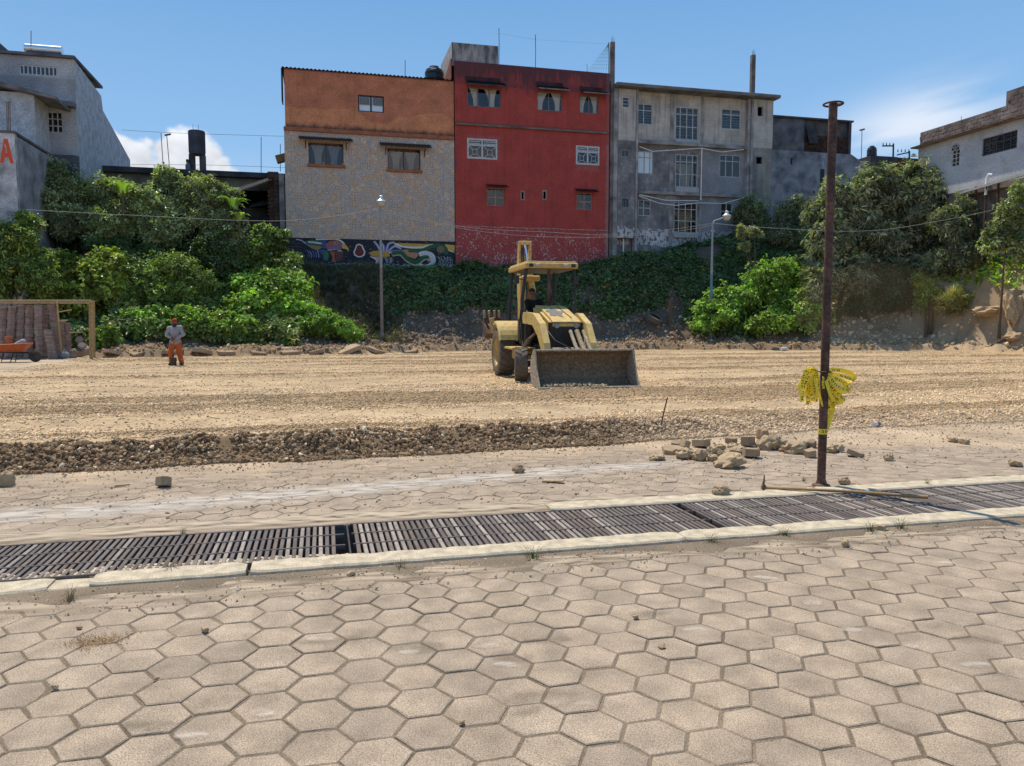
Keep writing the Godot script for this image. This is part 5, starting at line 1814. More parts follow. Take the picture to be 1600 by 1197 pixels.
	var ay := wp(12, 208, wz).y
	var ap := V3(ax1, 4.5, wz)
	var aw := thing("painted_wall", "white wall at the left edge with the red letter A painted on it", "wall", ap)
	var am := MB.new(ap)
	am.col = L(0.85, 0.84, 0.86)
	am.bx(ax0, 1.0, wz - 0.25, ax1, ay, wz)
	am.col = L(0.52, 0.51, 0.53)
	am.bx(ax1 - 0.22, 1.0, wz - 5.0, ax1 - 0.002, ay - 0.05, wz - 0.252)
	part("wall", am, mats.stucco_dirty, aw)
	var cp := MB.new(ap)
	cp.col = L(0.20, 0.19, 0.20)
	cp.bx(ax0, ay, wz - 5.0, ax1 + 0.04, ay + 0.10, wz + 0.05)
	part("coping", cp, mats.stucco_dirty, aw)
	var lr := R(-1, 217, 20.5, 255, wz)
	var lm := MB.new(ap)
	var lw: float = lr[2] - lr[0]
	var lh: float = lr[3] - lr[1]
	var T := T3(V3(lr[0], lr[1], wz + 0.004))
	lm.extrude(PackedVector2Array([Vector2(0, 0), Vector2(lw * 0.25, 0), Vector2(lw * 0.38, lh * 0.25), Vector2(lw * 0.62, lh * 0.25), Vector2(lw * 0.75, 0), Vector2(lw, 0), Vector2(lw * 0.64, lh), Vector2(lw * 0.36, lh), Vector2(lw * 0.30, lh * 0.84), Vector2(lw * 0.5, lh * 0.72), Vector2(lw * 0.57, lh * 0.42), Vector2(lw * 0.43, lh * 0.42), Vector2(lw * 0.46, lh * 0.62), Vector2(lw * 0.30, lh * 0.83)]), 0.006, T)
	part("letter", lm, basic("letter_red", L(0.62, 0.085, 0.03), 0.8), aw)
	for k in 3:
		var dash := MB.new(ap)
		var q := wp(10.0 + k * 2.5, 192, wz - 0.1)
		dash.tube([q - V3(0, 1.0, 0), q + V3(0.05, 0.9, 0)], 0.02, 5)
		part("starter_bar", dash, mats.dusty_steel, aw)
	var gr := R(34, 244, 41, 300, wz - 2.5)
	var gm := MB.new(V3(ax1, 4.5, wz - 2.5))
	gm.col = L(0.06, 0.06, 0.065)
	gm.bx(gr[0] + 0.05, 2.0, wz - 2.6, gr[0] + 0.6, gr[3], wz - 2.5)
	solo("dark_gate", gm, mats.stucco_dirty, V3(ax1, 4.5, wz - 2.5), "dark gate post just right of the wall with the letter A", "gate")
	# long low roof behind the shrubs
	var rz := -49.0
	var q0 := wp(125, 256, rz)
	var q1 := wp(446, 277, rz)
	var lp := V3(q0.x, 6.0, rz)
	var lh2 := thing("long_low_house", "long low house with dark flat roof edge behind the tall shrubs", "house", lp)
	var yr := (q0.y + q1.y) / 2
	var lwm := MB.new(lp)
	lwm.col = L(0.36, 0.36, 0.28)
	var op := R(372, 298, 438, 345, rz)
	wall(lwm, [q0.x, 6.0, q1.x + 1.5, yr - 0.3], rz, [[op[0], 6.4, op[2], op[3]]], 0.3)
	shell(lwm, [q0.x, 6.0, q1.x + 1.5, yr - 0.3], rz, 8.0)
	part("wall", lwm, mats.stucco_dirty, lh2)
	var lr2 := MB.new(lp)
	lr2.col = L(0.11, 0.11, 0.125)
	lr2.bx(q0.x, yr - 0.3, rz - 8.3, q1.x + 1.5, yr, rz + 0.5)
	part("roof_slab", lr2, mats.stucco_dirty, lh2)
	# lean-to shed at its right end
	var spos := wp(405, 345, -47)
	var sd := thing("lean_to_shed", "dark open lean-to with a sagging tin roof beside the orange house", "shed", V3(spos.x, 6.0, -47))
	var so := V3(spos.x, 6.0, -47)
	var sr := MB.new(so)
	sr.col = L(0.17, 0.155, 0.16)
	corrugated(sr, wp(372, 292, -48.5), wp(440, 272, -48.5), wp(424, 281, -45.6), wp(364, 302, -45.6), 18, 0.03)
	part("roof", sr, mats.sheet_metal, sd)
	var sw2 := MB.new(so)
	sw2.col = L(0.10, 0.095, 0.09)
	var s0 := wp(378, 330, -47.5).x
	var s1x := wp(418, 330, -47.5).x
	sw2.bx(s0, 5.5, -48.4, s1x, wp(400, 325, -47.5).y, -47.6)
	part("low_wall", sw2, mats.stucco_dirty, sd)
	var wsheet := MB.new(so)
	wsheet.col = L(0.66, 0.66, 0.67)
	corrugated(wsheet, wp(392, 318, -47.2), wp(418, 313, -47.2), wp(418, 319, -46.6), wp(388, 324, -46.6), 8, 0.03)
	part("white_sheet", wsheet, mats.sheet_metal, sd)
	var pl := MB.new(so)
	pl.col = L(0.16, 0.13, 0.12)
	var b0 := wp(419, 310, -46.2).x
	var b1 := wp(436, 310, -46.2).x
	var ytp := wp(428, 268, -46.2).y
	pl.bx(b0 + 0.02, 5.0, -46.8, b1 - 0.02, ytp, -46.24)
	var pier := part("pier", pl, mats.stucco_dirty, sd)
	var bm := []
	for k in 3:
		var b := MB.new()
		b.col = [L(0.20, 0.085, 0.06), L(0.15, 0.075, 0.06), L(0.24, 0.12, 0.09)][k]
		b.box(Transform3D(), V3(0.28, 0.085, 0.08), 0.006)
		bm.append(b.mesh())
	for j in 27:
		for i in 3:
			var x := b0 + 0.12 + i * 0.3 + (0.12 if j % 2 else 0.0) - 0.02
			if x + 0.14 > b1 + 0.06: continue
			var e := part("brick", bm[rng.randi() % 3], mats.brick, pier)
			e.position = V3(x, ytp - 0.1 - j * 0.105, -46.21 + rng.randf_range(-0.01, 0.012)) - so
	var cl := MB.new(so)
	cl.col = L(0.42, 0.39, 0.37)
	cl.bx(b1 + 0.01, 5.0, -46.8, wp(445, 310, -46.2).x, ytp - 0.15, -46.1, 0.02)
	part("concrete_post", cl, mats.stucco_dirty, sd)
	# water tower on the low house
	var tp := wp(309, 267, -51)
	var wt := thing("water_tower", "round dark concrete tank on two legs above the low house", "water tank", V3(tp.x, yr, -51))
	var mpx := mpp(tp)
	var tk := MB.new()
	var rr := 12.4 * mpx
	var hh := 33.0 * mpx
	var y0 := wp(309, 239, -51).y - yr
	tk.col = L(0.135, 0.14, 0.16)
	tk.lathe([Vector2(0, y0 - 0.12), Vector2(rr * 0.95, y0 - 0.12), Vector2(rr * 0.98, y0), Vector2(rr, y0 + 0.02), Vector2(rr * 1.01, y0 + hh * 0.95), Vector2(rr * 0.97, y0 + hh), Vector2(0, y0 + hh + 0.05)], 28)
	part("tank", tk, mats.stucco_dirty, wt)
	for sx in [-0.62, 0.62]:
		var lg := MB.new()
		lg.col = L(0.20, 0.17, 0.17)
		lg.bx(sx * rr - 0.17, 0, -0.2, sx * rr + 0.17, y0 - 0.12, 0.2, 0.02)
		part("leg", lg, mats.stucco_dirty, wt)
	for sx in [-0.2, 0.1]:
		var rbm := MB.new()
		rbm.tube([V3(sx, y0 + hh, 0), V3(sx + 0.01, y0 + hh + 0.4, 0)], 0.012, 5)
		part("starter_bar", rbm, mats.dusty_steel, wt)
	var pp := wp(294, 262, -50.6)
	var pump := thing("pressure_tank", "small blue grey pressure tank with pipe left of the tower legs", "tank", V3(pp.x, yr, -50.6))
	var pm := MB.new()
	pm.col = L(0.20, 0.24, 0.30)
	pm.lathe([Vector2(0, 0), Vector2(0.14, 0.0), Vector2(0.16, 0.1), Vector2(0.16, 0.62), Vector2(0.10, 0.74), Vector2(0, 0.76)], 14)
	part("tank", pm, mats.paint, pump)
	var ph := MB.new()
	ph.col = L(0.06, 0.06, 0.065)
	ph.lathe([Vector2(0, 0.76), Vector2(0.11, 0.78), Vector2(0.12, 0.95), Vector2(0, 1.0)], 12)
	ph.tube([V3(0.05, 0.7, 0.05), V3(0.35, 0.62, 0.05), V3(0.42, 0.3, 0.05), V3(0.42, 0.0, 0.05)], 0.03, 6)
	part("motor", ph, mats.paint, pump)
	for q in [[255, 208, 262, 251.5, "left of the two thin aerials on the low roof", 0], [265, 212, 264, 262, "thin aerial with a T top on the low roof", 1], [408, 214, 272, 408, "lone thin pole on the low roof left of the shed pier", 0], [438, 225, 268, 438, "short thin pole above the shed pier", 0]]:
		var a := wp(q[0], q[2], -50)
		var b := wp(q[3] if q[5] == 0 else 260.5, q[1], -50)
		var m := MB.new(a)
		m.tube([a, b], 0.022, 6)
		if q[5] == 1: m.beam(wp(257, 211.5, -50), wp(267, 209.5, -50), 0.03, 0.1)
		solo("aerial", m, mats.dusty_steel, a, q[4], "aerial", "thin aerials on the low roof")
	var tb := wp(438, 246, -46.4)
	var tm := MB.new(tb)
	tm.col = L(0.40, 0.33, 0.25)
	tm.box(T3(tb + V3(0.1, 0, -0.2), 0, 0, 0.3), V3(0.7, 0.42, 0.5), 0.02)
	solo("tile_box", tm, mats.wood, tb, "weathered slatted box sticking out beside the orange house wall", "box")
# ---------------------------------------------------------------- leaves and plants
func leaf_cluster(sd: int, count: int, length: float, width: float, droop := 0.3) -> ArrayMesh:
	var r := RandomNumberGenerator.new()
	r.seed = sd
	var mb := MB.new()
	for k in count:
		var a := r.randf() * TAU
		var el := r.randf_range(-0.25, 0.95)
		var d := Vector3(cos(a) * cos(el), sin(el), sin(a) * cos(el))
		var base := d * r.randf_range(0.05, 0.45)
		var ax := (d + Vector3(r.randf_range(-0.5, 0.5), r.randf_range(-0.6, 0.2) - droop, r.randf_range(-0.5, 0.5))).normalized()
		var side := ax.cross(Vector3.UP if absf(ax.y) < 0.9 else Vector3.RIGHT).normalized().rotated(ax, r.randf_range(-0.7, 0.7))
		var up := side.cross(ax)
		var l := length * r.randf_range(0.7, 1.25)
		var w := width * r.randf_range(0.8, 1.2)
		var tip := base + ax * l - Vector3(0, droop * l * 0.35, 0)
		var mid := base + ax * l * 0.45
		var le := mid + side * w * 0.5 + up * w * 0.16
		var ri := mid - side * w * 0.5 + up * w * 0.16
		mb.col = L(1, 1, 1) * r.randf_range(0.75, 1.0)
		mb.tri(base, le, tip, up); mb.tri(base, tip, ri, up)
	return mb.mesh()
func blade_tuft(sd: int, count: int, h: float) -> ArrayMesh:
	var r := RandomNumberGenerator.new()
	r.seed = sd
	var mb := MB.new()
	for k in count:
		var a := r.randf() * TAU
		var b := Vector3(cos(a), 0, sin(a)) * r.randf() * h * 0.5
		var lean := Vector3(cos(a), 0, sin(a)) * h * r.randf_range(0.1, 0.8)
		var hh := h * r.randf_range(0.5, 1.0)
		var s := Vector3(-sin(a), 0, cos(a)) * h * 0.035
		mb.col = L(1, 1, 1) * r.randf_range(0.6, 1.0)
		var m := b + lean * 0.35 + Vector3(0, hh * 0.65, 0)
		var t := b + lean + Vector3(0, hh, 0)
		mb.tri(b - s, b + s, m, Vector3(cos(a), 0.5, sin(a))); mb.tri(m - s * 0.7, m + s * 0.7, t, Vector3(cos(a), 0.5, sin(a)))
	return mb.mesh()
var leaf_sets := {}
func make_leaves():
	leaf_sets["broad"] = [leaf_cluster(1, 8, 0.75, 0.50), leaf_cluster(2, 8, 0.70, 0.52), leaf_cluster(3, 7, 0.8, 0.46)]
	leaf_sets["small"] = [leaf_cluster(4, 12, 0.50, 0.24), leaf_cluster(5, 12, 0.48, 0.26), leaf_cluster(6, 11, 0.55, 0.22)]
	leaf_sets["long"] = [leaf_cluster(7, 9, 0.95, 0.24, 0.5), leaf_cluster(8, 9, 0.9, 0.26, 0.5)]
	leaf_sets["grass"] = [blade_tuft(9, 14, 1.0), blade_tuft(10, 12, 0.9)]
	nz.c = noise(81, 0.55, 3)
# blobs: [px, py, rx, ry, z] in photograph pixels on the plane z
func foliage(root: Node3D, blobs: Array, kind: String, size: float, c: Color, dens := 0.2, alt := Color(0, 0, 0), altp := 0.0, gap := -0.22):
	var xf := []
	var cl := []
	for b in blobs:
		var ce := wp(b[0], b[1], b[4])
		var k := mpp(ce)
		var rx: float = b[2] * k
		var ry: float = b[3] * k
		var rz := minf(rx, maxf(ry, rx * 0.7)) * 0.8
		var subs := []
		for q in 22:
			var sd := Vector3(rng.randfn(), rng.randfn(), rng.randfn()).normalized() * rng.randf_range(0.2, 0.8)
			subs.append([sd, rng.randf_range(0.16, 0.5)])
		for i in int(b[2] * b[3] * 5.8 * dens):
			var d := Vector3(rng.randfn(), rng.randfn(), rng.randfn()).normalized()
			var f := pow(rng.randf(), 0.4) * (1.0 + 0.34 * rng.randfn())
			if rng.randf() < 0.05: f *= rng.randf_range(1.1, 1.5)
			var sb = subs[i % 22]
			var w: Vector3 = sb[0] + d * f * sb[1]
			var p := ce + Vector3(w.x * rx, w.y * ry, w.z * rz)
			if nz.c.get_noise_3dv(p * 1.6) < gap: continue
			if p.y < ground_h(p.x, p.z) + 0.02: continue
			var ax := (d + Vector3(rng.randfn(), rng.randfn(), rng.randfn()) * 0.65 + Vector3(0, 1.2, 0)).normalized()
			var side := ax.cross(Vector3(rng.randfn(), rng.randfn(), rng.randfn())).normalized()
			var s := size * rng.randf_range(0.42, 1.0)
			xf.append(Transform3D(Basis(side, ax, side.cross(ax)) * s, p - root.position))
			var cc := c if rng.randf() > altp else alt
			var br: float = rng.randf_range(0.35, 1.45) * (1.0 + 0.5 * nz.c.get_noise_3dv(p * 0.9))
			cl.append(cc.lerp(L(cc.g * 0.95, cc.g * 1.02, cc.b), clampf(rng.randfn() * 0.25, 0, 0.6)) * br)
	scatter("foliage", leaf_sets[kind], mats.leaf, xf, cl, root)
func plant(called: String, label: String, cat: String, blobs: Array, kind: String, size: float, c: Color, group := "", dens := 0.2, alt := Color(0, 0, 0), altp := 0.0, stems := 3, gap := -0.22) -> Node3D:
	var b = blobs[0]
	var ce := wp(b[0], b[1], b[4])
	var base := V3(ce.x, ground_h(ce.x, ce.z), ce.z)
	var t := thing(called, label, cat, base, 0, group)
	foliage(t, blobs, kind, size, c, dens, alt, altp, gap)
	if stems > 0:
		for s in stems:
			var mb := MB.new(base)
			var q = blobs[s % blobs.size()]
			var e := wp(q[0] + rng.randf_range(-0.3, 0.3) * q[2], q[1] - q[3] * 0.3, q[4])
			var st := base + V3(rng.randf_range(-0.3, 0.3), -0.15, rng.randf_range(-0.2, 0.2))
			var m := st.lerp(e, 0.5) + V3(rng.randf_range(-0.2, 0.2), 0.1, rng.randf_range(-0.1, 0.1))
			mb.col = L(1, 1, 1)
			mb.tube([st, m, e], [0.05 + size * 0.1, 0.04, 0.015], 5)
			part("stem", mb, mats.bark, t)
	return t
func ground_cover(called: String, cat: String, label: String, kind: String, size: float, n: int, x0: float, x1: float, z0: float, z1: float, mask: Callable, c: Color, lift := 0.1):
	var o := thing(called, label, cat)
	o.set_meta("kind", "stuff")
	var xf := []
	var cl := []
	for i in n:
		var x := rng.randf_range(x0, x1)
		var z := rng.randf_range(z0, z1)
		var m: float = mask.call(x, z)
		if rng.randf() > m: continue
		var p := V3(x, ground_h(x, z) + lift * rng.randf(), z)
		var ax := (V3(0, 1, 0.6) + Vector3(rng.randfn(), rng.randfn(), rng.randfn()) * 0.35).normalized()
		var side := ax.cross(Vector3(rng.randfn(), rng.randfn(), rng.randfn())).normalized()
		xf.append(Transform3D(Basis(side, ax, side.cross(ax)) * size * rng.randf_range(0.5, 1.3), p))
		var c3: Color = c if rng.randf() < 0.88 else L(c.g * 1.2, c.g, c.b)
		cl.append(c3 * rng.randf_range(0.5, 1.4) * (1.0 + 0.5 * nz.a.get_noise_2d(x * 4.0, z * 4.0)))
	scatter("leaves", leaf_sets[kind], mats.leaf, xf, cl, o)
func big_leaf_plant(label: String, px: float, py: float, z: float, h: float, c: Color, sd: int):
	var r := RandomNumberGenerator.new()
	r.seed = sd
	var b := wp(px, py, z)
	var t := thing("broad_leaved_plant", label, "plant", b, 0, "broad leaved plants among the shrubs")
	for k in 8:
		var a := TAU * k / 8.0 + r.randf_range(-0.3, 0.3)
		var d := Vector3(cos(a), 0, sin(a))
		var s := Vector3(-sin(a), 0, cos(a))
		var mb := MB.new()
		mb.col = c * r.randf_range(0.7, 1.2)
		var len_ := h * r.randf_range(0.7, 1.0)
		var last := []
		for i in 7:
			var q := i / 6.0
			var w := len_ * 0.16 * sin(PI * minf(0.08 + q * 0.95, 1.0)) + 0.004
			var p := Vector3(0, h * 0.25, 0) + d * len_ * (0.15 + 0.6 * q * q) + Vector3(0, len_ * (0.9 * q - 0.55 * q * q * q), 0)
			var row := [p - s * w + Vector3(0, w * 0.3, 0), p, p + s * w + Vector3(0, w * 0.3, 0)]
			if last:
				for m in 2: mb.quad(last[m], last[m + 1], row[m + 1], row[m], Vector3.UP)
			last = row
		part("leaf", mb, mats.leaf, t)
	var st := MB.new()
	st.tube([V3(0, -0.6, 0), V3(0, h * 0.35, 0)], 0.05, 6)
	part("stem", st, mats.bark, t)

func build_plants():
	make_leaves()
	var lit := L(0.36, 0.48, 0.115)  # leaf colour brightened to read as sunlit foliage
	var bright := L(0.37, 0.59, 0.11)
	var dark := L(0.14, 0.225, 0.085)  # leaf colour deepened for plants standing in shade
	var dusty := L(0.53, 0.53, 0.37)
	var yel := L(0.50, 0.52, 0.09)
	# creepers and weeds that cover the bank
	ground_cover("bank_creeper", "creeper", "dark green creeper carpeting the bank between the two street lamps and below the houses", "broad", 0.26, 44000, 3.2, 31.0, -45.9, -37.0,
		func(x, z):
			var ze := pw(x, EDGE)
			var k := smoothstep(ze - 2.0, ze - 3.2, z + 0.5 * nz.a.get_noise_2d(x * 5.0, z * 5.0))
			var hh: float = ground_h(x, z) + 0.7 * nz.a.get_noise_2d(x * 4.0, z * 4.0)
			if x < 20.0: k *= smoothstep(1.9, 2.5, hh) * (0.75 if x > 7.6 and x < 12.5 else 1.0)
			if x > 25.0: k *= smoothstep(29.0, 26.0, x)
			k *= smoothstep(-0.5, -0.1, nz.a.get_noise_2d(x * 2.3 + 40.0, z * 2.3))
			return k, dark, 0.3)
	ground_cover("dry_bank_grass", "grass", "dry dark grass hanging on the bank under the mural", "grass", 0.35, 6000, -4.0, 5.0, -45.9, -38.0,
		func(x, z): return smoothstep(-38.0, -39.0, z) * smoothstep(4.4, 3.0, x + 0.6 * nz.a.get_noise_2d(x * 4.0, z * 4.0)), L(0.17, 0.16, 0.085), 0.1)
	ground_cover("left_undergrowth", "undergrowth", "tangled green undergrowth on the left bank behind paver stacks", "broad", 0.27, 30000, -20.0, -1.0, -46.0, -36.6,
		func(_x, z): return smoothstep(-36.3, -37.2, z), dark.lerp(lit, 0.5), 0.95)
	ground_cover("right_slope_creeper", "creeper", "bright leafy creeper above the right dirt slope below the white house", "broad", 0.24, 13000, 30.0, 44.0, -45.0, -30.0,
		func(x, z): return smoothstep(3.1, 3.9, ground_h(x, z) + 0.5 * nz.a.get_noise_2d(x * 4.0, z * 4.0)), bright, 0.3)
	# tall shrubs before the long low house
	var g1 := "tall shrubs in front of the long low house"
	plant("tall_shrub", "tall shrub at the far left end of the row, below the left white house", "shrub", [[92, 290, 45, 36, -42.5], [75, 320, 40, 40, -42.0], [105, 345, 40, 35, -41.8]], "small", 0.42, lit.lerp(dusty, 0.6), g1, 0.24)
	plant("tall_shrub", "tall shrub second from left, with a large leaved plant at its top", "shrub", [[165, 308, 42, 36, -42.5], [160, 345, 50, 40, -41.6], [190, 330, 36, 40, -42.2]], "small", 0.42, lit.lerp(dusty, 0.5), g1, 0.24)
	plant("tall_shrub", "tallest shrub of the row with a pointed top below the thin aerials", "shrub", [[262, 284, 24, 28, -42.8], [250, 324, 48, 42, -42.3], [255, 360, 50, 36, -41.5]], "small", 0.42, lit.lerp(dusty, 0.55), g1, 0.24)
	plant("tall_shrub", "rounded tall shrub at the right end of the row beside the shed", "shrub", [[322, 308, 48, 36, -42.4], [330, 345, 46, 42, -41.8], [345, 378, 36, 30, -41.2]], "small", 0.42, lit.lerp(dusty, 0.55), g1, 0.24, L(0.2, 0.15, 0.09), 0.12)
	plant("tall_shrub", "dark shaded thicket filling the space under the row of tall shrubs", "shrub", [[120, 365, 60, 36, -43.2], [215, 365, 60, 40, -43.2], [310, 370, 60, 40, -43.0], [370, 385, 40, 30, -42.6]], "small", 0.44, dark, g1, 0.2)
	big_leaf_plant("large leaved bright green plant among the tall shrubs on the left", 192, 312, -40.9, 1.15, L(0.30, 0.44, 0.09), 3)
	big_leaf_plant("large leaved grey green plant in front of the lean-to shed", 366, 338, -41.5, 1.3, L(0.20, 0.31, 0.11), 4)
	big_leaf_plant("small large leaved plant left of the shed opening, low down", 374, 352, -40.9, 0.9, L(0.32, 0.44, 0.1), 5)
	# lower bushes in the sun
	var g2 := "sunlit bushes on the left bank"
	plant("bush", "dark bush at the left edge above the paver stacks", "bush", [[22, 385, 50, 40, -36.9], [8, 430, 50, 40, -36.6], [45, 425, 40, 40, -36.9], [40, 352, 24, 18, -37.2]], "small", 0.40, lit.lerp(dark, 0.4), g2, 0.24, yel, 0.08)
	plant("bush", "yellowish bush with broad leaves above the timber frame", "bush", [[130, 425, 66, 46, -39.4], [100, 465, 50, 28, -38.6], [175, 440, 40, 45, -39.2]], "broad", 0.34, lit.lerp(yel, 0.35), g2, 0.24, yel, 0.2)
	plant("bush", "upright bush with a vine draped over it, above the worker", "bush", [[258, 435, 62, 42, -39.4], [235, 470, 50, 34, -38.8], [300, 455, 36, 42, -39.2]], "small", 0.40, lit.lerp(dark, 0.25), g2, 0.26)
	plant("bush", "round dark bush against the shed's brick pier", "bush", [[412, 376, 40, 28, -42.0], [395, 400, 42, 26, -41.4]], "broad", 0.32, dark.lerp(lit, 0.45), g2, 0.26)
	plant("bush", "large bright bush mound at the right of the left bank", "bush", [[425, 445, 66, 36, -40.0], [450, 480, 58, 34, -39.2], [400, 480, 54, 36, -39.0], [480, 500, 44, 26, -38.6]], "broad", 0.30, bright, g2, 0.26, yel, 0.06)
	plant("bush", "low bright bush left of the street lamp foot", "bush", [[505, 505, 42, 24, -38.2], [545, 515, 30, 16, -37.8]], "small", 0.36, bright, g2, 0.28)
	plant("bush", "small bush just behind the timber frame's right post", "bush", [[172, 524, 24, 17, -35.6]], "broad", 0.24, bright.lerp(dark, 0.3), g2, 0.3)
	plant("bush", "leafy bush behind the worker", "bush", [[290, 500, 56, 28, -37.4], [230, 500, 40, 26, -37.6]], "broad", 0.27, bright, g2, 0.28, yel, 0.05)
	plant("bush", "leafy bush between the worker and the rubble heap", "bush", [[365, 508, 46, 24, -37.3]], "broad", 0.27, bright.lerp(lit, 0.4), g2, 0.28)
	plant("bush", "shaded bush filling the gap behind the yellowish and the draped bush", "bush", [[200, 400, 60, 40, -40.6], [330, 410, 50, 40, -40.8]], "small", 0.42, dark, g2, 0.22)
	# against the houses
	var g3 := "shaded bushes at the feet of the houses"
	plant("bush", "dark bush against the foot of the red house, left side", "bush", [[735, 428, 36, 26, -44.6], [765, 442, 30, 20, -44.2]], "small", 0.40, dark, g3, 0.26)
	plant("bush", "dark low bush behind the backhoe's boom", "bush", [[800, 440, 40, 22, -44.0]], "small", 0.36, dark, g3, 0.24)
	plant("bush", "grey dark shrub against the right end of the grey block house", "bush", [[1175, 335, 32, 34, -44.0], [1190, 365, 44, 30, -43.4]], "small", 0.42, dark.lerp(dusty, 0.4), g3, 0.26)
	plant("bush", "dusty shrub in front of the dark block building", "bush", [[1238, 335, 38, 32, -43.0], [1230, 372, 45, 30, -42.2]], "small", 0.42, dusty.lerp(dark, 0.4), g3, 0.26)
	plant("sapling", "thin sunlit sapling right of the second lamp's head", "sapling", [[1182, 362, 16, 9, -40.5], [1158, 362, 6, 14, -40.5], [1166, 385, 12, 10, -40.4]], "small", 0.30, dusty.lerp(yel, 0.3), "", 0.3)
	# sunlit creeper mounds on the right bank
	var g4 := "creeper mounds on the right bank"
	plant("creeper_mound", "bright creeper mound beside the second street lamp", "creeper", [[1150, 470, 52, 36, -38.6], [1120, 492, 44, 26, -37.9]], "broad", 0.27, bright, g4, 0.26)
	plant("creeper_mound", "tallest bright creeper mound left of the rusty pole", "creeper", [[1215, 430, 50, 34, -39.4], [1235, 470, 50, 38, -38.2], [1190, 450, 44, 36, -39.0]], "broad", 0.27, bright, g4, 0.26, yel, 0.05)
	plant("creeper_mound", "low creeper fringe right of the lamp foot", "creeper", [[1200, 503, 60, 20, -37.2], [1262, 495, 30, 26, -36.8]], "broad", 0.25, bright.lerp(lit, 0.4), g4, 0.28, yel, 0.05)
	# trees on the right
	var td := dusty
	var tree := plant("large_tree", "large dusty grey green tree behind the rusty pole", "tree", [[1305, 330, 52, 44, -38.0], [1375, 305, 62, 48, -38.0], [1430, 315, 56, 50, -37.5], [1300, 385, 44, 42, -37.5], [1380, 370, 70, 50, -38.0], [1450, 375, 50, 50, -37.4], [1395, 425, 66, 40, -37.6], [1290, 435, 34, 30, -36.8], [1345, 425, 30, 34, -37.0]], "long", 0.44, td, "", 0.36, L(0.12, 0.16, 0.07), 0.25, 0, -0.16)
	for q in [[1306, 490, 1318, 440, 1330, 380, 0.17], [1388, 470, 1392, 440, 1400, 370, 0.07], [1424, 470, 1432, 430, 1440, 350, 0.06]]:
		var mb := MB.new(tree.position)
		var a := hit(q[0], q[1] + 10, 30.0)
		mb.col = L(1.0, 0.95, 0.85)
		mb.tube([a - V3(0, 0.3, 0), wp(q[2], q[3], a.z), wp(q[4], q[5], a.z - 0.3)], [q[6], q[6] * 0.75, q[6] * 0.35], 8)
		part("trunk", mb, mats.bark, tree)
	plant("tree", "small airy tree at the right edge before the white house", "tree", [[1580, 340, 28, 40, -30.8], [1556, 376, 32, 24, -31.0], [1597, 300, 20, 24, -30.6], [1600, 380, 26, 26, -30.4]], "broad", 0.26, dusty.lerp(lit, 0.5), "", 0.15, L(0, 0, 0), 0.0, 1)
	plant("tree", "slender dark tree between the large tree and the white house", "tree", [[1492, 352, 34, 44, -34.6], [1512, 400, 36, 26, -33.8], [1478, 405, 36, 30, -35.0]], "long", 0.36, dusty.lerp(dark, 0.4), "", 0.22, L(0, 0, 0), 0.0, 1)
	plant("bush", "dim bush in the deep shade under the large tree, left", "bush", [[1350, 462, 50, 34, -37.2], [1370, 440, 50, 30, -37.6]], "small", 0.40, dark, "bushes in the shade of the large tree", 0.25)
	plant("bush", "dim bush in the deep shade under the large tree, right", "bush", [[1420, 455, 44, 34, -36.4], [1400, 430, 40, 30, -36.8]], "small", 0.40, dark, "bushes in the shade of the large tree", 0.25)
	plant("bush", "yellow green bush on the dirt slope's upper edge", "bush", [[1452, 462, 26, 24, -34.6], [1440, 440, 18, 16, -34.8]], "small", 0.34, lit.lerp(yel, 0.4), "", 0.28)
	plant("dry_weed", "straw coloured dry weeds at the top of the dirt slope", "weeds", [[1500, 470, 30, 20, -33.4], [1480, 480, 22, 14, -33.6]], "grass", 0.5, L(0.55, 0.44, 0.22), "", 0.2, lit, 0.3, 0)
	# weeds along the drain
	for q in [[832, 872, 0.10, "green weed tuft at the kerb foot below the middle grate"], [626, 888, 0.07, "small dry weed tuft at the kerb foot left of the grate gap"], [1112, 848, 0.09, "green weed tuft at the kerb's crooked joint"], [1228, 838, 0.08, "grassy tuft on the dirt patch right of the crooked joint"], [1360, 830, 0.09, "left of two grass tufts beside the broken brick at the kerb"], [1408, 827, 0.10, "right of two grass tufts beside the broken brick at the kerb"], [1256, 752, 0.06, "tiny weed just left of the rusty pole foot"], [1270, 766, 0.06, "dry weed under the pick handle"], [1448, 758, 0.07, "flat weed on the far kerb right of the pole"], [285, 835, 0.06, "weed in the paving joint left behind the grate"], [108, 938, 0.09, "dry brown weed at the left end of the broken kerb"], [268, 893, 0.10, "tangled dry weed under the left kerb stone"]]:
		var b := gp(q[0], q[1], 0.03 if q[1] < 800 else 0.005)
		var mb := blade_tuft(int(q[0]), 40, q[2] * 0.95)
		var dry: bool = "dry" in q[3]
		var m := basic("weed_dry" if dry else "weed_green", L(0.30, 0.23, 0.12) if dry else L(0.14, 0.16, 0.05), 0.9, 0.0, true)
		solo("weed", mb, m, b, q[3], "weed", "weeds along the drain")
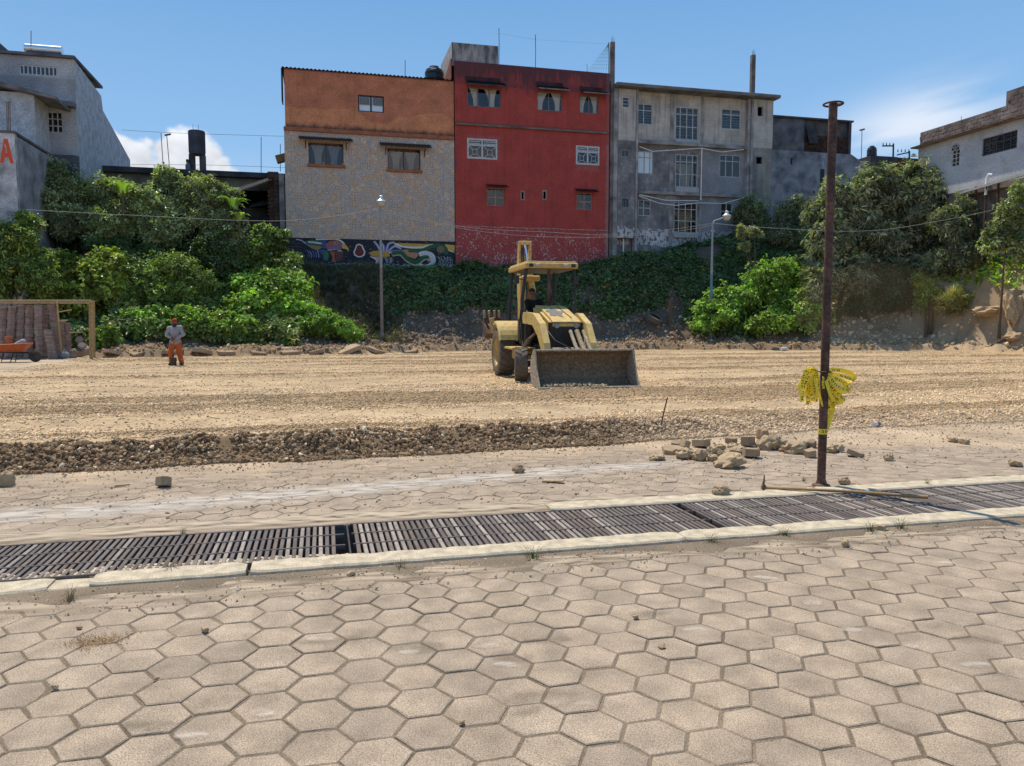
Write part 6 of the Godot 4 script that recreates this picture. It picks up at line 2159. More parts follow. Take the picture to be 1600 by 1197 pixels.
# ---------------------------------------------------------------- bodies: tapered bones joined by a smooth minimum, meshed as surface nets
func body(mb: MB, bones: Array, cell: float, k: float):
	var lo := Vector3.ONE * 1e9
	var hi := -lo
	for b in bones:
		var r: float = maxf(b[2], b[3]) + k + cell * 3
		lo = lo.min(b[0] - Vector3.ONE * r).min(b[1] - Vector3.ONE * r)
		hi = hi.max(b[0] + Vector3.ONE * r).max(b[1] + Vector3.ONE * r)
	var nx := int((hi.x - lo.x) / cell) + 2
	var ny := int((hi.y - lo.y) / cell) + 2
	var nz_ := int((hi.z - lo.z) / cell) + 2
	var d := PackedFloat32Array()
	d.resize(nx * ny * nz_)
	d.fill(9.0)
	for b in bones:
		var a: Vector3 = b[0]
		var ba: Vector3 = b[1] - a
		var l2 := maxf(ba.length_squared(), 1e-9)
		var r0: float = b[2]
		var r1: float = b[3]
		var m := maxf(r0, r1) + k + cell * 2
		var p0 := ((a.min(b[1]) - lo - Vector3.ONE * m) / cell).floor()
		var p1 := ((a.max(b[1]) - lo + Vector3.ONE * m) / cell).ceil()
		for z in range(maxi(0, int(p0.z)), mini(nz_, int(p1.z) + 1)):
			for y in range(maxi(0, int(p0.y)), mini(ny, int(p1.y) + 1)):
				for x in range(maxi(0, int(p0.x)), mini(nx, int(p1.x) + 1)):
					var pa := lo + Vector3(x, y, z) * cell - a
					var h := clampf(pa.dot(ba) / l2, 0.0, 1.0)
					var q := (pa - ba * h).length() - lerpf(r0, r1, h)
					var i := x + nx * (y + ny * z)
					var o := d[i]
					var e := maxf(k - absf(o - q), 0.0) / k
					d[i] = minf(o, q) - e * e * k * 0.25
	var vid := {}
	var vs := []
	var ns := []
	var off := [0, 1, nx, nx + 1, nx * ny, nx * ny + 1, nx * ny + nx, nx * ny + nx + 1]
	var pos := [Vector3(0, 0, 0), Vector3(1, 0, 0), Vector3(0, 1, 0), Vector3(1, 1, 0), Vector3(0, 0, 1), Vector3(1, 0, 1), Vector3(0, 1, 1), Vector3(1, 1, 1)]
	var edges := [[0, 1], [2, 3], [4, 5], [6, 7], [0, 2], [1, 3], [4, 6], [5, 7], [0, 4], [1, 5], [2, 6], [3, 7]]
	for z in nz_ - 1:
		for y in ny - 1:
			for x in nx - 1:
				var i := x + nx * (y + ny * z)
				if absf(d[i]) > cell * 2.0: continue
				var neg := 0
				for c in 8:
					if d[i + off[c]] < 0.0: neg += 1
				if neg == 0 or neg == 8: continue
				var s := Vector3.ZERO
				var cnt := 0
				for e in edges:
					var da := d[i + off[e[0]]]
					var db := d[i + off[e[1]]]
					if (da < 0.0) != (db < 0.0):
						s += (pos[e[0]] as Vector3).lerp(pos[e[1]], da / (da - db))
						cnt += 1
				vid[i] = vs.size()
				vs.append(lo + (Vector3(x, y, z) + s / cnt) * cell)
				ns.append(Vector3(d[i + 1] + d[i + off[3]] + d[i + off[5]] + d[i + off[7]] - d[i] - d[i + off[2]] - d[i + off[4]] - d[i + off[6]], d[i + off[2]] + d[i + off[3]] + d[i + off[6]] + d[i + off[7]] - d[i] - d[i + 1] - d[i + off[4]] - d[i + off[5]], d[i + off[4]] + d[i + off[5]] + d[i + off[6]] + d[i + off[7]] - d[i] - d[i + 1] - d[i + off[2]] - d[i + off[3]]).normalized())
	var st := [1, nx, nx * ny]
	for i in vid:
		for ax in 3:
			var j: int = i + st[ax]
			if (d[i] < 0.0) == (d[j] < 0.0): continue
			var u: int = st[(ax + 1) % 3]
			var w: int = st[(ax + 2) % 3]
			if not (vid.has(i - u) and vid.has(i - w) and vid.has(i - u - w)): continue
			var q := [vid[i], vid[i - u], vid[i - u - w], vid[i - w]]
			mb.stri(vs[q[0]], vs[q[1]], vs[q[2]], ns[q[0]], ns[q[1]], ns[q[2]])
			mb.stri(vs[q[0]], vs[q[2]], vs[q[3]], ns[q[0]], ns[q[2]], ns[q[3]])
func hand(mb: MB, wrist: Vector3, dir: Vector3, palm_n: Vector3, s: float, thumb_side: float):
	# palm, four curled fingers of different length and a thumb from the side of the palm
	var f := dir.normalized()
	var n := (palm_n - f * palm_n.dot(f)).normalized()
	var w := f.cross(n)
	var bones := []
	for k in 4:
		var o := (k - 1.5) * 0.021 * s
		var kn := wrist + f * 0.085 * s + w * o
		bones.append([wrist + w * o * 0.6, kn, 0.015 * s, 0.012 * s])
		var ln: float = [0.036, 0.043, 0.040, 0.031][k] * s
		var a := kn + (f * 0.55 + n * 0.83) * ln
		var b := a + (n * 0.8 - f * 0.6) * ln * 0.7
		bones.append([kn, a, 0.0105 * s, 0.0095 * s]); bones.append([a, b, 0.0095 * s, 0.008 * s])
	var tb := wrist + f * 0.03 * s + w * thumb_side * 0.034 * s
	var tm := tb + (w * thumb_side * 0.5 + f * 0.6 + n * 0.6).normalized() * 0.038 * s
	bones.append([wrist + f * 0.02 * s, tb, 0.015 * s, 0.0125 * s]); bones.append([tb, tm, 0.012 * s, 0.01 * s])
	bones.append([tm, tm + (n * 0.8 - w * thumb_side * 0.5 + f * 0.3).normalized() * 0.03 * s, 0.01 * s, 0.008 * s])
	body(mb, bones, 0.0045, 0.006)
func head(mb: MB, c: Vector3, fwd: Vector3, s: float):
	# skull, jaw, nose, brows, lips, ears; c is the middle of the head
	var f := fwd.normalized()
	var r := f.cross(Vector3.UP).normalized()
	var u := Vector3.UP
	var b := []
	b.append([c + u * 0.035 * s - f * 0.012 * s, c + u * 0.03 * s + f * 0.02 * s, 0.083 * s, 0.076 * s])
	b.append([c - u * 0.03 * s + f * 0.03 * s, c - u * 0.075 * s + f * 0.052 * s, 0.055 * s, 0.034 * s])
	b.append([c + f * 0.088 * s + u * 0.005 * s, c + f * 0.106 * s - u * 0.028 * s, 0.010 * s, 0.014 * s])
	for e in [-1.0, 1.0]:
		b.append([c + r * e * 0.015 * s + u * 0.027 * s + f * 0.088 * s, c + r * e * 0.048 * s + u * 0.025 * s + f * 0.072 * s, 0.011 * s, 0.010 * s])
		b.append([c + r * e * 0.079 * s + u * 0.015 * s, c + r * e * 0.082 * s - u * 0.028 * s, 0.016 * s, 0.010 * s])
	b.append([c - r * 0.018 * s - u * 0.053 * s + f * 0.086 * s, c + r * 0.018 * s - u * 0.053 * s + f * 0.086 * s, 0.009 * s, 0.009 * s])
	body(mb, b, 0.006, 0.014)
func eyes(par: Node, c: Vector3, fwd: Vector3, s: float):
	var f := fwd.normalized()
	var r := f.cross(Vector3.UP).normalized()
	for e in [-1.0, 1.0]:
		var mb := MB.new()
		var p: Vector3 = c + r * e * 0.031 * s + f * 0.079 * s + Vector3.UP * 0.004 * s
		mb.col = L(0.7, 0.68, 0.65)
		rock(mb, Transform3D(Basis(), p), Vector3.ONE * 0.012 * s, 5, 1, 0.0)
		mb.col = L(0.02, 0.012, 0.01)
		rock(mb, Transform3D(Basis(), p + f * 0.008 * s), Vector3.ONE * 0.006 * s, 5, 1, 0.0)
		part("eye", mb, mats.skin, par)

func build_worker():
	var at := hit(275, 571, 20.0)
	var t := thing("person", "person in red cap, grey shirt and orange trousers leaning on a shovel", "person", at, -0.18)
	var S := 1.0
	var skin := L(0.20, 0.10, 0.06)
	var hip := V3(0, 0.83, -0.02)
	var chest := V3(0.015, 1.165, 0.035)
	var neck := V3(0.022, 1.32, 0.075)
	var hc := V3(0.035, 1.435, 0.12)
	var fwd := V3(0.35, -0.18, 1.0)
	var sr := V3(-0.16, 1.245, 0.06)
	var sl := V3(0.19, 1.275, 0.03)
	var er := V3(-0.235, 1.02, 0.10)
	var el := V3(0.285, 1.04, 0.04)
	var hr := V3(-0.035, 0.925, 0.235)
	var hl := V3(0.05, 0.885, 0.235)
	var kr := V3(-0.135, 0.46, 0.07)
	var kl := V3(0.12, 0.46, 0.0)
	var fr := V3(-0.15, 0.08, -0.02)
	var fl := V3(0.16, 0.08, -0.09)
	var mb := MB.new()
	mb.col = skin
	body(mb, [[hip, chest, 0.125, 0.135], [chest, neck, 0.12, 0.055], [neck, hc, 0.05, 0.05], [sr, sl, 0.06, 0.06], [sr, er, 0.05, 0.04], [er, hr, 0.038, 0.026], [sl, el, 0.05, 0.04], [el, hl, 0.038, 0.026], [hip + V3(-0.08, -0.02, 0), kr, 0.082, 0.052], [kr, fr, 0.05, 0.036], [hip + V3(0.08, -0.02, 0), kl, 0.082, 0.052], [kl, fl, 0.05, 0.036]], 0.016, 0.04)
	head(mb, hc, fwd, 1.0)
	hand(mb, hr, V3(0.35, -0.35, 0.2), V3(0.3, -0.4, -1.0), 0.95, 1.0)
	hand(mb, hl, V3(-0.5, -0.1, 0.25), V3(-0.4, 0.2, -1.0), 0.95, -1.0)
	part("body", mb, mats.skin, t)
	eyes(t, hc, fwd, 1.0)
	var sh := MB.new()
	sh.col = L(0.60, 0.57, 0.60)
	body(sh, [[hip + V3(0, 0.0, 0), chest, 0.155, 0.155], [chest, neck + V3(0, -0.045, 0), 0.145, 0.075], [sr, sl, 0.078, 0.078], [sr, er, 0.072, 0.056], [er, er.lerp(hr, 0.88), 0.055, 0.042], [sl, el, 0.072, 0.056], [el, el.lerp(hl, 0.88), 0.055, 0.042], [hip + V3(-0.07, -0.05, 0), hip + V3(0.07, -0.05, 0), 0.125, 0.125]], 0.014, 0.035)
	part("shirt", sh, mats.cloth, t)
	var tr := MB.new()
	tr.col = L(0.95, 0.20, 0.045)
	body(tr, [[hip + V3(0, -0.03, 0), hip + V3(0, 0.02, 0), 0.14, 0.14], [hip + V3(-0.085, -0.05, 0), kr, 0.112, 0.086], [kr, fr + V3(0, -0.02, 0), 0.086, 0.075], [hip + V3(0.085, -0.05, 0), kl, 0.112, 0.086], [kl, fl + V3(0, -0.02, 0), 0.086, 0.075]], 0.014, 0.03)
	part("trousers", tr, mats.cloth, t)
	for q in [[fr, kr], [fl, kl]]:
		var st := MB.new()
		st.col = L(0.66, 0.55, 0.45)
		var m: Vector3 = q[0].lerp(q[1], 0.32)
		st.lathe([Vector2(0.084, -0.025), Vector2(0.087, 0.0), Vector2(0.087, 0.025)], 14, Transform3D(Basis(), m))
		part("reflective_band", st, mats.cloth, t)
	var be := MB.new()
	be.col = L(0.045, 0.05, 0.07)
	body(be, [[hc - V3(0, 0.055, 0) + fwd.normalized() * 0.05, hc - V3(0, 0.085, 0) + fwd.normalized() * 0.045, 0.062, 0.05], [neck + V3(0, 0.03, 0), neck, 0.062, 0.078]], 0.009, 0.02)
	part("neck_scarf", be, mats.cloth, t)
	var cap := MB.new()
	cap.col = L(0.68, 0.05, 0.04)
	var f := fwd.normalized()
	body(cap, [[hc + V3(0, 0.055, 0) - f * 0.012, hc + V3(0, 0.06, 0) + f * 0.015, 0.088, 0.084], [hc + V3(0, 0.05, 0) + f * 0.09 - f.cross(Vector3.UP) * 0.035, hc + V3(0, 0.045, 0) + f * 0.09 + f.cross(Vector3.UP) * 0.035, 0.02, 0.02], [hc + V3(0, 0.045, 0) + f * 0.13, hc + V3(0, 0.035, 0) + f * 0.155, 0.016, 0.012]], 0.008, 0.02)
	part("cap", cap, mats.cloth, t)
	for q in [fr, fl]:
		var bt := MB.new()
		bt.col = L(0.05, 0.045, 0.04)
		body(bt, [[q + V3(0, -0.02, -0.03), q + V3(0, 0.02, -0.01), 0.05, 0.055], [q + V3(0, -0.035, 0), q + V3(0.02 * signf(q.x), -0.04, 0.14), 0.045, 0.04]], 0.011, 0.03)
		part("boot", bt, mats.cloth, t)
	# the shovel stands on its blade in front
	var so := thing("shovel", "square shovel with orange grip standing in the worker's hands", "shovel", at + V3(-0.02, 0, 0.27), -0.18)
	var hd := MB.new()
	hd.col = L(0.62, 0.36, 0.2)
	hd.tube([V3(0.0, 0.30, 0.03), V3(0.01, 0.6, 0.01), V3(0.02, 0.86, -0.01)], 0.018, 8)
	part("handle", hd, mats.wood, so)
	var gr := MB.new()
	gr.col = L(0.62, 0.16, 0.05)
	gr.tube([V3(0.02, 0.84, -0.01), V3(-0.035, 0.90, -0.01), V3(-0.045, 0.96, -0.01), V3(0.085, 0.96, -0.01), V3(0.075, 0.90, -0.01), V3(0.02, 0.84, -0.01)], 0.014, 6)
	part("grip", gr, mats.paint, so)
	var bl := MB.new()
	bl.col = L(0.42, 0.37, 0.33)
	var prev := []
	for j in 6:
		var y := 0.005 + j * 0.055
		var hw := lerpf(0.09, 0.115, j / 5.0)
		var row := []
		for i in 7:
			var u := i / 3.0 - 1.0
			row.append(V3(u * hw, y, 0.05 - 0.03 * u * u - 0.02 * (5 - j) / 5.0 + 0.015))
		if prev:
			for i in 6: bl.quad(prev[i], prev[i + 1], row[i + 1], row[i], Vector3.BACK)
		prev = row
	bl.tube([V3(0, 0.2, 0.062), V3(0, 0.32, 0.035), V3(0.0, 0.42, 0.025)], [0.012, 0.024, 0.022], 8)
	part("blade", bl, mats.dusty_steel, so)

# ---------------------------------------------------------------- backhoe loader
func tyre(mb: MB, r: float, w: float, hub: float, lugs: int):
	# axis along local x
	var b := Basis(Vector3.UP, Vector3.RIGHT, Vector3.FORWARD)
	mb.lathe([Vector2(hub, -w * 0.42), Vector2(hub * 1.15, -w * 0.5), Vector2(r * 0.86, -w * 0.5), Vector2(r * 0.95, -w * 0.45), Vector2(r * 0.965, -w * 0.3), Vector2(r * 0.965, w * 0.3), Vector2(r * 0.95, w * 0.45), Vector2(r * 0.86, w * 0.5), Vector2(hub * 1.15, w * 0.5), Vector2(hub, w * 0.42)], 40, Transform3D(b, Vector3.ZERO))
	for k in lugs:
		for sd in [-1.0, 1.0]:
			var a := TAU * (k + (0.5 if sd > 0 else 0.0)) / lugs
			var p := V3(sd * w * 0.25, cos(a) * r * 0.972, sin(a) * r * 0.972)
			var bb := Basis(Vector3.RIGHT, a) * Basis(Vector3.UP, sd * 0.55)
			mb.box(Transform3D(bb, p), V3(w * 0.50, r * 0.055, r * 0.075), 0.006)
func rim(mb: MB, hub: float, w: float, side: float):
	var b := Basis(Vector3.UP, Vector3.RIGHT * side, Vector3.FORWARD * side)
	mb.lathe([Vector2(hub * 1.06, w * 0.46), Vector2(hub, w * 0.40), Vector2(hub * 0.95, w * 0.10), Vector2(hub * 0.80, w * 0.04), Vector2(hub * 0.45, w * 0.08), Vector2(hub * 0.40, w * 0.22), Vector2(0, w * 0.24)], 28, Transform3D(b, Vector3.ZERO))
	for k in 8:
		var a := TAU * k / 8
		mb.lathe([Vector2(0.018, w * 0.02), Vector2(0.018, w * 0.11), Vector2(0, w * 0.115)], 6, Transform3D(b, V3(0, cos(a) * hub * 0.62, sin(a) * hub * 0.62)))
func wheel(par: Node, p: Vector3, r: float, w: float, hub: float, lugs: int, side: float, steer := 0.0):
	var tm := MB.new()
	tm.col = L(1, 1, 1)
	tyre(tm, r, w, hub, lugs)
	var t := part("wheel", tm, mats.tyre, par)
	t.position = p
	t.rotation.y = steer
	var rm := MB.new()
	rm.col = L(1, 1, 1)
	rim(rm, hub, w, side)
	part("rim", rm, mats.yellow, t)
func build_backhoe():
	var t := thing("backhoe_loader", "dusty yellow backhoe loader with canopy and wide front bucket facing the street", "backhoe", V3(5.66, LOT + 0.02, -19.2), -0.03)
	var Y: Material = mats.yellow
	var K: Material = mats.black_metal
	var D: Material = mats.dusty_steel
	for s in [-1.0, 1.0]:
		wheel(t, V3(s * 0.87, 0.63, -1.05), 0.64, 0.46, 0.36, 20, s)
		wheel(t, V3(s * 0.90, 0.41, 1.20), 0.42, 0.32, 0.23, 16, s, -0.20)
	# chassis, axles, tank and step
	var ch := MB.new()
	ch.bx(-0.36, 0.5, -2.0, 0.36, 0.85, 1.7, 0.03)
	part("chassis", ch, K, t)
	var ax := MB.new()
	ax.tube([V3(-0.8, 0.42, 1.2), V3(0.8, 0.42, 1.2)], 0.08, 8)
	ax.tube([V3(-0.8, 0.63, -1.05), V3(0.8, 0.63, -1.05)], 0.12, 8)
	part("axle", ax, K, t)
	for s in [-1.0, 1.0]:
		var sp := MB.new()
		sp.col = L(0.9, 0.9, 0.9)
		sp.bx(s * 0.38, 0.74, -0.42, s * 1.0, 0.80, 0.62, 0.015)
		sp.bx(s * 0.40, 0.48, -0.35, s * 0.80, 0.735, 0.52, 0.03)
		part("step", sp, Y, t)
		# rear fender wrapped round the tyre
		var fe := MB.new()
		fe.col = L(1, 1, 1)
		var last := []
		for k in 9:
			var a := lerpf(-0.35, 1.25, k / 8.0)
			var row := []
			for q in [[0.70, 0.40], [0.735, 0.40], [0.735, 1.08], [0.70, 1.12], [0.64, 1.12]]:
				row.append(V3(s * q[1], 0.63 + cos(a) * q[0] + 0.10, -1.05 + sin(a) * q[0]))
			if last:
				for i in 4: fe.quad(last[i], last[i + 1], row[i + 1], row[i], row[i] - V3(s * 0.7, 0.5, -1.05))
			last = row
		part("fender", fe, Y, t)
	# floor and dash
	var fl := MB.new()
	fl.bx(-0.60, 0.84, -1.6, 0.60, 0.92, 0.1, 0.02)
	fl.bx(-0.42, 0.92, -0.02, 0.5, 1.62, 0.10, 0.03)
	part("cab_floor", fl, K, t)
	var wh := MB.new()
	var wt := Transform3D(Basis.from_euler(V3(-0.9, 0, 0)), V3(0.0, 1.62, -0.22))
	var ring := []
	for k in 17: ring.append(wt * V3(cos(TAU * k / 16) * 0.19, 0, sin(TAU * k / 16) * 0.19))
	wh.tube(ring, 0.014, 6)
	wh.tube([wt * V3(0, 0, 0), V3(0.02, 1.4, 0.0)], 0.025, 6)
	wh.tube([wt * V3(-0.19, 0, 0), wt * V3(0.19, 0, 0)], 0.012, 6)
	part("steering_wheel", wh, K, t)
	var se := MB.new()
	se.bx(-0.26, 1.25, -0.95, 0.26, 1.37, -0.45, 0.05)
	se.bx(-0.25, 1.37, -1.02, 0.25, 1.95, -0.90, 0.05)
	se.bx(-0.15, 0.92, -0.85, 0.15, 1.25, -0.5, 0.02)
	part("seat", se, K, t)
	# hood, grille
	var hd := MB.new()
	hd.col = L(1, 1, 1)
	var hw := 0.40
	var cx := 0.08
	var prof := PackedVector2Array([Vector2(0.05, 1.15), Vector2(1.72, 0.98), Vector2(1.74, 1.44), Vector2(1.55, 1.52), Vector2(0.55, 1.80), Vector2(0.05, 1.86)])
	hd.extrude(prof, hw * 2 - 0.12, Transform3D(Basis(Vector3.BACK, Vector3.UP, Vector3.LEFT), V3(cx, 0, 0)))
	for s in [-1.0, 1.0]:
		var p2 := PackedVector2Array([Vector2(0.06, 1.15), Vector2(1.71, 0.98), Vector2(1.72, 1.38), Vector2(1.53, 1.46), Vector2(0.54, 1.74), Vector2(0.06, 1.80)])
		hd.extrude(p2, 0.06, Transform3D(Basis(Vector3.BACK, Vector3.UP, Vector3.LEFT), V3(cx + s * (hw - 0.03), 0, 0)))
	var hood := part("hood", hd, Y, t)
	var pe := MB.new()
	pe.col = L(0.30, 0.28, 0.27)
	var pts := PackedVector2Array()
	for k in 22:
		var a := TAU * k / 22.0
		var r := 0.19 + 0.05 * sin(a * 5.0 + 1.0) + 0.03 * sin(a * 9.0)
		pts.append(Vector2(cos(a) * r * 0.95, sin(a) * r * 1.9))
	pe.extrude(pts, 0.004, Transform3D(Basis(Vector3.RIGHT, V3(0, -0.27, 0.963).normalized() * -1.0, V3(0, 0.963, 0.27)), V3(cx - 0.10, 1.664, 1.06)))
	part("bare_patch", pe, mats.plaster, hood, "flaked grey patch")
	var seam := MB.new()
	seam.beam(V3(cx + 0.12, 1.815, 0.5), V3(cx + 0.18, 1.53, 1.55), 0.02, 0.012)
	part("seam", seam, K, hood)
	var gr := MB.new()
	gr.bx(cx - hw - 0.02, 0.72, 1.60, cx + hw + 0.02, 1.43, 1.735, 0.02)
	var grille := part("grille", gr, K, t)
	var gf := MB.new()
	gf.col = L(0.25, 0.2, 0.16)
	for k in 13: gf.bx(cx - hw + 0.05 + k * 0.057, 0.78, 1.735, cx - hw + 0.062 + k * 0.057, 1.30, 1.75)
	part("grille_bars", gf, D, grille)
	var gl := MB.new()
	gl.col = L(0.6, 0.52, 0.42)
	gl.bx(cx - hw - 0.03, 1.40, 1.60, cx + hw + 0.03, 1.43, 1.77, 0.008)
	part("grille_lip", gl, mats.dusty_edge, grille)
	for s in [-1.0, 1.0]:
		var hl := MB.new()
		hl.col = L(0.5, 0.48, 0.42)
		hl.lathe([Vector2(0, 0), Vector2(0.05, 0.0), Vector2(0.06, 0.03), Vector2(0, 0.045)], 12, Transform3D(Basis(Vector3.RIGHT, Vector3.BACK, Vector3.DOWN), V3(cx + s * 0.24, 1.34, 1.735)))
		part("headlight", hl, mats.paint, grille)
	# exhaust
	var ex := MB.new()
	ex.lathe([Vector2(0.035, 1.55), Vector2(0.055, 1.58), Vector2(0.055, 1.90), Vector2(0.035, 1.93), Vector2(0.035, 2.08), Vector2(0.028, 2.08)], 12, T3(V3(0.50, 0, 1.0)))
	part("exhaust", ex, K, t)
	# loader arms, cross tube, cylinders
	for s in [-1.0, 1.0]:
		var ar := MB.new()
		ar.col = L(1, 1, 1)
		var ap := PackedVector2Array([Vector2(0.15, 1.55), Vector2(0.25, 1.68), Vector2(1.30, 1.64), Vector2(1.95, 1.40), Vector2(2.35, 0.95), Vector2(2.62, 0.38), Vector2(2.48, 0.26), Vector2(2.30, 0.42), Vector2(2.05, 0.82), Vector2(1.70, 1.14), Vector2(1.20, 1.36), Vector2(0.2, 1.40)])
		ar.extrude(ap, 0.15, Transform3D(Basis(Vector3.BACK, Vector3.UP, Vector3.LEFT), V3(s * 0.56, 0, 0)))
		var arm := part("loader_arm", ar, Y, t)
		var cy := MB.new()
		cy.col = L(1.2, 1.1, 1.0)
		cy.tube([V3(s * 0.68, 0.75, 0.55), V3(s * 0.68, 1.02, 1.15)], 0.06, 10)
		cy.tube([V3(s * 0.68, 1.02, 1.15), V3(s * 0.62, 1.15, 1.45)], 0.032, 8)
		part("lift_cylinder", cy, D, arm)
		var twr := MB.new()
		twr.bx(s * 0.44, 0.8, 0.12, s * 0.60, 1.6, 0.34, 0.02)
		part("arm_tower", twr, K, t)
	var ct := MB.new()
	ct.col = L(2.2, 1.9, 1.5)
	ct.tube([V3(-0.5, 0.78, 2.22), V3(0.5, 0.78, 2.22)], 0.06, 10)
	part("cross_tube", ct, mats.dusty_edge, t)
	for q in [[0.14, 0.045, 2.0], [0.30, 0.06, 0.9], [0.46, 0.045, 2.0]]:
		var tc := MB.new()
		tc.col = L(q[2], q[2] * 0.9, q[2] * 0.75)
		tc.tube([V3(q[0], 1.22, 1.86), V3(q[0], 0.95, 2.2), V3(q[0], 0.72, 2.55)], q[1], 8)
		part("tilt_cylinder", tc, mats.dusty_edge, t)
	for q in [[[0.02, 3.6, -2.78], [0.0, 3.0, -2.6], [-0.1, 2.2, -2.45], [-0.05, 1.2, -2.2]], [[0.06, 3.6, -2.76], [0.05, 2.9, -2.55], [-0.04, 2.1, -2.4], [0.0, 1.2, -2.15]], [[-0.46, 1.35, 1.2], [-0.42, 1.28, 1.7], [-0.30, 1.0, 2.1], [0.05, 0.8, 2.35]], [[0.5, 1.35, 1.2], [0.50, 1.26, 1.75], [0.42, 1.0, 2.1], [0.32, 0.8, 2.4]], [[-0.70, 0.95, 0.5], [-0.74, 0.72, 0.7], [-0.68, 0.62, 0.9], [-0.5, 0.66, 1.1]]]:
		var pts3 := []
		for w in q: pts3.append(V3(w[0], w[1], w[2]))
		var hm := MB.new()
		hm.tube(pts3, 0.018, 6)
		part("hose", hm, K, t)
	for s in [-1.0, 1.0]:
		var rl := MB.new()
		rl.tube([V3(s * 0.66, 1.0, 0.05), V3(s * 0.70, 1.35, 0.12), V3(s * 0.66, 1.75, 0.1)], 0.016, 6)
		part("grab_rail", rl, K, t)
		var mr := MB.new()
		mr.tube([V3(s * 0.6, 2.5, 0.1), V3(s * 0.78, 2.55, 0.2)], 0.012, 5)
		mr.bx(s * 0.78 - 0.06, 2.40, 0.18, s * 0.78 + 0.06, 2.62, 0.21, 0.01)
		part("mirror", mr, K, t)
		var dc := MB.new()
		dc.beam(V3(0.08 + s * 0.402, 1.56, 0.35), V3(0.08 + s * 0.402, 1.46, 1.15), 0.004, 0.10)
		part("decal_stripe", dc, K, hood)
	# front bucket
	var inner := [Vector2(3.44, 0.03), Vector2(3.0, 0.035), Vector2(2.90, 0.06), Vector2(2.78, 0.16), Vector2(2.72, 0.34), Vector2(2.74, 0.52), Vector2(2.84, 0.70), Vector2(3.0, 0.80)]
	var bu := MB.new()
	bu.col = L(1.00, 1.00, 1.00)
	for i in inner.size() - 1:
		var a: Vector2 = inner[i]
		var b: Vector2 = inner[i + 1]
		var nn := Vector2(-(b - a).y, (b - a).x).normalized()
		if nn.dot(Vector2(3.2, 0.5) - a) < 0: nn = -nn
		var a2 := a - nn * 0.025
		var b2 := b - nn * 0.025
		bu.quad(V3(-1.0, a.y, a.x), V3(1.24, a.y, a.x), V3(1.24, b.y, b.x), V3(-1.0, b.y, b.x), V3(0, nn.y, nn.x))
		bu.quad(V3(-1.0, a2.y, a2.x), V3(1.24, a2.y, a2.x), V3(1.24, b2.y, b2.x), V3(-1.0, b2.y, b2.x), V3(0, -nn.y, -nn.x))
	bu.bx(-1.0, 0.0, 3.40, 1.24, 0.027, 3.47)
	var bucket := part("bucket", bu, D, t)
	var bl := MB.new()
	bl.col = L(1.60, 1.44, 1.20)
	bl.bx(-1.02, 0.785, 2.96, 1.26, 0.83, 3.05, 0.01)
	part("top_edge", bl, mats.dusty_edge, bucket)
	var le := MB.new()
	le.col = L(1.90, 1.68, 1.36)
	le.bx(-1.03, 0.0, 3.472, 1.27, 0.03, 3.56, 0.006)
	part("cutting_edge", le, mats.dusty_edge, bucket)
	for s in [-1.0, 1.0]:
		var sd := MB.new()
		sd.col = L(1.52, 1.36, 1.12)
		sd.extrude(PackedVector2Array([Vector2(3.52, 0.0), Vector2(3.36, 0.20), Vector2(3.22, 0.42), Vector2(3.16, 0.62), Vector2(3.08, 0.84), Vector2(2.94, 0.82), Vector2(2.70, 0.6), Vector2(2.68, 0.3), Vector2(2.76, 0.1), Vector2(2.9, 0.0)]), 0.03, Transform3D(Basis(Vector3.BACK, Vector3.UP, Vector3.LEFT), V3(0.12 + s * 1.137, 0, 0)))
		part("side_plate", sd, mats.dusty_edge, bucket)
	var ld := MB.new()
	ld.col = L(0.42, 0.31, 0.19)
	for k in 150:
		var x := rng.randf_range(-0.9, 0.5)
		var h := 0.045 * (1.0 - absf(x + 0.35) * 0.8)
		var z := rng.randf_range(3.18, 3.52)
		ld.col = L(0.46, 0.35, 0.22) * rng.randf_range(0.6, 1.2)
		rock(ld, Transform3D(Basis.from_euler(V3(rng.randf() * 6, rng.randf() * 6, 0)), V3(x, 0.04 + h * rng.randf(), z)), Vector3.ONE * rng.randf_range(0.015, 0.04), 7, 0, 0.5)
	var soil := part("spoil", ld, basic("gravel_stone", L(1, 1, 1), 0.95, 0.0, true), t)
	soil.set_meta("kind", "stuff")
	# canopy on four posts
	var ca := MB.new()
	ca.col = L(0.92, 0.86, 0.8)
	ca.bx(-0.56, 2.80, -1.9, 0.84, 2.95, 0.22, 0.03)
	ca.col = L(1.05, 1, 1)
	ca.bx(-0.52, 2.951, -1.85, 0.80, 2.985, 0.17, 0.015)
	var canopy := part("canopy", ca, Y, t)
	var rec := MB.new()
	for s in [0, 1]: rec.bx(-0.47 + s * 1.12, 2.83, 0.22, -0.36 + s * 1.12, 2.92, 0.23)
	rec.bx(-0.5, 2.785, -1.85, 0.78, 2.798, 0.17)
	part("recess", rec, K, canopy)
	for x in [-0.24, 0.50]:
		var wl := MB.new()
		wl.col = L(0.66, 0.60, 0.50)
		wl.bx(x - 0.055, 2.835, 0.20, x + 0.055, 2.915, 0.26, 0.015)
		part("work_light", wl, mats.paint, canopy)
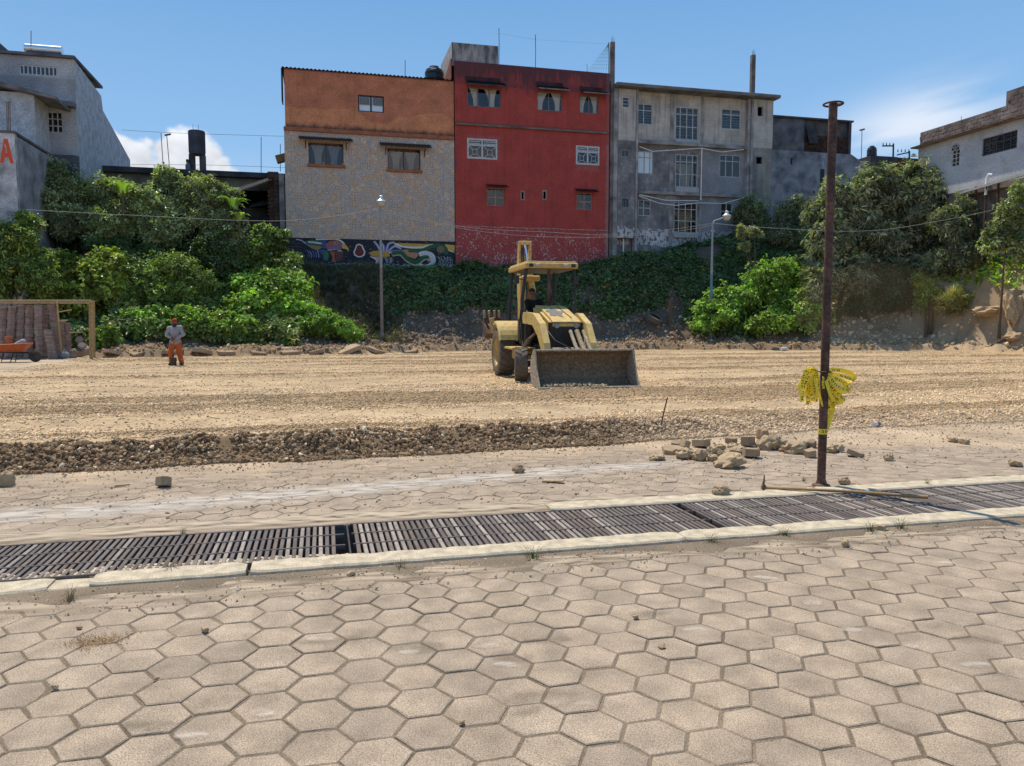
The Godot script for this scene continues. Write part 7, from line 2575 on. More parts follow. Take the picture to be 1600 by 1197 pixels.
	for q in [[[-0.50, 2.80, -1.70], [-0.56, 2.0, -1.66], [-0.60, 1.3, -1.60], 0.05], [[-0.50, 2.80, 0.05], [-0.62, 2.0, 0.08], [-0.62, 1.5, 0.10], 0.045], [[0.78, 2.80, 0.05], [0.80, 2.0, 0.08], [0.66, 1.5, 0.10], 0.035], [[0.72, 2.80, -1.70], [0.72, 2.0, -1.66], [0.62, 1.3, -1.60], 0.05]]:
		var po := MB.new()
		po.tube([V3(q[0][0], q[0][1], q[0][2]), V3(q[1][0], q[1][1], q[1][2]), V3(q[2][0], q[2][1], q[2][2]), V3(q[2][0], 0.9, q[2][2])], q[3], 8)
		part("post", po, K, t)
	var mp := MB.new()
	mp.bx(0.03, 1.80, 0.12, 0.12, 2.80, 0.19, 0.01)
	part("post", mp, mats.rusty, t)
	# left control console
	var cs := MB.new()
	cs.bx(-0.62, 0.85, -0.5, -0.34, 1.55, 0.02, 0.05)
	part("console", cs, K, t)
	# boom, stick, hoe bucket folded up behind
	var bm := MB.new()
	bm.col = L(1, 1, 1)
	var bp := PackedVector2Array([Vector2(-2.15, 0.85), Vector2(-2.45, 0.85), Vector2(-3.05, 2.2), Vector2(-3.12, 3.1), Vector2(-2.95, 3.78), Vector2(-2.80, 3.78), Vector2(-2.78, 3.1), Vector2(-2.62, 2.2)])
	for x in [-0.02, 0.30]:
		bm.extrude(bp, 0.05, Transform3D(Basis(Vector3.BACK, Vector3.UP, Vector3.LEFT), V3(x, 0, 0)))
	bm.bx(0.005, 2.70, -3.06, 0.275, 3.30, -2.85)
	bm.bx(-0.045, 3.70, -3.0, 0.325, 3.80, -2.74, 0.015)
	var boom := part("boom", bm, Y, t)
	var hc := MB.new()
	hc.tube([V3(0.13, 3.70, -2.80), V3(0.20, 3.15, -2.70)], 0.035, 10)
	part("cylinder_rod", hc, mats.chrome, boom)
	var hb := MB.new()
	hb.col = L(1.05, 1, 0.9)
	hb.tube([V3(0.20, 3.16, -2.70), V3(0.32, 2.3, -2.55)], 0.085, 10)
	part("cylinder", hb, Y, boom)
	var sk := MB.new()
	sk.col = L(0.8, 0.72, 0.62)
	sk.extrude(PackedVector2Array([Vector2(-3.2, 3.4), Vector2(-3.4, 3.1), Vector2(-3.35, 1.2), Vector2(-3.15, 1.0), Vector2(-3.05, 1.3)]), 0.2, Transform3D(Basis(Vector3.BACK, Vector3.UP, Vector3.LEFT), V3(0.14, 0, 0)))
	part("stick", sk, Y, t)
	var up := MB.new()
	up.col = L(1.0, 0.9, 0.8)
	up.bx(-0.16, 1.15, -2.3, 0.0, 2.72, -2.12, 0.02)
	up.bx(-0.10, 2.60, -2.32, 0.42, 2.76, -2.1, 0.03)
	part("swing_post", up, Y, t)
	var sf := MB.new()
	sf.col = L(0.9, 0.9, 0.9)
	sf.bx(-1.0, 0.55, -2.2, 1.0, 0.95, -1.95, 0.03)
	part("rear_frame", sf, Y, t)
	for s in [-1.0, 1.0]:
		var st := MB.new()
		st.col = L(0.85, 0.8, 0.75)
		st.beam(V3(s * 0.8, 0.75, -2.1), V3(s * 1.0, 1.55, -2.15), 0.13, 0.13, 0.01)
		part("stabilizer", st, Y, t)
	var kb := MB.new()
	kb.col = L(0.75, 0.45, 0.3)
	kb.extrude(PackedVector2Array([Vector2(-3.05, 1.10), Vector2(-3.35, 0.95), Vector2(-3.7, 1.05), Vector2(-3.75, 1.45), Vector2(-3.5, 1.62), Vector2(-3.42, 1.4), Vector2(-3.25, 1.3)]), 0.5, Transform3D(Basis(Vector3.BACK, Vector3.UP, Vector3.LEFT), V3(-0.72, 0, 0)))
	var hoe := part("hoe_bucket", kb, mats.rusty, t)
	for x in [-0.95, -0.80, -0.64, -0.5]:
		var th := MB.new()
		th.col = L(2.2, 2.0, 1.7)
		th.beam(V3(x, 1.55, -3.5), V3(x - 0.03, 1.78, -3.42), 0.07, 0.05, 0.01)
		part("tooth", th, mats.dusty_edge, hoe)
	# the operator sits at the wheel
	var op := thing("person", "person in a black shirt and dark glasses driving the backhoe loader", "person", V3(5.66, LOT + 0.02, -19.2), -0.03)
	var O := V3(-0.10, 0, 0)
	var hip := V3(0, 1.47, -0.72) + O
	var chest := V3(-0.03, 1.82, -0.68) + O
	var neck := V3(-0.05, 2.03, -0.64) + O
	var hcn := V3(-0.09, 2.18, -0.60) + O
	var fwd := V3(-0.15, -0.1, 1.0)
	var sl := V3(-0.21, 1.96, -0.66) + O
	var sr := V3(0.16, 1.96, -0.66) + O
	var e1 := V3(-0.27, 1.70, -0.52) + O
	var e2 := V3(0.26, 1.72, -0.50) + O
	var h1 := V3(-0.16, 1.66, -0.26) + O
	var h2 := V3(0.20, 1.70, -0.24) + O
	var skin := L(0.22, 0.105, 0.065)
	var mb := MB.new()
	mb.col = skin
	var ka := V3(-0.14, 1.36, -0.25) + O
	var kbn := V3(0.14, 1.36, -0.25) + O
	body(mb, [[hip, chest, 0.13, 0.135], [chest, neck, 0.12, 0.055], [neck, hcn, 0.052, 0.05], [sl, sr, 0.06, 0.06], [sl, e1, 0.05, 0.04], [e1, h1, 0.038, 0.027], [sr, e2, 0.05, 0.04], [e2, h2, 0.038, 0.027], [hip + V3(-0.09, -0.03, 0), ka, 0.08, 0.06], [ka, ka + V3(0, -0.38, 0.1), 0.055, 0.04], [hip + V3(0.09, -0.03, 0), kbn, 0.08, 0.06], [kbn, kbn + V3(0, -0.38, 0.1), 0.055, 0.04]], 0.017, 0.04)
	head(mb, hcn, fwd, 1.05)
	hand(mb, h1, V3(0.4, 0.1, 0.5), V3(0.3, -0.9, 0.2), 0.95, 1.0)
	hand(mb, h2, V3(-0.4, 0.1, 0.5), V3(-0.3, -0.9, 0.2), 0.95, -1.0)
	part("body", mb, mats.skin, op)
	var sh := MB.new()
	sh.col = L(0.012, 0.012, 0.016)
	body(sh, [[hip, chest, 0.155, 0.155], [chest, neck + V3(0, -0.05, 0), 0.145, 0.07], [sl, sr, 0.078, 0.078], [sl, sl.lerp(e1, 0.9), 0.072, 0.06], [sr, sr.lerp(e2, 0.9), 0.072, 0.06]], 0.015, 0.035)
	part("shirt", sh, mats.cloth, op)
	var tr := MB.new()
	tr.col = L(0.02, 0.022, 0.03)
	body(tr, [[hip + V3(0, -0.03, 0), hip + V3(0, 0.03, 0), 0.15, 0.14], [hip + V3(-0.09, -0.03, 0), ka, 0.098, 0.08], [ka, ka + V3(0, -0.36, 0.1), 0.078, 0.065], [hip + V3(0.09, -0.03, 0), kbn, 0.098, 0.08], [kbn, kbn + V3(0, -0.36, 0.1), 0.078, 0.065]], 0.016, 0.03)
	part("trousers", tr, mats.cloth, op)
	for q in [ka, kbn]:
		var bt := MB.new()
		bt.col = L(0.03, 0.03, 0.03)
		body(bt, [[q + V3(0, -0.39, 0.1), q + V3(0, -0.395, 0.25), 0.05, 0.042]], 0.012, 0.03)
		part("boot", bt, mats.cloth, op)
	var gls := MB.new()
	gls.col = L(0.01, 0.01, 0.012)
	var f := fwd.normalized()
	var rr := f.cross(Vector3.UP).normalized()
	for s in [-1.0, 1.0]:
		gls.box(Transform3D(Basis(rr, Vector3.UP, -f), hcn + rr * s * 0.034 + f * 0.098 + V3(0, 0.008, 0)), V3(0.056, 0.036, 0.012), 0.004)
		gls.beam(hcn + rr * s * 0.062 + f * 0.092 + V3(0, 0.015, 0), hcn + rr * s * 0.088 + V3(0, 0.012, 0), 0.006, 0.008)
	part("sunglasses", gls, mats.plastic_black, op)
	var cp := MB.new()
	cp.col = L(0.03, 0.028, 0.03)
	body(cp, [[hcn + V3(0, 0.06, 0) - f * 0.012, hcn + V3(0, 0.065, 0) + f * 0.012, 0.09, 0.086]], 0.009, 0.02)
	part("hair", cp, mats.cloth, op)

# ---------------------------------------------------------------- street lamps and cables
func street_lamp(called_label: String, px: float, py: float, topx: float, topy: float, arm: Vector3, col: Color) -> Vector3:
	var b := hit(px, py, 25.0)
	var t := thing("street_lamp", called_label, "street lamp", b, 0, "street lamps along the bank")
	var h := wp(topx, topy, b.z).y - b.y
	var pm := MB.new()
	pm.col = L(0.42, 0.42, 0.42).lerp(col, 0.4)
	pm.tube([V3(0, -0.2, 0), V3(0, 0.35, 0)], [0.13, 0.11], 8)
	pm.col = col
	pm.tube([V3(0, 0.30, 0), V3(0, h * 0.55, 0)], [0.085, 0.072], 8, false)
	pm.col = L(0.42, 0.47, 0.50)
	pm.tube([V3(0, h * 0.55, 0), V3(0, h, 0)], [0.071, 0.05], 8)
	part("pole", pm, mats.paint, t)
	var am := MB.new()
	am.col = L(0.45, 0.49, 0.52)
	var e := V3(0, h, 0) + arm
	am.tube([V3(0, h - 0.05, 0), V3(0, h, 0) + arm * 0.12 + V3(0, 0.08, 0), V3(0, h, 0) + arm * 0.6, e], [0.045, 0.04, 0.035, 0.035], 8)
	part("arm", am, mats.paint, t)
	var hm := MB.new()
	hm.col = L(0.85, 0.85, 0.85)
	hm.lathe([Vector2(0.06, 0.26), Vector2(0.09, 0.24), Vector2(0.10, 0.10), Vector2(0.15, 0.06), Vector2(0.24, 0.0), Vector2(0.245, -0.03)], 16, T3(e, 0, 0.0, 0.0))
	var hd := part("lamp_head", hm, basic("aluminium", L(0.72, 0.72, 0.71), 0.35, 0.6), t)
	var gb := MB.new()
	gb.col = L(0.55, 0.53, 0.46)
	gb.lathe([Vector2(0.235, -0.03), Vector2(0.22, -0.14), Vector2(0.17, -0.23), Vector2(0.09, -0.275), Vector2(0, -0.28)], 16, T3(e))
	part("bowl", gb, mats.white_plastic, hd)
	return b + V3(0, h, 0)
func cable(label: String, pts: Array, r: float, m: String):
	var mb := MB.new(pts[0])
	var fine := []
	for i in pts.size() - 1:
		for k in 8: fine.append((pts[i] as Vector3).cubic_interpolate(pts[i + 1], pts[maxi(i - 1, 0)], pts[mini(i + 2, pts.size() - 1)], k / 8.0))
	fine.append(pts[-1])
	mb.tube(fine, r, 5)
	solo("cable", mb, mats[m], pts[0], label, "cable")
func build_lamps():
	var t1 := street_lamp("street lamp before the mural, grey with a rusty lower pole", 597, 531, 597, 326, V3(0, 0.28, 0.55), L(0.34, 0.27, 0.25))
	var t2 := street_lamp("pale blue street lamp with bent arm on the right bank", 1110, 526, 1117, 349, V3(0.75, 0.42, 0.15), L(0.16, 0.34, 0.46))
	cable("thin cable crossing the shrubs from the left edge to the first street lamp", [wp(-60, 322, -37), wp(200, 336, -37), wp(445, 345, -37), t1], 0.009, "wire")
	cable("upper of the two thin cables crossing the red house between the street lamps", [t1, wp(720, 354, t1.z), wp(860, 363, t1.z), wp(960, 367, -37), wp(1060, 357, t2.z), t2], 0.008, "wire")
	cable("lower of the two thin cables crossing the red house between the street lamps", [t1 - V3(0, 0.15, 0), wp(720, 357, t1.z), wp(830, 369, t1.z), wp(960, 370, -37), wp(1060, 361, t2.z), t2 - V3(0, 0.1, 0)], 0.008, "wire")
	cable("thin cable from the second street lamp to the white house at the right edge", [t2, wp(1200, 356, -36), wp(1350, 361, -34), wp(1480, 343, -32), wp(1640, 308, -30)], 0.009, "wire")
	cable("faint overhead line behind the water tower", [wp(190, 203, -56), wp(280, 208, -56), wp(446, 213, -56)], 0.012, "dark_wire")
	cable("lowest overhead line over the long low roof", [wp(205, 257, -58), wp(330, 258, -58), wp(446, 262, -58)], 0.012, "dark_wire")

# ---------------------------------------------------------------- pole and tape
const FONT := {"P": "F99F888", "R": "F99FA99", "E": "F88E88F", "C": "7888887", "A": "6999F99", "U": "9999996", "I": "4444444", "O": "6999996", "N": "9DDBB99", " ": "0000000"}
func tape_material() -> StandardMaterial3D:
	var txt := "PRECAUCION     "
	var W := txt.length() * 24
	var im := Image.create_empty(W, 40, false, Image.FORMAT_RGB8)
	im.fill(L(0.90, 0.66, 0.03).linear_to_srgb())
	for k in txt.length():
		var g: String = FONT[txt[k]]
		for y in 7:
			var bits := g[y].hex_to_int()
			for x in 4:
				if bits & (8 >> x): im.fill_rect(Rect2i(k * 24 + 4 + x * 4, 9 + y * 3, 4, 3), L(0.015, 0.015, 0.012).linear_to_srgb())
		if txt[k] == "O": im.fill_rect(Rect2i(k * 24 + 10, 4, 5, 3), L(0.015, 0.015, 0.012).linear_to_srgb())
	var m: StandardMaterial3D = mats.tape
	m.albedo_texture = ImageTexture.create_from_image(im)
	return m
func ribbon(pts: Array, w: float, tw0: float, tw1: float, sd: float) -> MB:
	var mb := MB.new(pts[0])
	var fine := []
	for i in pts.size() - 1:
		for k in 6: fine.append((pts[i] as Vector3).cubic_interpolate(pts[i + 1], pts[maxi(i - 1, 0)], pts[mini(i + 2, pts.size() - 1)], k / 6.0))
	fine.append(pts[-1])
	var len_ := 0.0
	var last := []
	for i in fine.size():
		var d: Vector3 = (fine[mini(i + 1, fine.size() - 1)] - fine[maxi(i - 1, 0)]).normalized()
		var q := float(i) / (fine.size() - 1)
		var s := d.cross(V3(0.2, 0.15, 1)).normalized().rotated(d, lerpf(tw0, tw1, q) + 0.5 * sin(q * 7.0 + sd * 5.0))
		if i > 0: len_ += (fine[i] as Vector3).distance_to(fine[i - 1])
		var row := [fine[i] - s * w / 2, fine[i] + s * w / 2, Vector2(len_ / 0.78 + sd, 1), Vector2(len_ / 0.78 + sd, 0)]
		if last:
			mb.quaduv(last[0], last[1], row[1], row[0], V3(0, 0, 1), last[2], last[3], row[3], row[2])
		last = row
	return mb
func build_pole():
	var b := gp(1283, 757, 0.03)
	var t := thing("rusty_pole", "tall rusty brown steel pole with a ring on top, standing by the drain", "pole", b)
	var top := wp(1302, 162, b.z).y - b.y
	var pm := MB.new()
	pm.tube([V3(0, -0.1, 0), V3(0.0, top * 0.5, 0), V3(0.0, top, 0)], [0.041, 0.0405, 0.040], 20)
	part("pipe", pm, mats.rusty, t)
	var rg := MB.new()
	var prof := []
	for k in 33: prof.append(V3(cos(TAU * k / 32) * 0.088 + 0.0, top - 0.004, sin(TAU * k / 32) * 0.088))
	rg.tube(prof, 0.010, 6, false)
	for a in [0.5, 2.6, 4.7]: rg.beam(V3(cos(a) * 0.035, top - 0.006, sin(a) * 0.035), V3(cos(a) * 0.085, top - 0.006, sin(a) * 0.085), 0.012, 0.010)
	part("top_ring", rg, mats.rusty, t)
	var cy := wp(1284, 581, b.z).y - b.y
	var cl := MB.new()
	var cp := []
	for k in 25: cp.append(V3(cos(TAU * k / 24) * 0.058, cy, sin(TAU * k / 24) * 0.058))
	cl.tube(cp, 0.007, 6, false)
	part("clamp", cl, mats.rusty, t)
	var ft := MB.new()
	ft.lathe([Vector2(0.041, 0.05), Vector2(0.05, 0.015), Vector2(0.085, 0.0), Vector2(0.09, -0.02)], 16)
	ft.extrude(PackedVector2Array([Vector2(0.035, 0.0), Vector2(0.105, 0.0), Vector2(0.04, 0.11)]), 0.012, T3(V3(0, 0, -0.02), 0.3))
	part("foot", ft, mats.rusty, t)
	for q in [[1287, 188, 0.045], [1306, 200, -0.05]]:
		var bt := MB.new()
		var yy := wp(q[0], q[1], b.z).y - b.y
		bt.tube([V3(-q[2] * 0.7, yy, 0.02), V3(-q[2] * 1.3, yy - 0.015, 0.03)], 0.006, 6)
		part("welded_stub", bt, mats.rusty, t)
	# caution tape knotted round the pole
	var tp := thing("caution_tape", "bunch of yellow caution tape with black lettering knotted on the rusty pole", "caution tape", V3(b.x, cy + b.y, b.z))
	var tm := tape_material()
	var R_ := [
		[[430, 150, 330, 90, 250, 140, 200, 260, 180, 420], 0.05, 0.3, 1.2, 0.06], [[430, 160, 340, 110, 270, 180, 230, 320, 220, 480], 0.06, 0.0, 0.8, 0.03], [[430, 165, 350, 140, 310, 240, 300, 420, 270, 560, 262, 670], 0.05, 0.9, 0.2, -0.02],
		[[430, 175, 385, 170, 372, 330, 390, 480, 425, 565], 0.05, 0.5, 1.0, 0.05], [[425, 165, 300, 150, 190, 290, 140, 380, 172, 630], 0.04, 1.0, 1.4, 0.0], [[425, 170, 330, 200, 255, 300, 195, 480, 180, 620], 0.05, 0.2, 0.9, 0.07],
		[[268, 560, 350, 578, 425, 545], 0.05, 0.4, 0.2, 0.02], [[428, 185, 402, 300, 412, 430, 440, 560], 0.055, 0.1, 0.5, 0.07], [[430, 155, 300, 110, 222, 200, 165, 300, 118, 372], 0.035, 0.9, 1.3, -0.05], [[262, 665, 330, 600, 425, 600], 0.05, 0.7, 0.2, -0.03],
		[[430, 170, 360, 260, 340, 420, 330, 540], 0.07, 0.1, 0.3, 0.04], [[430, 150, 360, 110, 290, 200, 265, 330, 250, 500], 0.06, 0.2, 0.5, 0.0],
		[[540, 155, 680, 130, 830, 145, 950, 190, 1000, 240, 960, 300, 860, 312], 0.06, 0.2, 1.2, 0.0], [[550, 185, 700, 190, 820, 225, 990, 290], 0.05, 0.8, 0.3, 0.05], [[550, 195, 640, 280, 740, 385, 880, 440, 960, 385], 0.072, 0.1, 0.2, 0.07],
		[[550, 205, 660, 330, 790, 450, 905, 445], 0.07, 0.0, 0.3, 0.02], [[550, 205, 620, 360, 740, 500, 850, 600], 0.07, 0.2, 0.4, 0.05], [[550, 225, 610, 420, 700, 560, 800, 655], 0.065, 0.0, 0.6, 0.0],
		[[545, 225, 590, 420, 660, 600, 690, 700], 0.05, 0.4, 1.0, 0.07], [[540, 265, 560, 450, 640, 640, 682, 750], 0.045, 0.8, 1.2, 0.04], [[540, 300, 548, 450, 560, 600], 0.06, 0.1, 0.4, 0.0], [[545, 240, 640, 400, 690, 520, 740, 670], 0.06, 0.3, 0.8, -0.03],
		[[548, 195, 700, 260, 830, 330, 900, 400], 0.07, 0.2, 0.1, 0.03], [[545, 560, 590, 700, 640, 765, 602, 920, 545, 1065], 0.075, 0.4, 0.9, 0.03], [[445, 190, 445, 350, 455, 500, 502, 700], 0.025, 0.9, 1.2, 0.06], [[520, 230, 508, 330, 520, 425], 0.03, 0.5, 0.9, 0.06]]
	for k in R_.size():
		var q = R_[k]
		var pts := []
		var a: Array = q[0]
		for i in range(0, a.size(), 2): pts.append(wp(1235.0 + a[i] / 9.97, 565.0 + a[i + 1] / 9.97, b.z + q[4] * (0.8 if i > 0 else 0.4)))
		var mb := ribbon(pts, q[1] * 0.74, q[2], q[3], k * 0.37)
		var o := part("ribbon", mb, tm, tp)
		o.position = pts[0] - tp.position
	var wr := MB.new()
	var yw := wp(1282, 674, b.z).y
	var last := []
	for k in 21:
		var an := TAU * k / 20.0
		var row := [V3(cos(an) * 0.044, yw - 0.027, sin(an) * 0.044), V3(cos(an) * 0.044, yw + 0.027, sin(an) * 0.044), Vector2(k / 20.0 * 0.45, 1), Vector2(k / 20.0 * 0.45, 0)]
		if last: wr.quaduv(last[0], last[1], row[1], row[0], V3(cos(an), 0, sin(an)), last[2], last[3], row[3], row[2])
		last = row
	var wo := part("wrap", wr, tm, tp)
	wo.position = V3(0, -tp.position.y, 0)

# ---------------------------------------------------------------- stones, tools, litter
func stone(label: String, px: float, py: float, w: float, h: float, blocky: float, sd: int, group := "", base := -1.0):
	var b := hit(px, py, 4.0)
	if b.z > -9.8: b = gp(px, py, maxf(b.y, 0.024 if b.z < -6.4 else 0.004))
	var k := mpp(b)
	var W := w * k
	var H := h * k
	var mb := MB.new()
	var yaw := rng.randf() * TAU
	if blocky > 0.5 and w > 18.0:
		var poly := PackedVector2Array()
		var cnt := rng.randi_range(4, 6)
		for q in cnt:
			var a := TAU * (q + rng.randf_range(-0.18, 0.18)) / cnt + 0.4
			poly.append(Vector2(cos(a), sin(a)) * W * 0.5 * rng.randf_range(0.82, 1.08))
		var tk := H * 0.62
		var tb := Basis.from_euler(V3(rng.randf_range(-0.32, 0.32), rng.randf_range(-0.5, 0.5), rng.randf_range(-0.3, 0.3))) * Basis(Vector3.RIGHT, Vector3.BACK, Vector3.UP)
		if h > w: tb = Basis.from_euler(V3(0.25, 0.5, 0.2))
		mb.extrude(poly, tk, Transform3D(tb, V3(0, H * 0.45, 0)))
		var p2 := PackedVector2Array()
		for q in poly: p2.append(q * 0.94)
		mb.extrude(p2, tk + 0.012, Transform3D(tb, V3(0, H * 0.45, 0)))
	else: rock(mb, Transform3D(Basis.from_euler(V3(rng.randf_range(-0.2, 0.2), yaw if blocky > 0.5 else 0.2, rng.randf_range(-0.25, 0.25))), V3(0, H * 0.42, 0)), V3(W * 0.60, H * 0.60, W * rng.randf_range(0.42, 0.55)), sd, 2, 0.42 if blocky < 0.5 else 0.16, blocky)
	var tone := rng.randf()
	var c := L(1.0, 0.92, 0.76).lerp(L(0.78, 0.68, 0.56), tone)
	if blocky > 0.5: c = L(0.80, 0.70, 0.60) * rng.randf_range(0.7, 1.1)
	for i in mb.c.size(): mb.c[i] = c
	solo("loose_stone", mb, mats.rock, b + V3(0, 0, -W * 0.25), label, "stone", group)
func build_stones():
	var g := "broken paving and stones piled by the rusty pole"
	var P := [[45, 225, 95, 40, 0, "flat pale stone at the pile's far left tip"], [130, 183, 112, 50, 1, "broken paver block behind the left tip of the pile"], [235, 213, 112, 72, 0, "slanting rounded stone at the pile's left front"], [350, 225, 92, 76, 0, "upright stone with shaded right face, left front of the pile"], [245, 145, 85, 72, 1, "grey paver piece half behind the slanting stone"], [362, 138, 150, 66, 1, "large tilted paver slab at the back left of the pile"], [442, 190, 80, 70, 0, "stone in the middle left behind two small ones"], [440, 229, 72, 44, 0, "small stone just left of the big front stone"], [570, 278, 186, 92, 0, "big pale knobbly stone nearest the camera"], [505, 196, 72, 36, 0, "small stone on the top left of the big front stone"], [605, 182, 125, 52, 0, "flat rounded stone behind the big front stone"], [722, 208, 142, 74, 1, "square paver block right of the big front stone"], [572, 108, 102, 50, 1, "dark edged paver piece at the back of the pile"], [578, 140, 62, 36, 0, "small white stone in the pile's back middle"], [690, 130, 116, 92, 1, "steeply tilted paver half in the middle of the pile"], [792, 82, 76, 92, 1, "paver piece standing upright at the back"], [766, 130, 46, 50, 0, "small round stone between tilted paver and largest round stone"], [850, 150, 138, 98, 0, "largest round stone, pale, in the right half of the pile"], [890, 118, 74, 66, 1, "dark block behind the largest round stone"], [945, 130, 72, 50, 0, "stone just right of the largest round stone"], [1032, 175, 134, 82, 0, "long stone left of the pole with a shaded end"], [1088, 138, 54, 52, 1, "small dark block behind the long stone"], [1142, 135, 74, 55, 1, "paver piece at the back beside the pole"], [1138, 205, 98, 66, 1, "square block touching the pole's left side"], [1286, 170, 78, 46, 0, "rounded stone right of the pole"], [1346, 165, 62, 52, 0, "small pale stone right of the pole, second"], [1466, 200, 144, 46, 1, "flat broken slab farthest right of the pile"], [1262, 135, 112, 32, 0, "flat stone behind the pole on its right"], [178, 115, 88, 24, 1, "thin slab lying at the back left of the pile"], [480, 152, 90, 42, 0, "stone lodged in the back middle left of the pile"], [930, 160, 60, 20, 1, "thin flake in front of the largest round stone"]]
	for k in P.size():
		var q = P[k]
		stone(q[5], 1020.0 + q[0] / 4.571, 670.0 + q[1] / 4.571, q[2] / 4.571, q[3] / 4.571, 0.85 if q[4] else 0.25, 700 + k, g)
	var S := [[255, 762, 25, 19, 1, "square grey stone block alone on the left paving"], [811, 739, 15, 13, 0, "lone round stone in the middle of the far paving"], [1130, 776, 25, 15, 0, "dark stone left of the pick head"], [1322, 757, 15, 11, 0, "stone just right of the pole foot"], [1391, 719, 15, 10, 0, "small round stone alone right of the pole"], [1492, 691, 13, 8, 0, "left of a pair of small stones far right"], [1509, 694, 13, 8, 1, "brownish right one of a pair of small stones far right"], [1590, 729, 18, 9, 0, "pale stone at the right frame edge"], [8, 760, 22, 22, 0, "grey stone at the left frame edge"], [885, 692, 12, 10, 0, "pale stone stuck in the gravel edge"], [1379, 829, 12, 9, 1, "broken brick chip between grass tufts at the kerb"], [1322, 854, 11, 10, 0, "small white stone on the near paving"], [320, 987, 12, 7, 1, "dark chip on the near paving, left half"], [548, 900, 12, 6, 0, "curled yellowish leaf-like chip by the kerb"], [994, 966, 8, 6, 0, "dark pebble on the near paving, middle"], [123, 983, 8, 4, 1, "tiny dark chip left of the ochre spill"], [85, 1077, 9, 6, 0, "pale pebble on the near paving, far left"], [244, 1062, 8, 4, 0, "pale flake on the near paving, lower left"], [300, 705, 9, 7, 1, "clod in front of the gravel edge, left"], [340, 718, 8, 6, 1, "second clod in front of the gravel edge, left"], [722, 1131, 8, 5, 0, "round pale bottle cap sized pebble at the bottom"], [1035, 1013, 10, 5, 0, "dark smear of dried mud on a near paver"]]
	for k in S.size():
		var q = S[k]
		stone(q[5], q[0], q[1], q[2], q[3], 0.85 if q[4] else 0.25, 800 + k, "")
	# boulders on the right slope
	var B := [[1588, 498, 26, 48, "tall pale boulder at the right edge above the dirt slope"], [1555, 490, 44, 14, "flat tan boulder on the upper dirt slope"], [1592, 530, 24, 14, "grey boulder low at the right edge of the slope"], [1312, 482, 20, 10, "tan stone under the large tree by the pole"]]
	for k in B.size(): stone(B[k][4], B[k][0], B[k][1] + 3, B[k][2], B[k][3], 0.12, 900 + k, "")
	# slabs along the far edge of the lot
	var E := [[175, 556, 30, 8], [215, 556, 36, 8], [262, 557, 34, 8], [312, 556, 40, 9], [352, 556, 30, 8], [398, 555, 44, 9], [448, 554, 40, 9], [492, 554, 34, 8], [540, 553, 52, 10], [590, 552, 36, 8], [640, 551, 30, 7], [130, 558, 28, 12]]
	for k in E.size():
		var q = E[k]
		stone("broken concrete edge slab, number %s from the left along the lot's far edge" % ["two", "three", "four", "five", "six", "seven", "eight", "nine", "ten", "eleven", "twelve", "one"][k], q[0], q[1], q[2], q[3], 0.9, 930 + k, "broken edge slabs along the far side of the lot")
	# pick, rod, bottles, wood
	var a := gp(1193, 762, 0.05)
	var e := gp(1450, 777, 0.075)
	var pk := thing("pickaxe", "long handled pick lying across the drain by the pole foot, blade upright", "pickaxe", a)
	var hm := MB.new(a)
	hm.col = L(0.75, 0.62, 0.5)
	hm.tube([a, a.lerp(e, 0.5) + V3(0, 0.012, 0), e], [0.013, 0.015, 0.017], 8)
	part("handle", hm, mats.wood, pk)
	var bm := MB.new(a)
	bm.col = L(0.9, 0.85, 0.8)
	var hy := wp(1192, 742, a.z).y
	bm.tube([V3(a.x, 0.025, a.z), V3(a.x - 0.004, 0.07, a.z), V3(a.x + 0.004, hy * 0.7, a.z), V3(a.x + 0.006, hy, a.z)], [0.010, 0.014, 0.009, 0.005], 8)
	bm.box(T3(V3(a.x, 0.055, a.z)), V3(0.04, 0.045, 0.035), 0.006)
	part("blade", bm, mats.dusty_steel, pk)
	var r0 := hit(1030, 669, 5.0)
	var rm := MB.new(r0)
	rm.tube([r0 - V3(0, 0.1, 0), wp(1037, 645, r0.z), wp(1043, 621, r0.z)], 0.010, 6)
	solo("steel_stake", rm, mats.rusty, r0, "thin steel stake leaning in the gravel right of the bucket", "stake")
	var bp := hit(1370, 667, 5.0)
	var bo := thing("plastic_bottle", "crushed clear plastic bottle with red label on the gravel edge", "bottle", bp + V3(0, 0.045, 0), 0.4)
	var bt := MB.new()
	var bx := Basis(Vector3.UP, Vector3.RIGHT, Vector3.FORWARD)
	bt.col = L(0.72, 0.74, 0.75)
	bt.lathe([Vector2(0, -0.10), Vector2(0.038, -0.095), Vector2(0.042, -0.03), Vector2(0.036, 0.0), Vector2(0.042, 0.04), Vector2(0.036, 0.075), Vector2(0.014, 0.105), Vector2(0.014, 0.125), Vector2(0, 0.127)], 14, Transform3D(bx, Vector3.ZERO))
	part("bottle", bt, mats.white_plastic, bo)
	var lb := MB.new()
	lb.col = L(0.55, 0.12, 0.07)
	lb.lathe([Vector2(0.0425, -0.035), Vector2(0.038, 0.0), Vector2(0.0435, 0.035)], 14, Transform3D(bx, Vector3.ZERO))
	part("label", lb, mats.paint, bo)
	var b2 := hit(1226, 548, 20.0)
	var m2 := MB.new()
	m2.col = L(0.75, 0.76, 0.78)
	m2.lathe([Vector2(0, -0.2), Vector2(0.09, -0.19), Vector2(0.10, -0.05), Vector2(0.085, 0.0), Vector2(0.10, 0.06), Vector2(0.05, 0.16), Vector2(0.03, 0.2), Vector2(0, 0.2)], 12, Transform3D(bx, Vector3.ZERO))
	solo("plastic_jug", m2, mats.white_plastic, b2 + V3(0, 0.09, 0), "white plastic jug on the far edge of the lot", "jug")
	var w0 := gp(848, 751, 0.03)
	var wm := MB.new(w0)
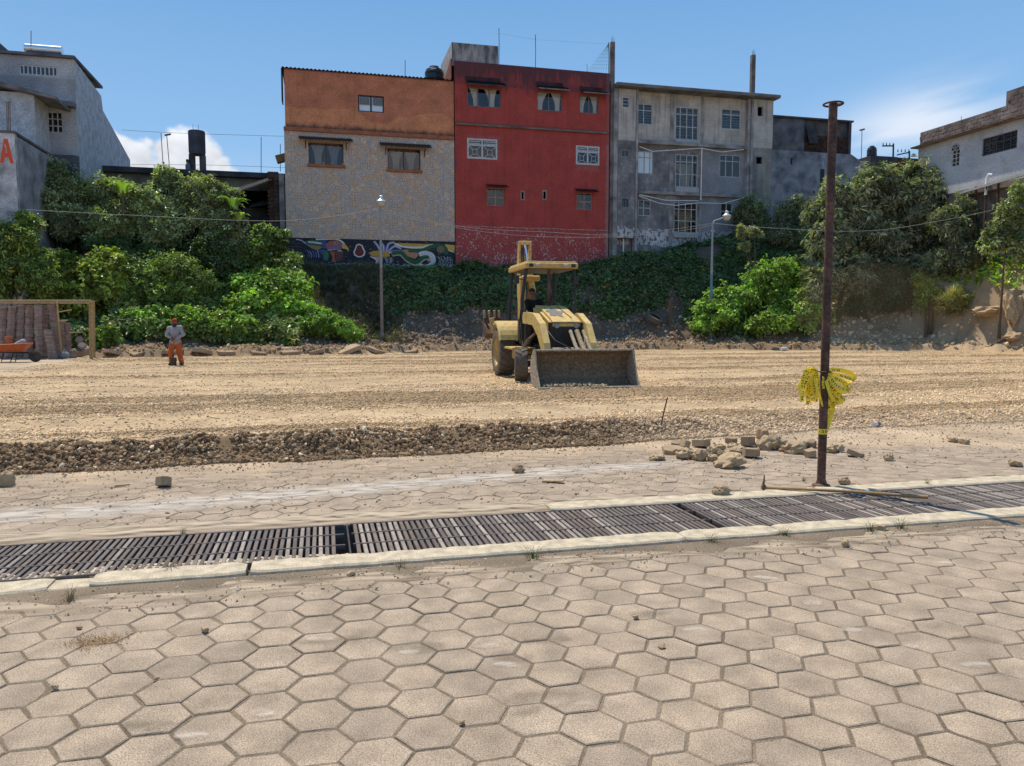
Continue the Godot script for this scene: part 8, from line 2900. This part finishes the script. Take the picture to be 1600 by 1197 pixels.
	wm.col = L(1.2, 1.25, 1.3)
	wm.beam(w0, gp(881, 751, 0.045), 0.07, 0.018, 0.004)
	solo("wood_scrap", wm, mats.wood, w0, "pale scrap of wood lying on the far paving, centre", "wood")
	var w1 := hit(717, 546, 20.0)
	var w2m := MB.new(w1)
	w2m.col = L(1.2, 1.15, 1.1)
	w2m.beam(w1, wp(708, 526, w1.z - 0.25), 0.16, 0.04, 0.006)
	solo("plank", w2m, mats.wood, w1, "pale plank sticking out of the spoil left of the backhoe", "plank")
	var w3 := hit(1548, 545, 20.0)
	var w3m := MB.new(w3)
	w3m.col = L(0.8, 0.75, 0.7)
	w3m.beam(w3 + V3(0, 0.1, 0), hit(1585, 532, 20.0) + V3(0, 0.25, 0), 0.14, 0.12, 0.02)
	solo("log", w3m, mats.bark, w3, "weathered log lying on the right dirt slope", "log")
	var ps := hit(178, 780, 4.0)
	var pm2 := MB.new(ps)
	pm2.col = L(1, 0.9, 0.8)
	pm2.beam(gp(180, 759, 0.03), gp(203, 757, 0.03), 0.02, 0.015)
	solo("wood_stick", pm2, mats.wood, ps, "short stick lying left of the square stone block", "stick")
	# old tyre, bent hose, concrete block, dark post
	var ty := hit(1021, 502, 25.0)
	var tm := MB.new()
	tm.col = L(1.6, 1.5, 1.4)
	tyre(tm, 0.55, 0.28, 0.33, 18)
	var to := solo("old_tyre", tm, mats.tyre, ty + V3(0, 0.16, 0.1), "old tyre lying tilted on the bank left of the blue lamp", "tyre")
	to.rotation = V3(0.5, 0.2, PI / 2 - 0.25)
	var ho := hit(684, 526, 25.0)
	var hm2 := MB.new(ho)
	hm2.tube([ho, wp(686, 519, ho.z), wp(692, 515, ho.z), wp(702, 513.5, ho.z)], 0.018, 6)
	solo("hose", hm2, mats.wire, ho, "pale bent hose arching out of the spoil before the bank", "hose")
	var cb := wp(677, 440, -44.3)
	var cm := MB.new()
	cm.col = L(1.0, 0.92, 0.82)
	cm.bx(-0.42, -0.8, -0.4, 0.05, 0.28, 0.35, 0.03)
	cm.col = L(1.25, 1.15, 1.02)
	cm.bx(0.06, -0.8, -0.38, 0.45, 0.06, 0.36, 0.03)
	cm.bx(0.07, 0.07, -0.37, 0.44, 0.27, 0.35, 0.03)
	solo("concrete_block", cm, mats.concrete, cb, "pale cracked concrete block below the mural's right end", "concrete block")
	var dpb := hit(1047, 508, 25.0)
	var dm := MB.new(dpb)
	dm.tube([dpb - V3(0, 0.3, 0), dpb + V3(0.02, 1.45, 0)], 0.11, 8)
	solo("stump_post", dm, mats.bark, dpb, "dark upright stump between the old tyre and the blue lamp", "stump")

# ---------------------------------------------------------------- corner with stacked pavers
func build_corner():
	var zf := -33.6
	var pm := MB.new()
	var rad := 0.155
	var poly := PackedVector2Array()
	for k in 6: poly.append(Vector2(cos(TAU * k / 6), sin(TAU * k / 6)) * rad)
	pm.col = L(1, 1, 1)
	pm.extrude(poly, 0.049, Transform3D(Basis(Vector3.RIGHT, Vector3.BACK, Vector3.UP), Vector3.ZERO))
	var poly2 := PackedVector2Array()
	for k in 6: poly2.append(Vector2(cos(TAU * k / 6), sin(TAU * k / 6)) * rad * 0.84)
	pm.extrude(poly2, 0.0625, Transform3D(Basis(Vector3.RIGHT, Vector3.BACK, Vector3.UP), Vector3.ZERO))
	var proto := pm.mesh()
	var tones := []
	for k in 4: tones.append(surf("stack_paver_%d" % k, [L(0.66, 0.48, 0.41), L(0.56, 0.40, 0.345), L(0.74, 0.55, 0.47), L(0.62, 0.43, 0.36)][k], "speck", 2.0, "blotch", 0.6, 0.2, 0.95))
	# [bottom x, bottom y, top x, top y] in photograph pixels, depth offset, words
	var ST := [[3, 548, 6, 476, 0.0, "in the stack at the left frame edge"], [13, 546, 20, 476, 0.1, "in the leftmost leaning stack behind the wheelbarrow"], [29, 548, 34, 475, 0.0, "in the second leaning stack behind the wheelbarrow"], [44, 548, 47, 475, 0.1, "in the third leaning stack, right of the wheelbarrow's load"], [62, 558, 60, 475, 0.35, "in the straight tall stack just right of the wheelbarrow"], [70, 552, 68, 475, -0.35, "in the half hidden stack behind the tall straight one"], [93, 554, 79, 471, 0.15, "in the tall stack leaning left against the frame post"], [83, 555, 74, 512, 0.75, "in the shorter stack in front of the leaning one"], [97, 548, 95, 500, -0.5, "in the stack behind the frame's slanting post"], [105, 544, 104, 501, -0.6, "in the last tall stack right of the slanting post"], [113, 545, 114, 525, 0.1, "in the low stack inside the timber frame"], [78, 562, 78, 555, 1.0, "in the low pile on the ground before the stacks"]]
	var count := 0
	for s in ST:
		var z: float = zf + s[4]
		var a := wp(s[0], s[1], z)
		var b := wp(s[2], s[3], z)
		a.y = 0.24 + 0.03
		var n := int((b.y - a.y) / 0.063)
		for k in n:
			if count >= 298: break
			count += 1
			var o := MeshInstance3D.new()
			o.name = numbered("stacked_paver", self)
			o.mesh = proto
			o.material_override = tones[rng.randi() % 4]
			add_child(o, true)
			o.position = a.lerp(b, float(k) / maxf(n, 1)) + V3(rng.randf_range(-0.018, 0.018), 0, rng.randf_range(-0.02, 0.02))
			o.position.y = a.y + k * 0.0632
			o.rotation.y = rng.randf_range(-0.16, 0.16) + PI / 6
			tag(o, ("topmost brown hexagonal paver " if k == n - 1 else "lowest brown hexagonal paver " if k == 0 else "brown hexagonal paver ") + s[5], "paver", "stacked pavers " + s[5])
	for q in [[128, 540, 0.9, "tipped against the pile under the frame", 0.0], [134, 544, 0.4, "lying crooked inside the frame's right corner", 0.0], [124, 531, 1.1, "standing on edge inside the frame", -0.3]]:
		var o := MeshInstance3D.new()
		o.name = numbered("stacked_paver", self)
		o.mesh = proto
		o.material_override = tones[1]
		add_child(o, true)
		o.position = wp(q[0], q[1], zf + q[4])
		o.rotation = V3(q[2], 0.5, 0.3)
		tag(o, "brown hexagonal paver " + q[3], "paver", "fallen pavers in the timber frame")
	# timber frame
	var z0 := zf + 0.25
	var base := wp(120, 546, z0)
	base.y = 0.24
	var t := thing("timber_frame", "pale timber frame standing round the stacked pavers", "timber frame", base)
	var bar := func(called: String, p0: Vector3, p1: Vector3, w: float, c: Color):
		var mb := MB.new(base)
		mb.col = c
		mb.beam(p0, p1, w, w, 0.008)
		part(called, mb, mats.wood, t)
	var pale := L(1.1, 1.05, 0.95)
	bar.call("beam", wp(-40, 470, z0), wp(141, 470, z0), 0.08, pale)
	bar.call("beam", wp(-40, 473.5, z0 + 0.1), wp(142, 473.5, z0 + 0.1), 0.07, L(0.8, 0.68, 0.55))
	for q in [[141, 0.0, 0.085], [147, -0.7, 0.07], [144, 0.1, 0.05]]:
		var p0 := wp(q[0], 548, z0 + q[1])
		p0.y = 0.2
		bar.call("post", p0, wp(q[0] - 0.5, 471, z0 + q[1]), q[2], L(0.95, 0.85, 0.65))
	bar.call("beam", wp(141, 470.5, z0 + 0.02), wp(147, 472, z0 - 0.7), 0.07, pale)
	var p1 := wp(96, 552, z0 + 0.15)
	p1.y = 0.2
	bar.call("post", p1, wp(89, 471, z0 + 0.15), 0.06, L(1.0, 0.88, 0.62))
	bar.call("brace", wp(88, 488, z0 - 0.05), wp(112, 484, z0 - 0.2), 0.045, L(1.4, 1.4, 1.4))
	bar.call("brace", wp(92, 501, z0 - 0.1), wp(106, 500.5, z0 - 0.1), 0.05, L(1.5, 1.45, 1.4))
	bar.call("brace", wp(107, 520, z0 - 0.4), wp(130, 519, z0 - 0.4), 0.03, L(1.2, 1.1, 1.0))
	# bag by the frame
	var bgp := wp(101, 553, z0 + 0.3)
	bgp.y = 0.24
	var bm := MB.new()
	bm.col = L(0.42, 0.48, 0.5)
	body(bm, [[V3(-0.05, 0.12, 0), V3(0.06, 0.13, 0), 0.13, 0.12], [V3(0, 0.2, 0), V3(0.01, 0.36, 0), 0.09, 0.03]], 0.02, 0.06)
	solo("plastic_bag", bm, mats.cloth, bgp, "crumpled pale blue grey plastic bag by the slanting frame post", "bag")
	# wheelbarrow
	var wb := gp(24, 566, 0.24)
	var k := mpp(wb)
	var w := thing("wheelbarrow", "orange wheelbarrow at the left edge before the paver stacks", "wheelbarrow", wb, 0.0)
	var tr := MB.new()
	tr.col = L(0.66, 0.13, 0.03)
	var rim_ := [V3(-0.62, 0.60, -0.33), V3(0.50, 0.66, -0.30), V3(0.50, 0.66, 0.30), V3(-0.62, 0.60, 0.33)]
	var bot := [V3(-0.42, 0.37, -0.2), V3(0.26, 0.37, -0.18), V3(0.26, 0.37, 0.18), V3(-0.42, 0.37, 0.2)]
	for i in 4:
		var j := (i + 1) % 4
		tr.quad(rim_[i], rim_[j], bot[j], bot[i], (rim_[i] + rim_[j]) * V3(1, 0, 1))
		tr.tube([rim_[i], rim_[j]], 0.018, 6)
	tr.quad(bot[0], bot[1], bot[2], bot[3], Vector3.DOWN)
	part("tray", tr, mats.paint, w)
	var fr := MB.new()
	for s in [-1.0, 1.0]:
		fr.tube([V3(-1.15, 0.62, s * 0.28), V3(-0.5, 0.36, s * 0.22), V3(0.4, 0.33, s * 0.12), V3(0.62, 0.20, s * 0.07)], 0.02, 6)
		fr.tube([V3(-0.42, 0.35, s * 0.2), V3(-0.52, 0.0, s * 0.23), V3(-0.40, 0.0, s * 0.23)], 0.017, 6)
		fr.tube([V3(0.02, 0.35, s * 0.18), V3(-0.08, 0.0, s * 0.23), V3(-0.40, 0.0, s * 0.23)], 0.017, 6)
	fr.tube([V3(-0.46, 0.2, -0.22), V3(-0.46, 0.2, 0.22)], 0.014, 6)
	part("frame", fr, mats.black_metal, w)
	var wm := MB.new()
	wm.col = L(0.5, 0.5, 0.5)
	var wbz := Basis(Vector3.RIGHT, Vector3.BACK, Vector3.DOWN)
	wm.lathe([Vector2(0.09, -0.04), Vector2(0.17, -0.05), Vector2(0.20, -0.03), Vector2(0.20, 0.03), Vector2(0.17, 0.05), Vector2(0.09, 0.04)], 20, Transform3D(wbz, V3(0.64, 0.20, 0)))
	var wo := part("wheel", wm, mats.tyre, w)
	var rm := MB.new()
	rm.col = L(0.5, 0.5, 0.5)
	rm.lathe([Vector2(0, -0.05), Vector2(0.03, -0.05), Vector2(0.05, -0.02), Vector2(0.09, -0.03), Vector2(0.09, 0.03), Vector2(0.05, 0.02), Vector2(0.03, 0.05), Vector2(0, 0.05)], 14, Transform3D(wbz, V3(0.64, 0.20, 0)))
	part("rim", rm, mats.dusty_steel, wo)
	var sk := MB.new()
	sk.col = L(0.7, 0.72, 0.72)
	body(sk, [[V3(0.05, 0.60, 0), V3(0.28, 0.72, 0.02), 0.09, 0.10], [V3(0.2, 0.62, 0), V3(0.3, 0.60, 0), 0.1, 0.08]], 0.02, 0.05)
	solo("cement_bag", sk, mats.cloth, wb, "pale grey sack lying in the orange wheelbarrow", "sack")
	var cu := MB.new()
	cu.col = L(0.66, 0.16, 0.05)
	cu.lathe([Vector2(0, 0), Vector2(0.10, 0), Vector2(0.13, 0.24), Vector2(0.12, 0.24), Vector2(0.09, 0.02), Vector2(0, 0.02)], 14)
	solo("bucket", cu, mats.paint, wb + V3(-0.16, 0.66, 0.03), "small orange bucket standing in the wheelbarrow's load", "bucket")

func build_haze():
	# dust still hanging under the large tree where the machine has been
	var f := FogVolume.new()
	f.name = "dust_cloud"
	f.shape = RenderingServer.FOG_VOLUME_SHAPE_ELLIPSOID
	f.size = V3(10.0, 4.6, 4.5)
	f.position = wp(1372, 480, -34.5)
	var m := FogMaterial.new()
	m.density = 0.024
	m.albedo = Color(0.86, 0.76, 0.62)
	f.material = m
	add_child(f, true)
	tag(f, "thin brown dust hanging in the air under the large tree", "dust")
func _ready():
	rng.seed = 4242
	var cam := Camera3D.new()
	cam.name = "camera"
	cam.position = EYE
	cam.rotation = Vector3(-PITCH, -YAW, 0)
	cam.fov = 2.0 * rad_to_deg(atan(598.5 / 1200.0))
	cam.near = 0.05; cam.far = 2000.0
	add_child(cam)
	cam.current = true
	var env := Environment.new()
	env.background_mode = Environment.BG_SKY
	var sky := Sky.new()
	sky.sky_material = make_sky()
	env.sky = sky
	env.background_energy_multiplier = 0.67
	env.tonemap_mode = Environment.TONE_MAPPER_LINEAR
	env.tonemap_exposure = 1.55
	env.volumetric_fog_enabled = true; env.volumetric_fog_density = 0.0
	env.sdfgi_enabled = true; env.ssao_enabled = true; env.ssil_enabled = true
	var we := WorldEnvironment.new()
	we.name = "world"
	we.environment = env
	add_child(we)
	var sun := DirectionalLight3D.new()
	sun.name = "sun"
	sun.light_energy = 1.08
	sun.light_color = Color(1.0, 0.95, 0.87)
	sun.light_angular_distance = 0.5
	sun.shadow_enabled = true
	sun.position = Vector3(0, 60, -40)
	add_child(sun)
	sun.look_at(sun.position + Vector3(0.156, -0.906, 0.393), Vector3.UP)
	make_materials()
	build_ground()
	build_street()
	build_orange_house()
	build_red_house()
	build_water_tank()
	build_gray_house()
	build_dark_block()
	build_right_house()
	build_far_roofs()
	build_left_houses()
	build_plants()
	build_lamps()
	build_backhoe()
	build_worker()
	build_corner()
	build_pole()
	build_stones()
	build_haze()
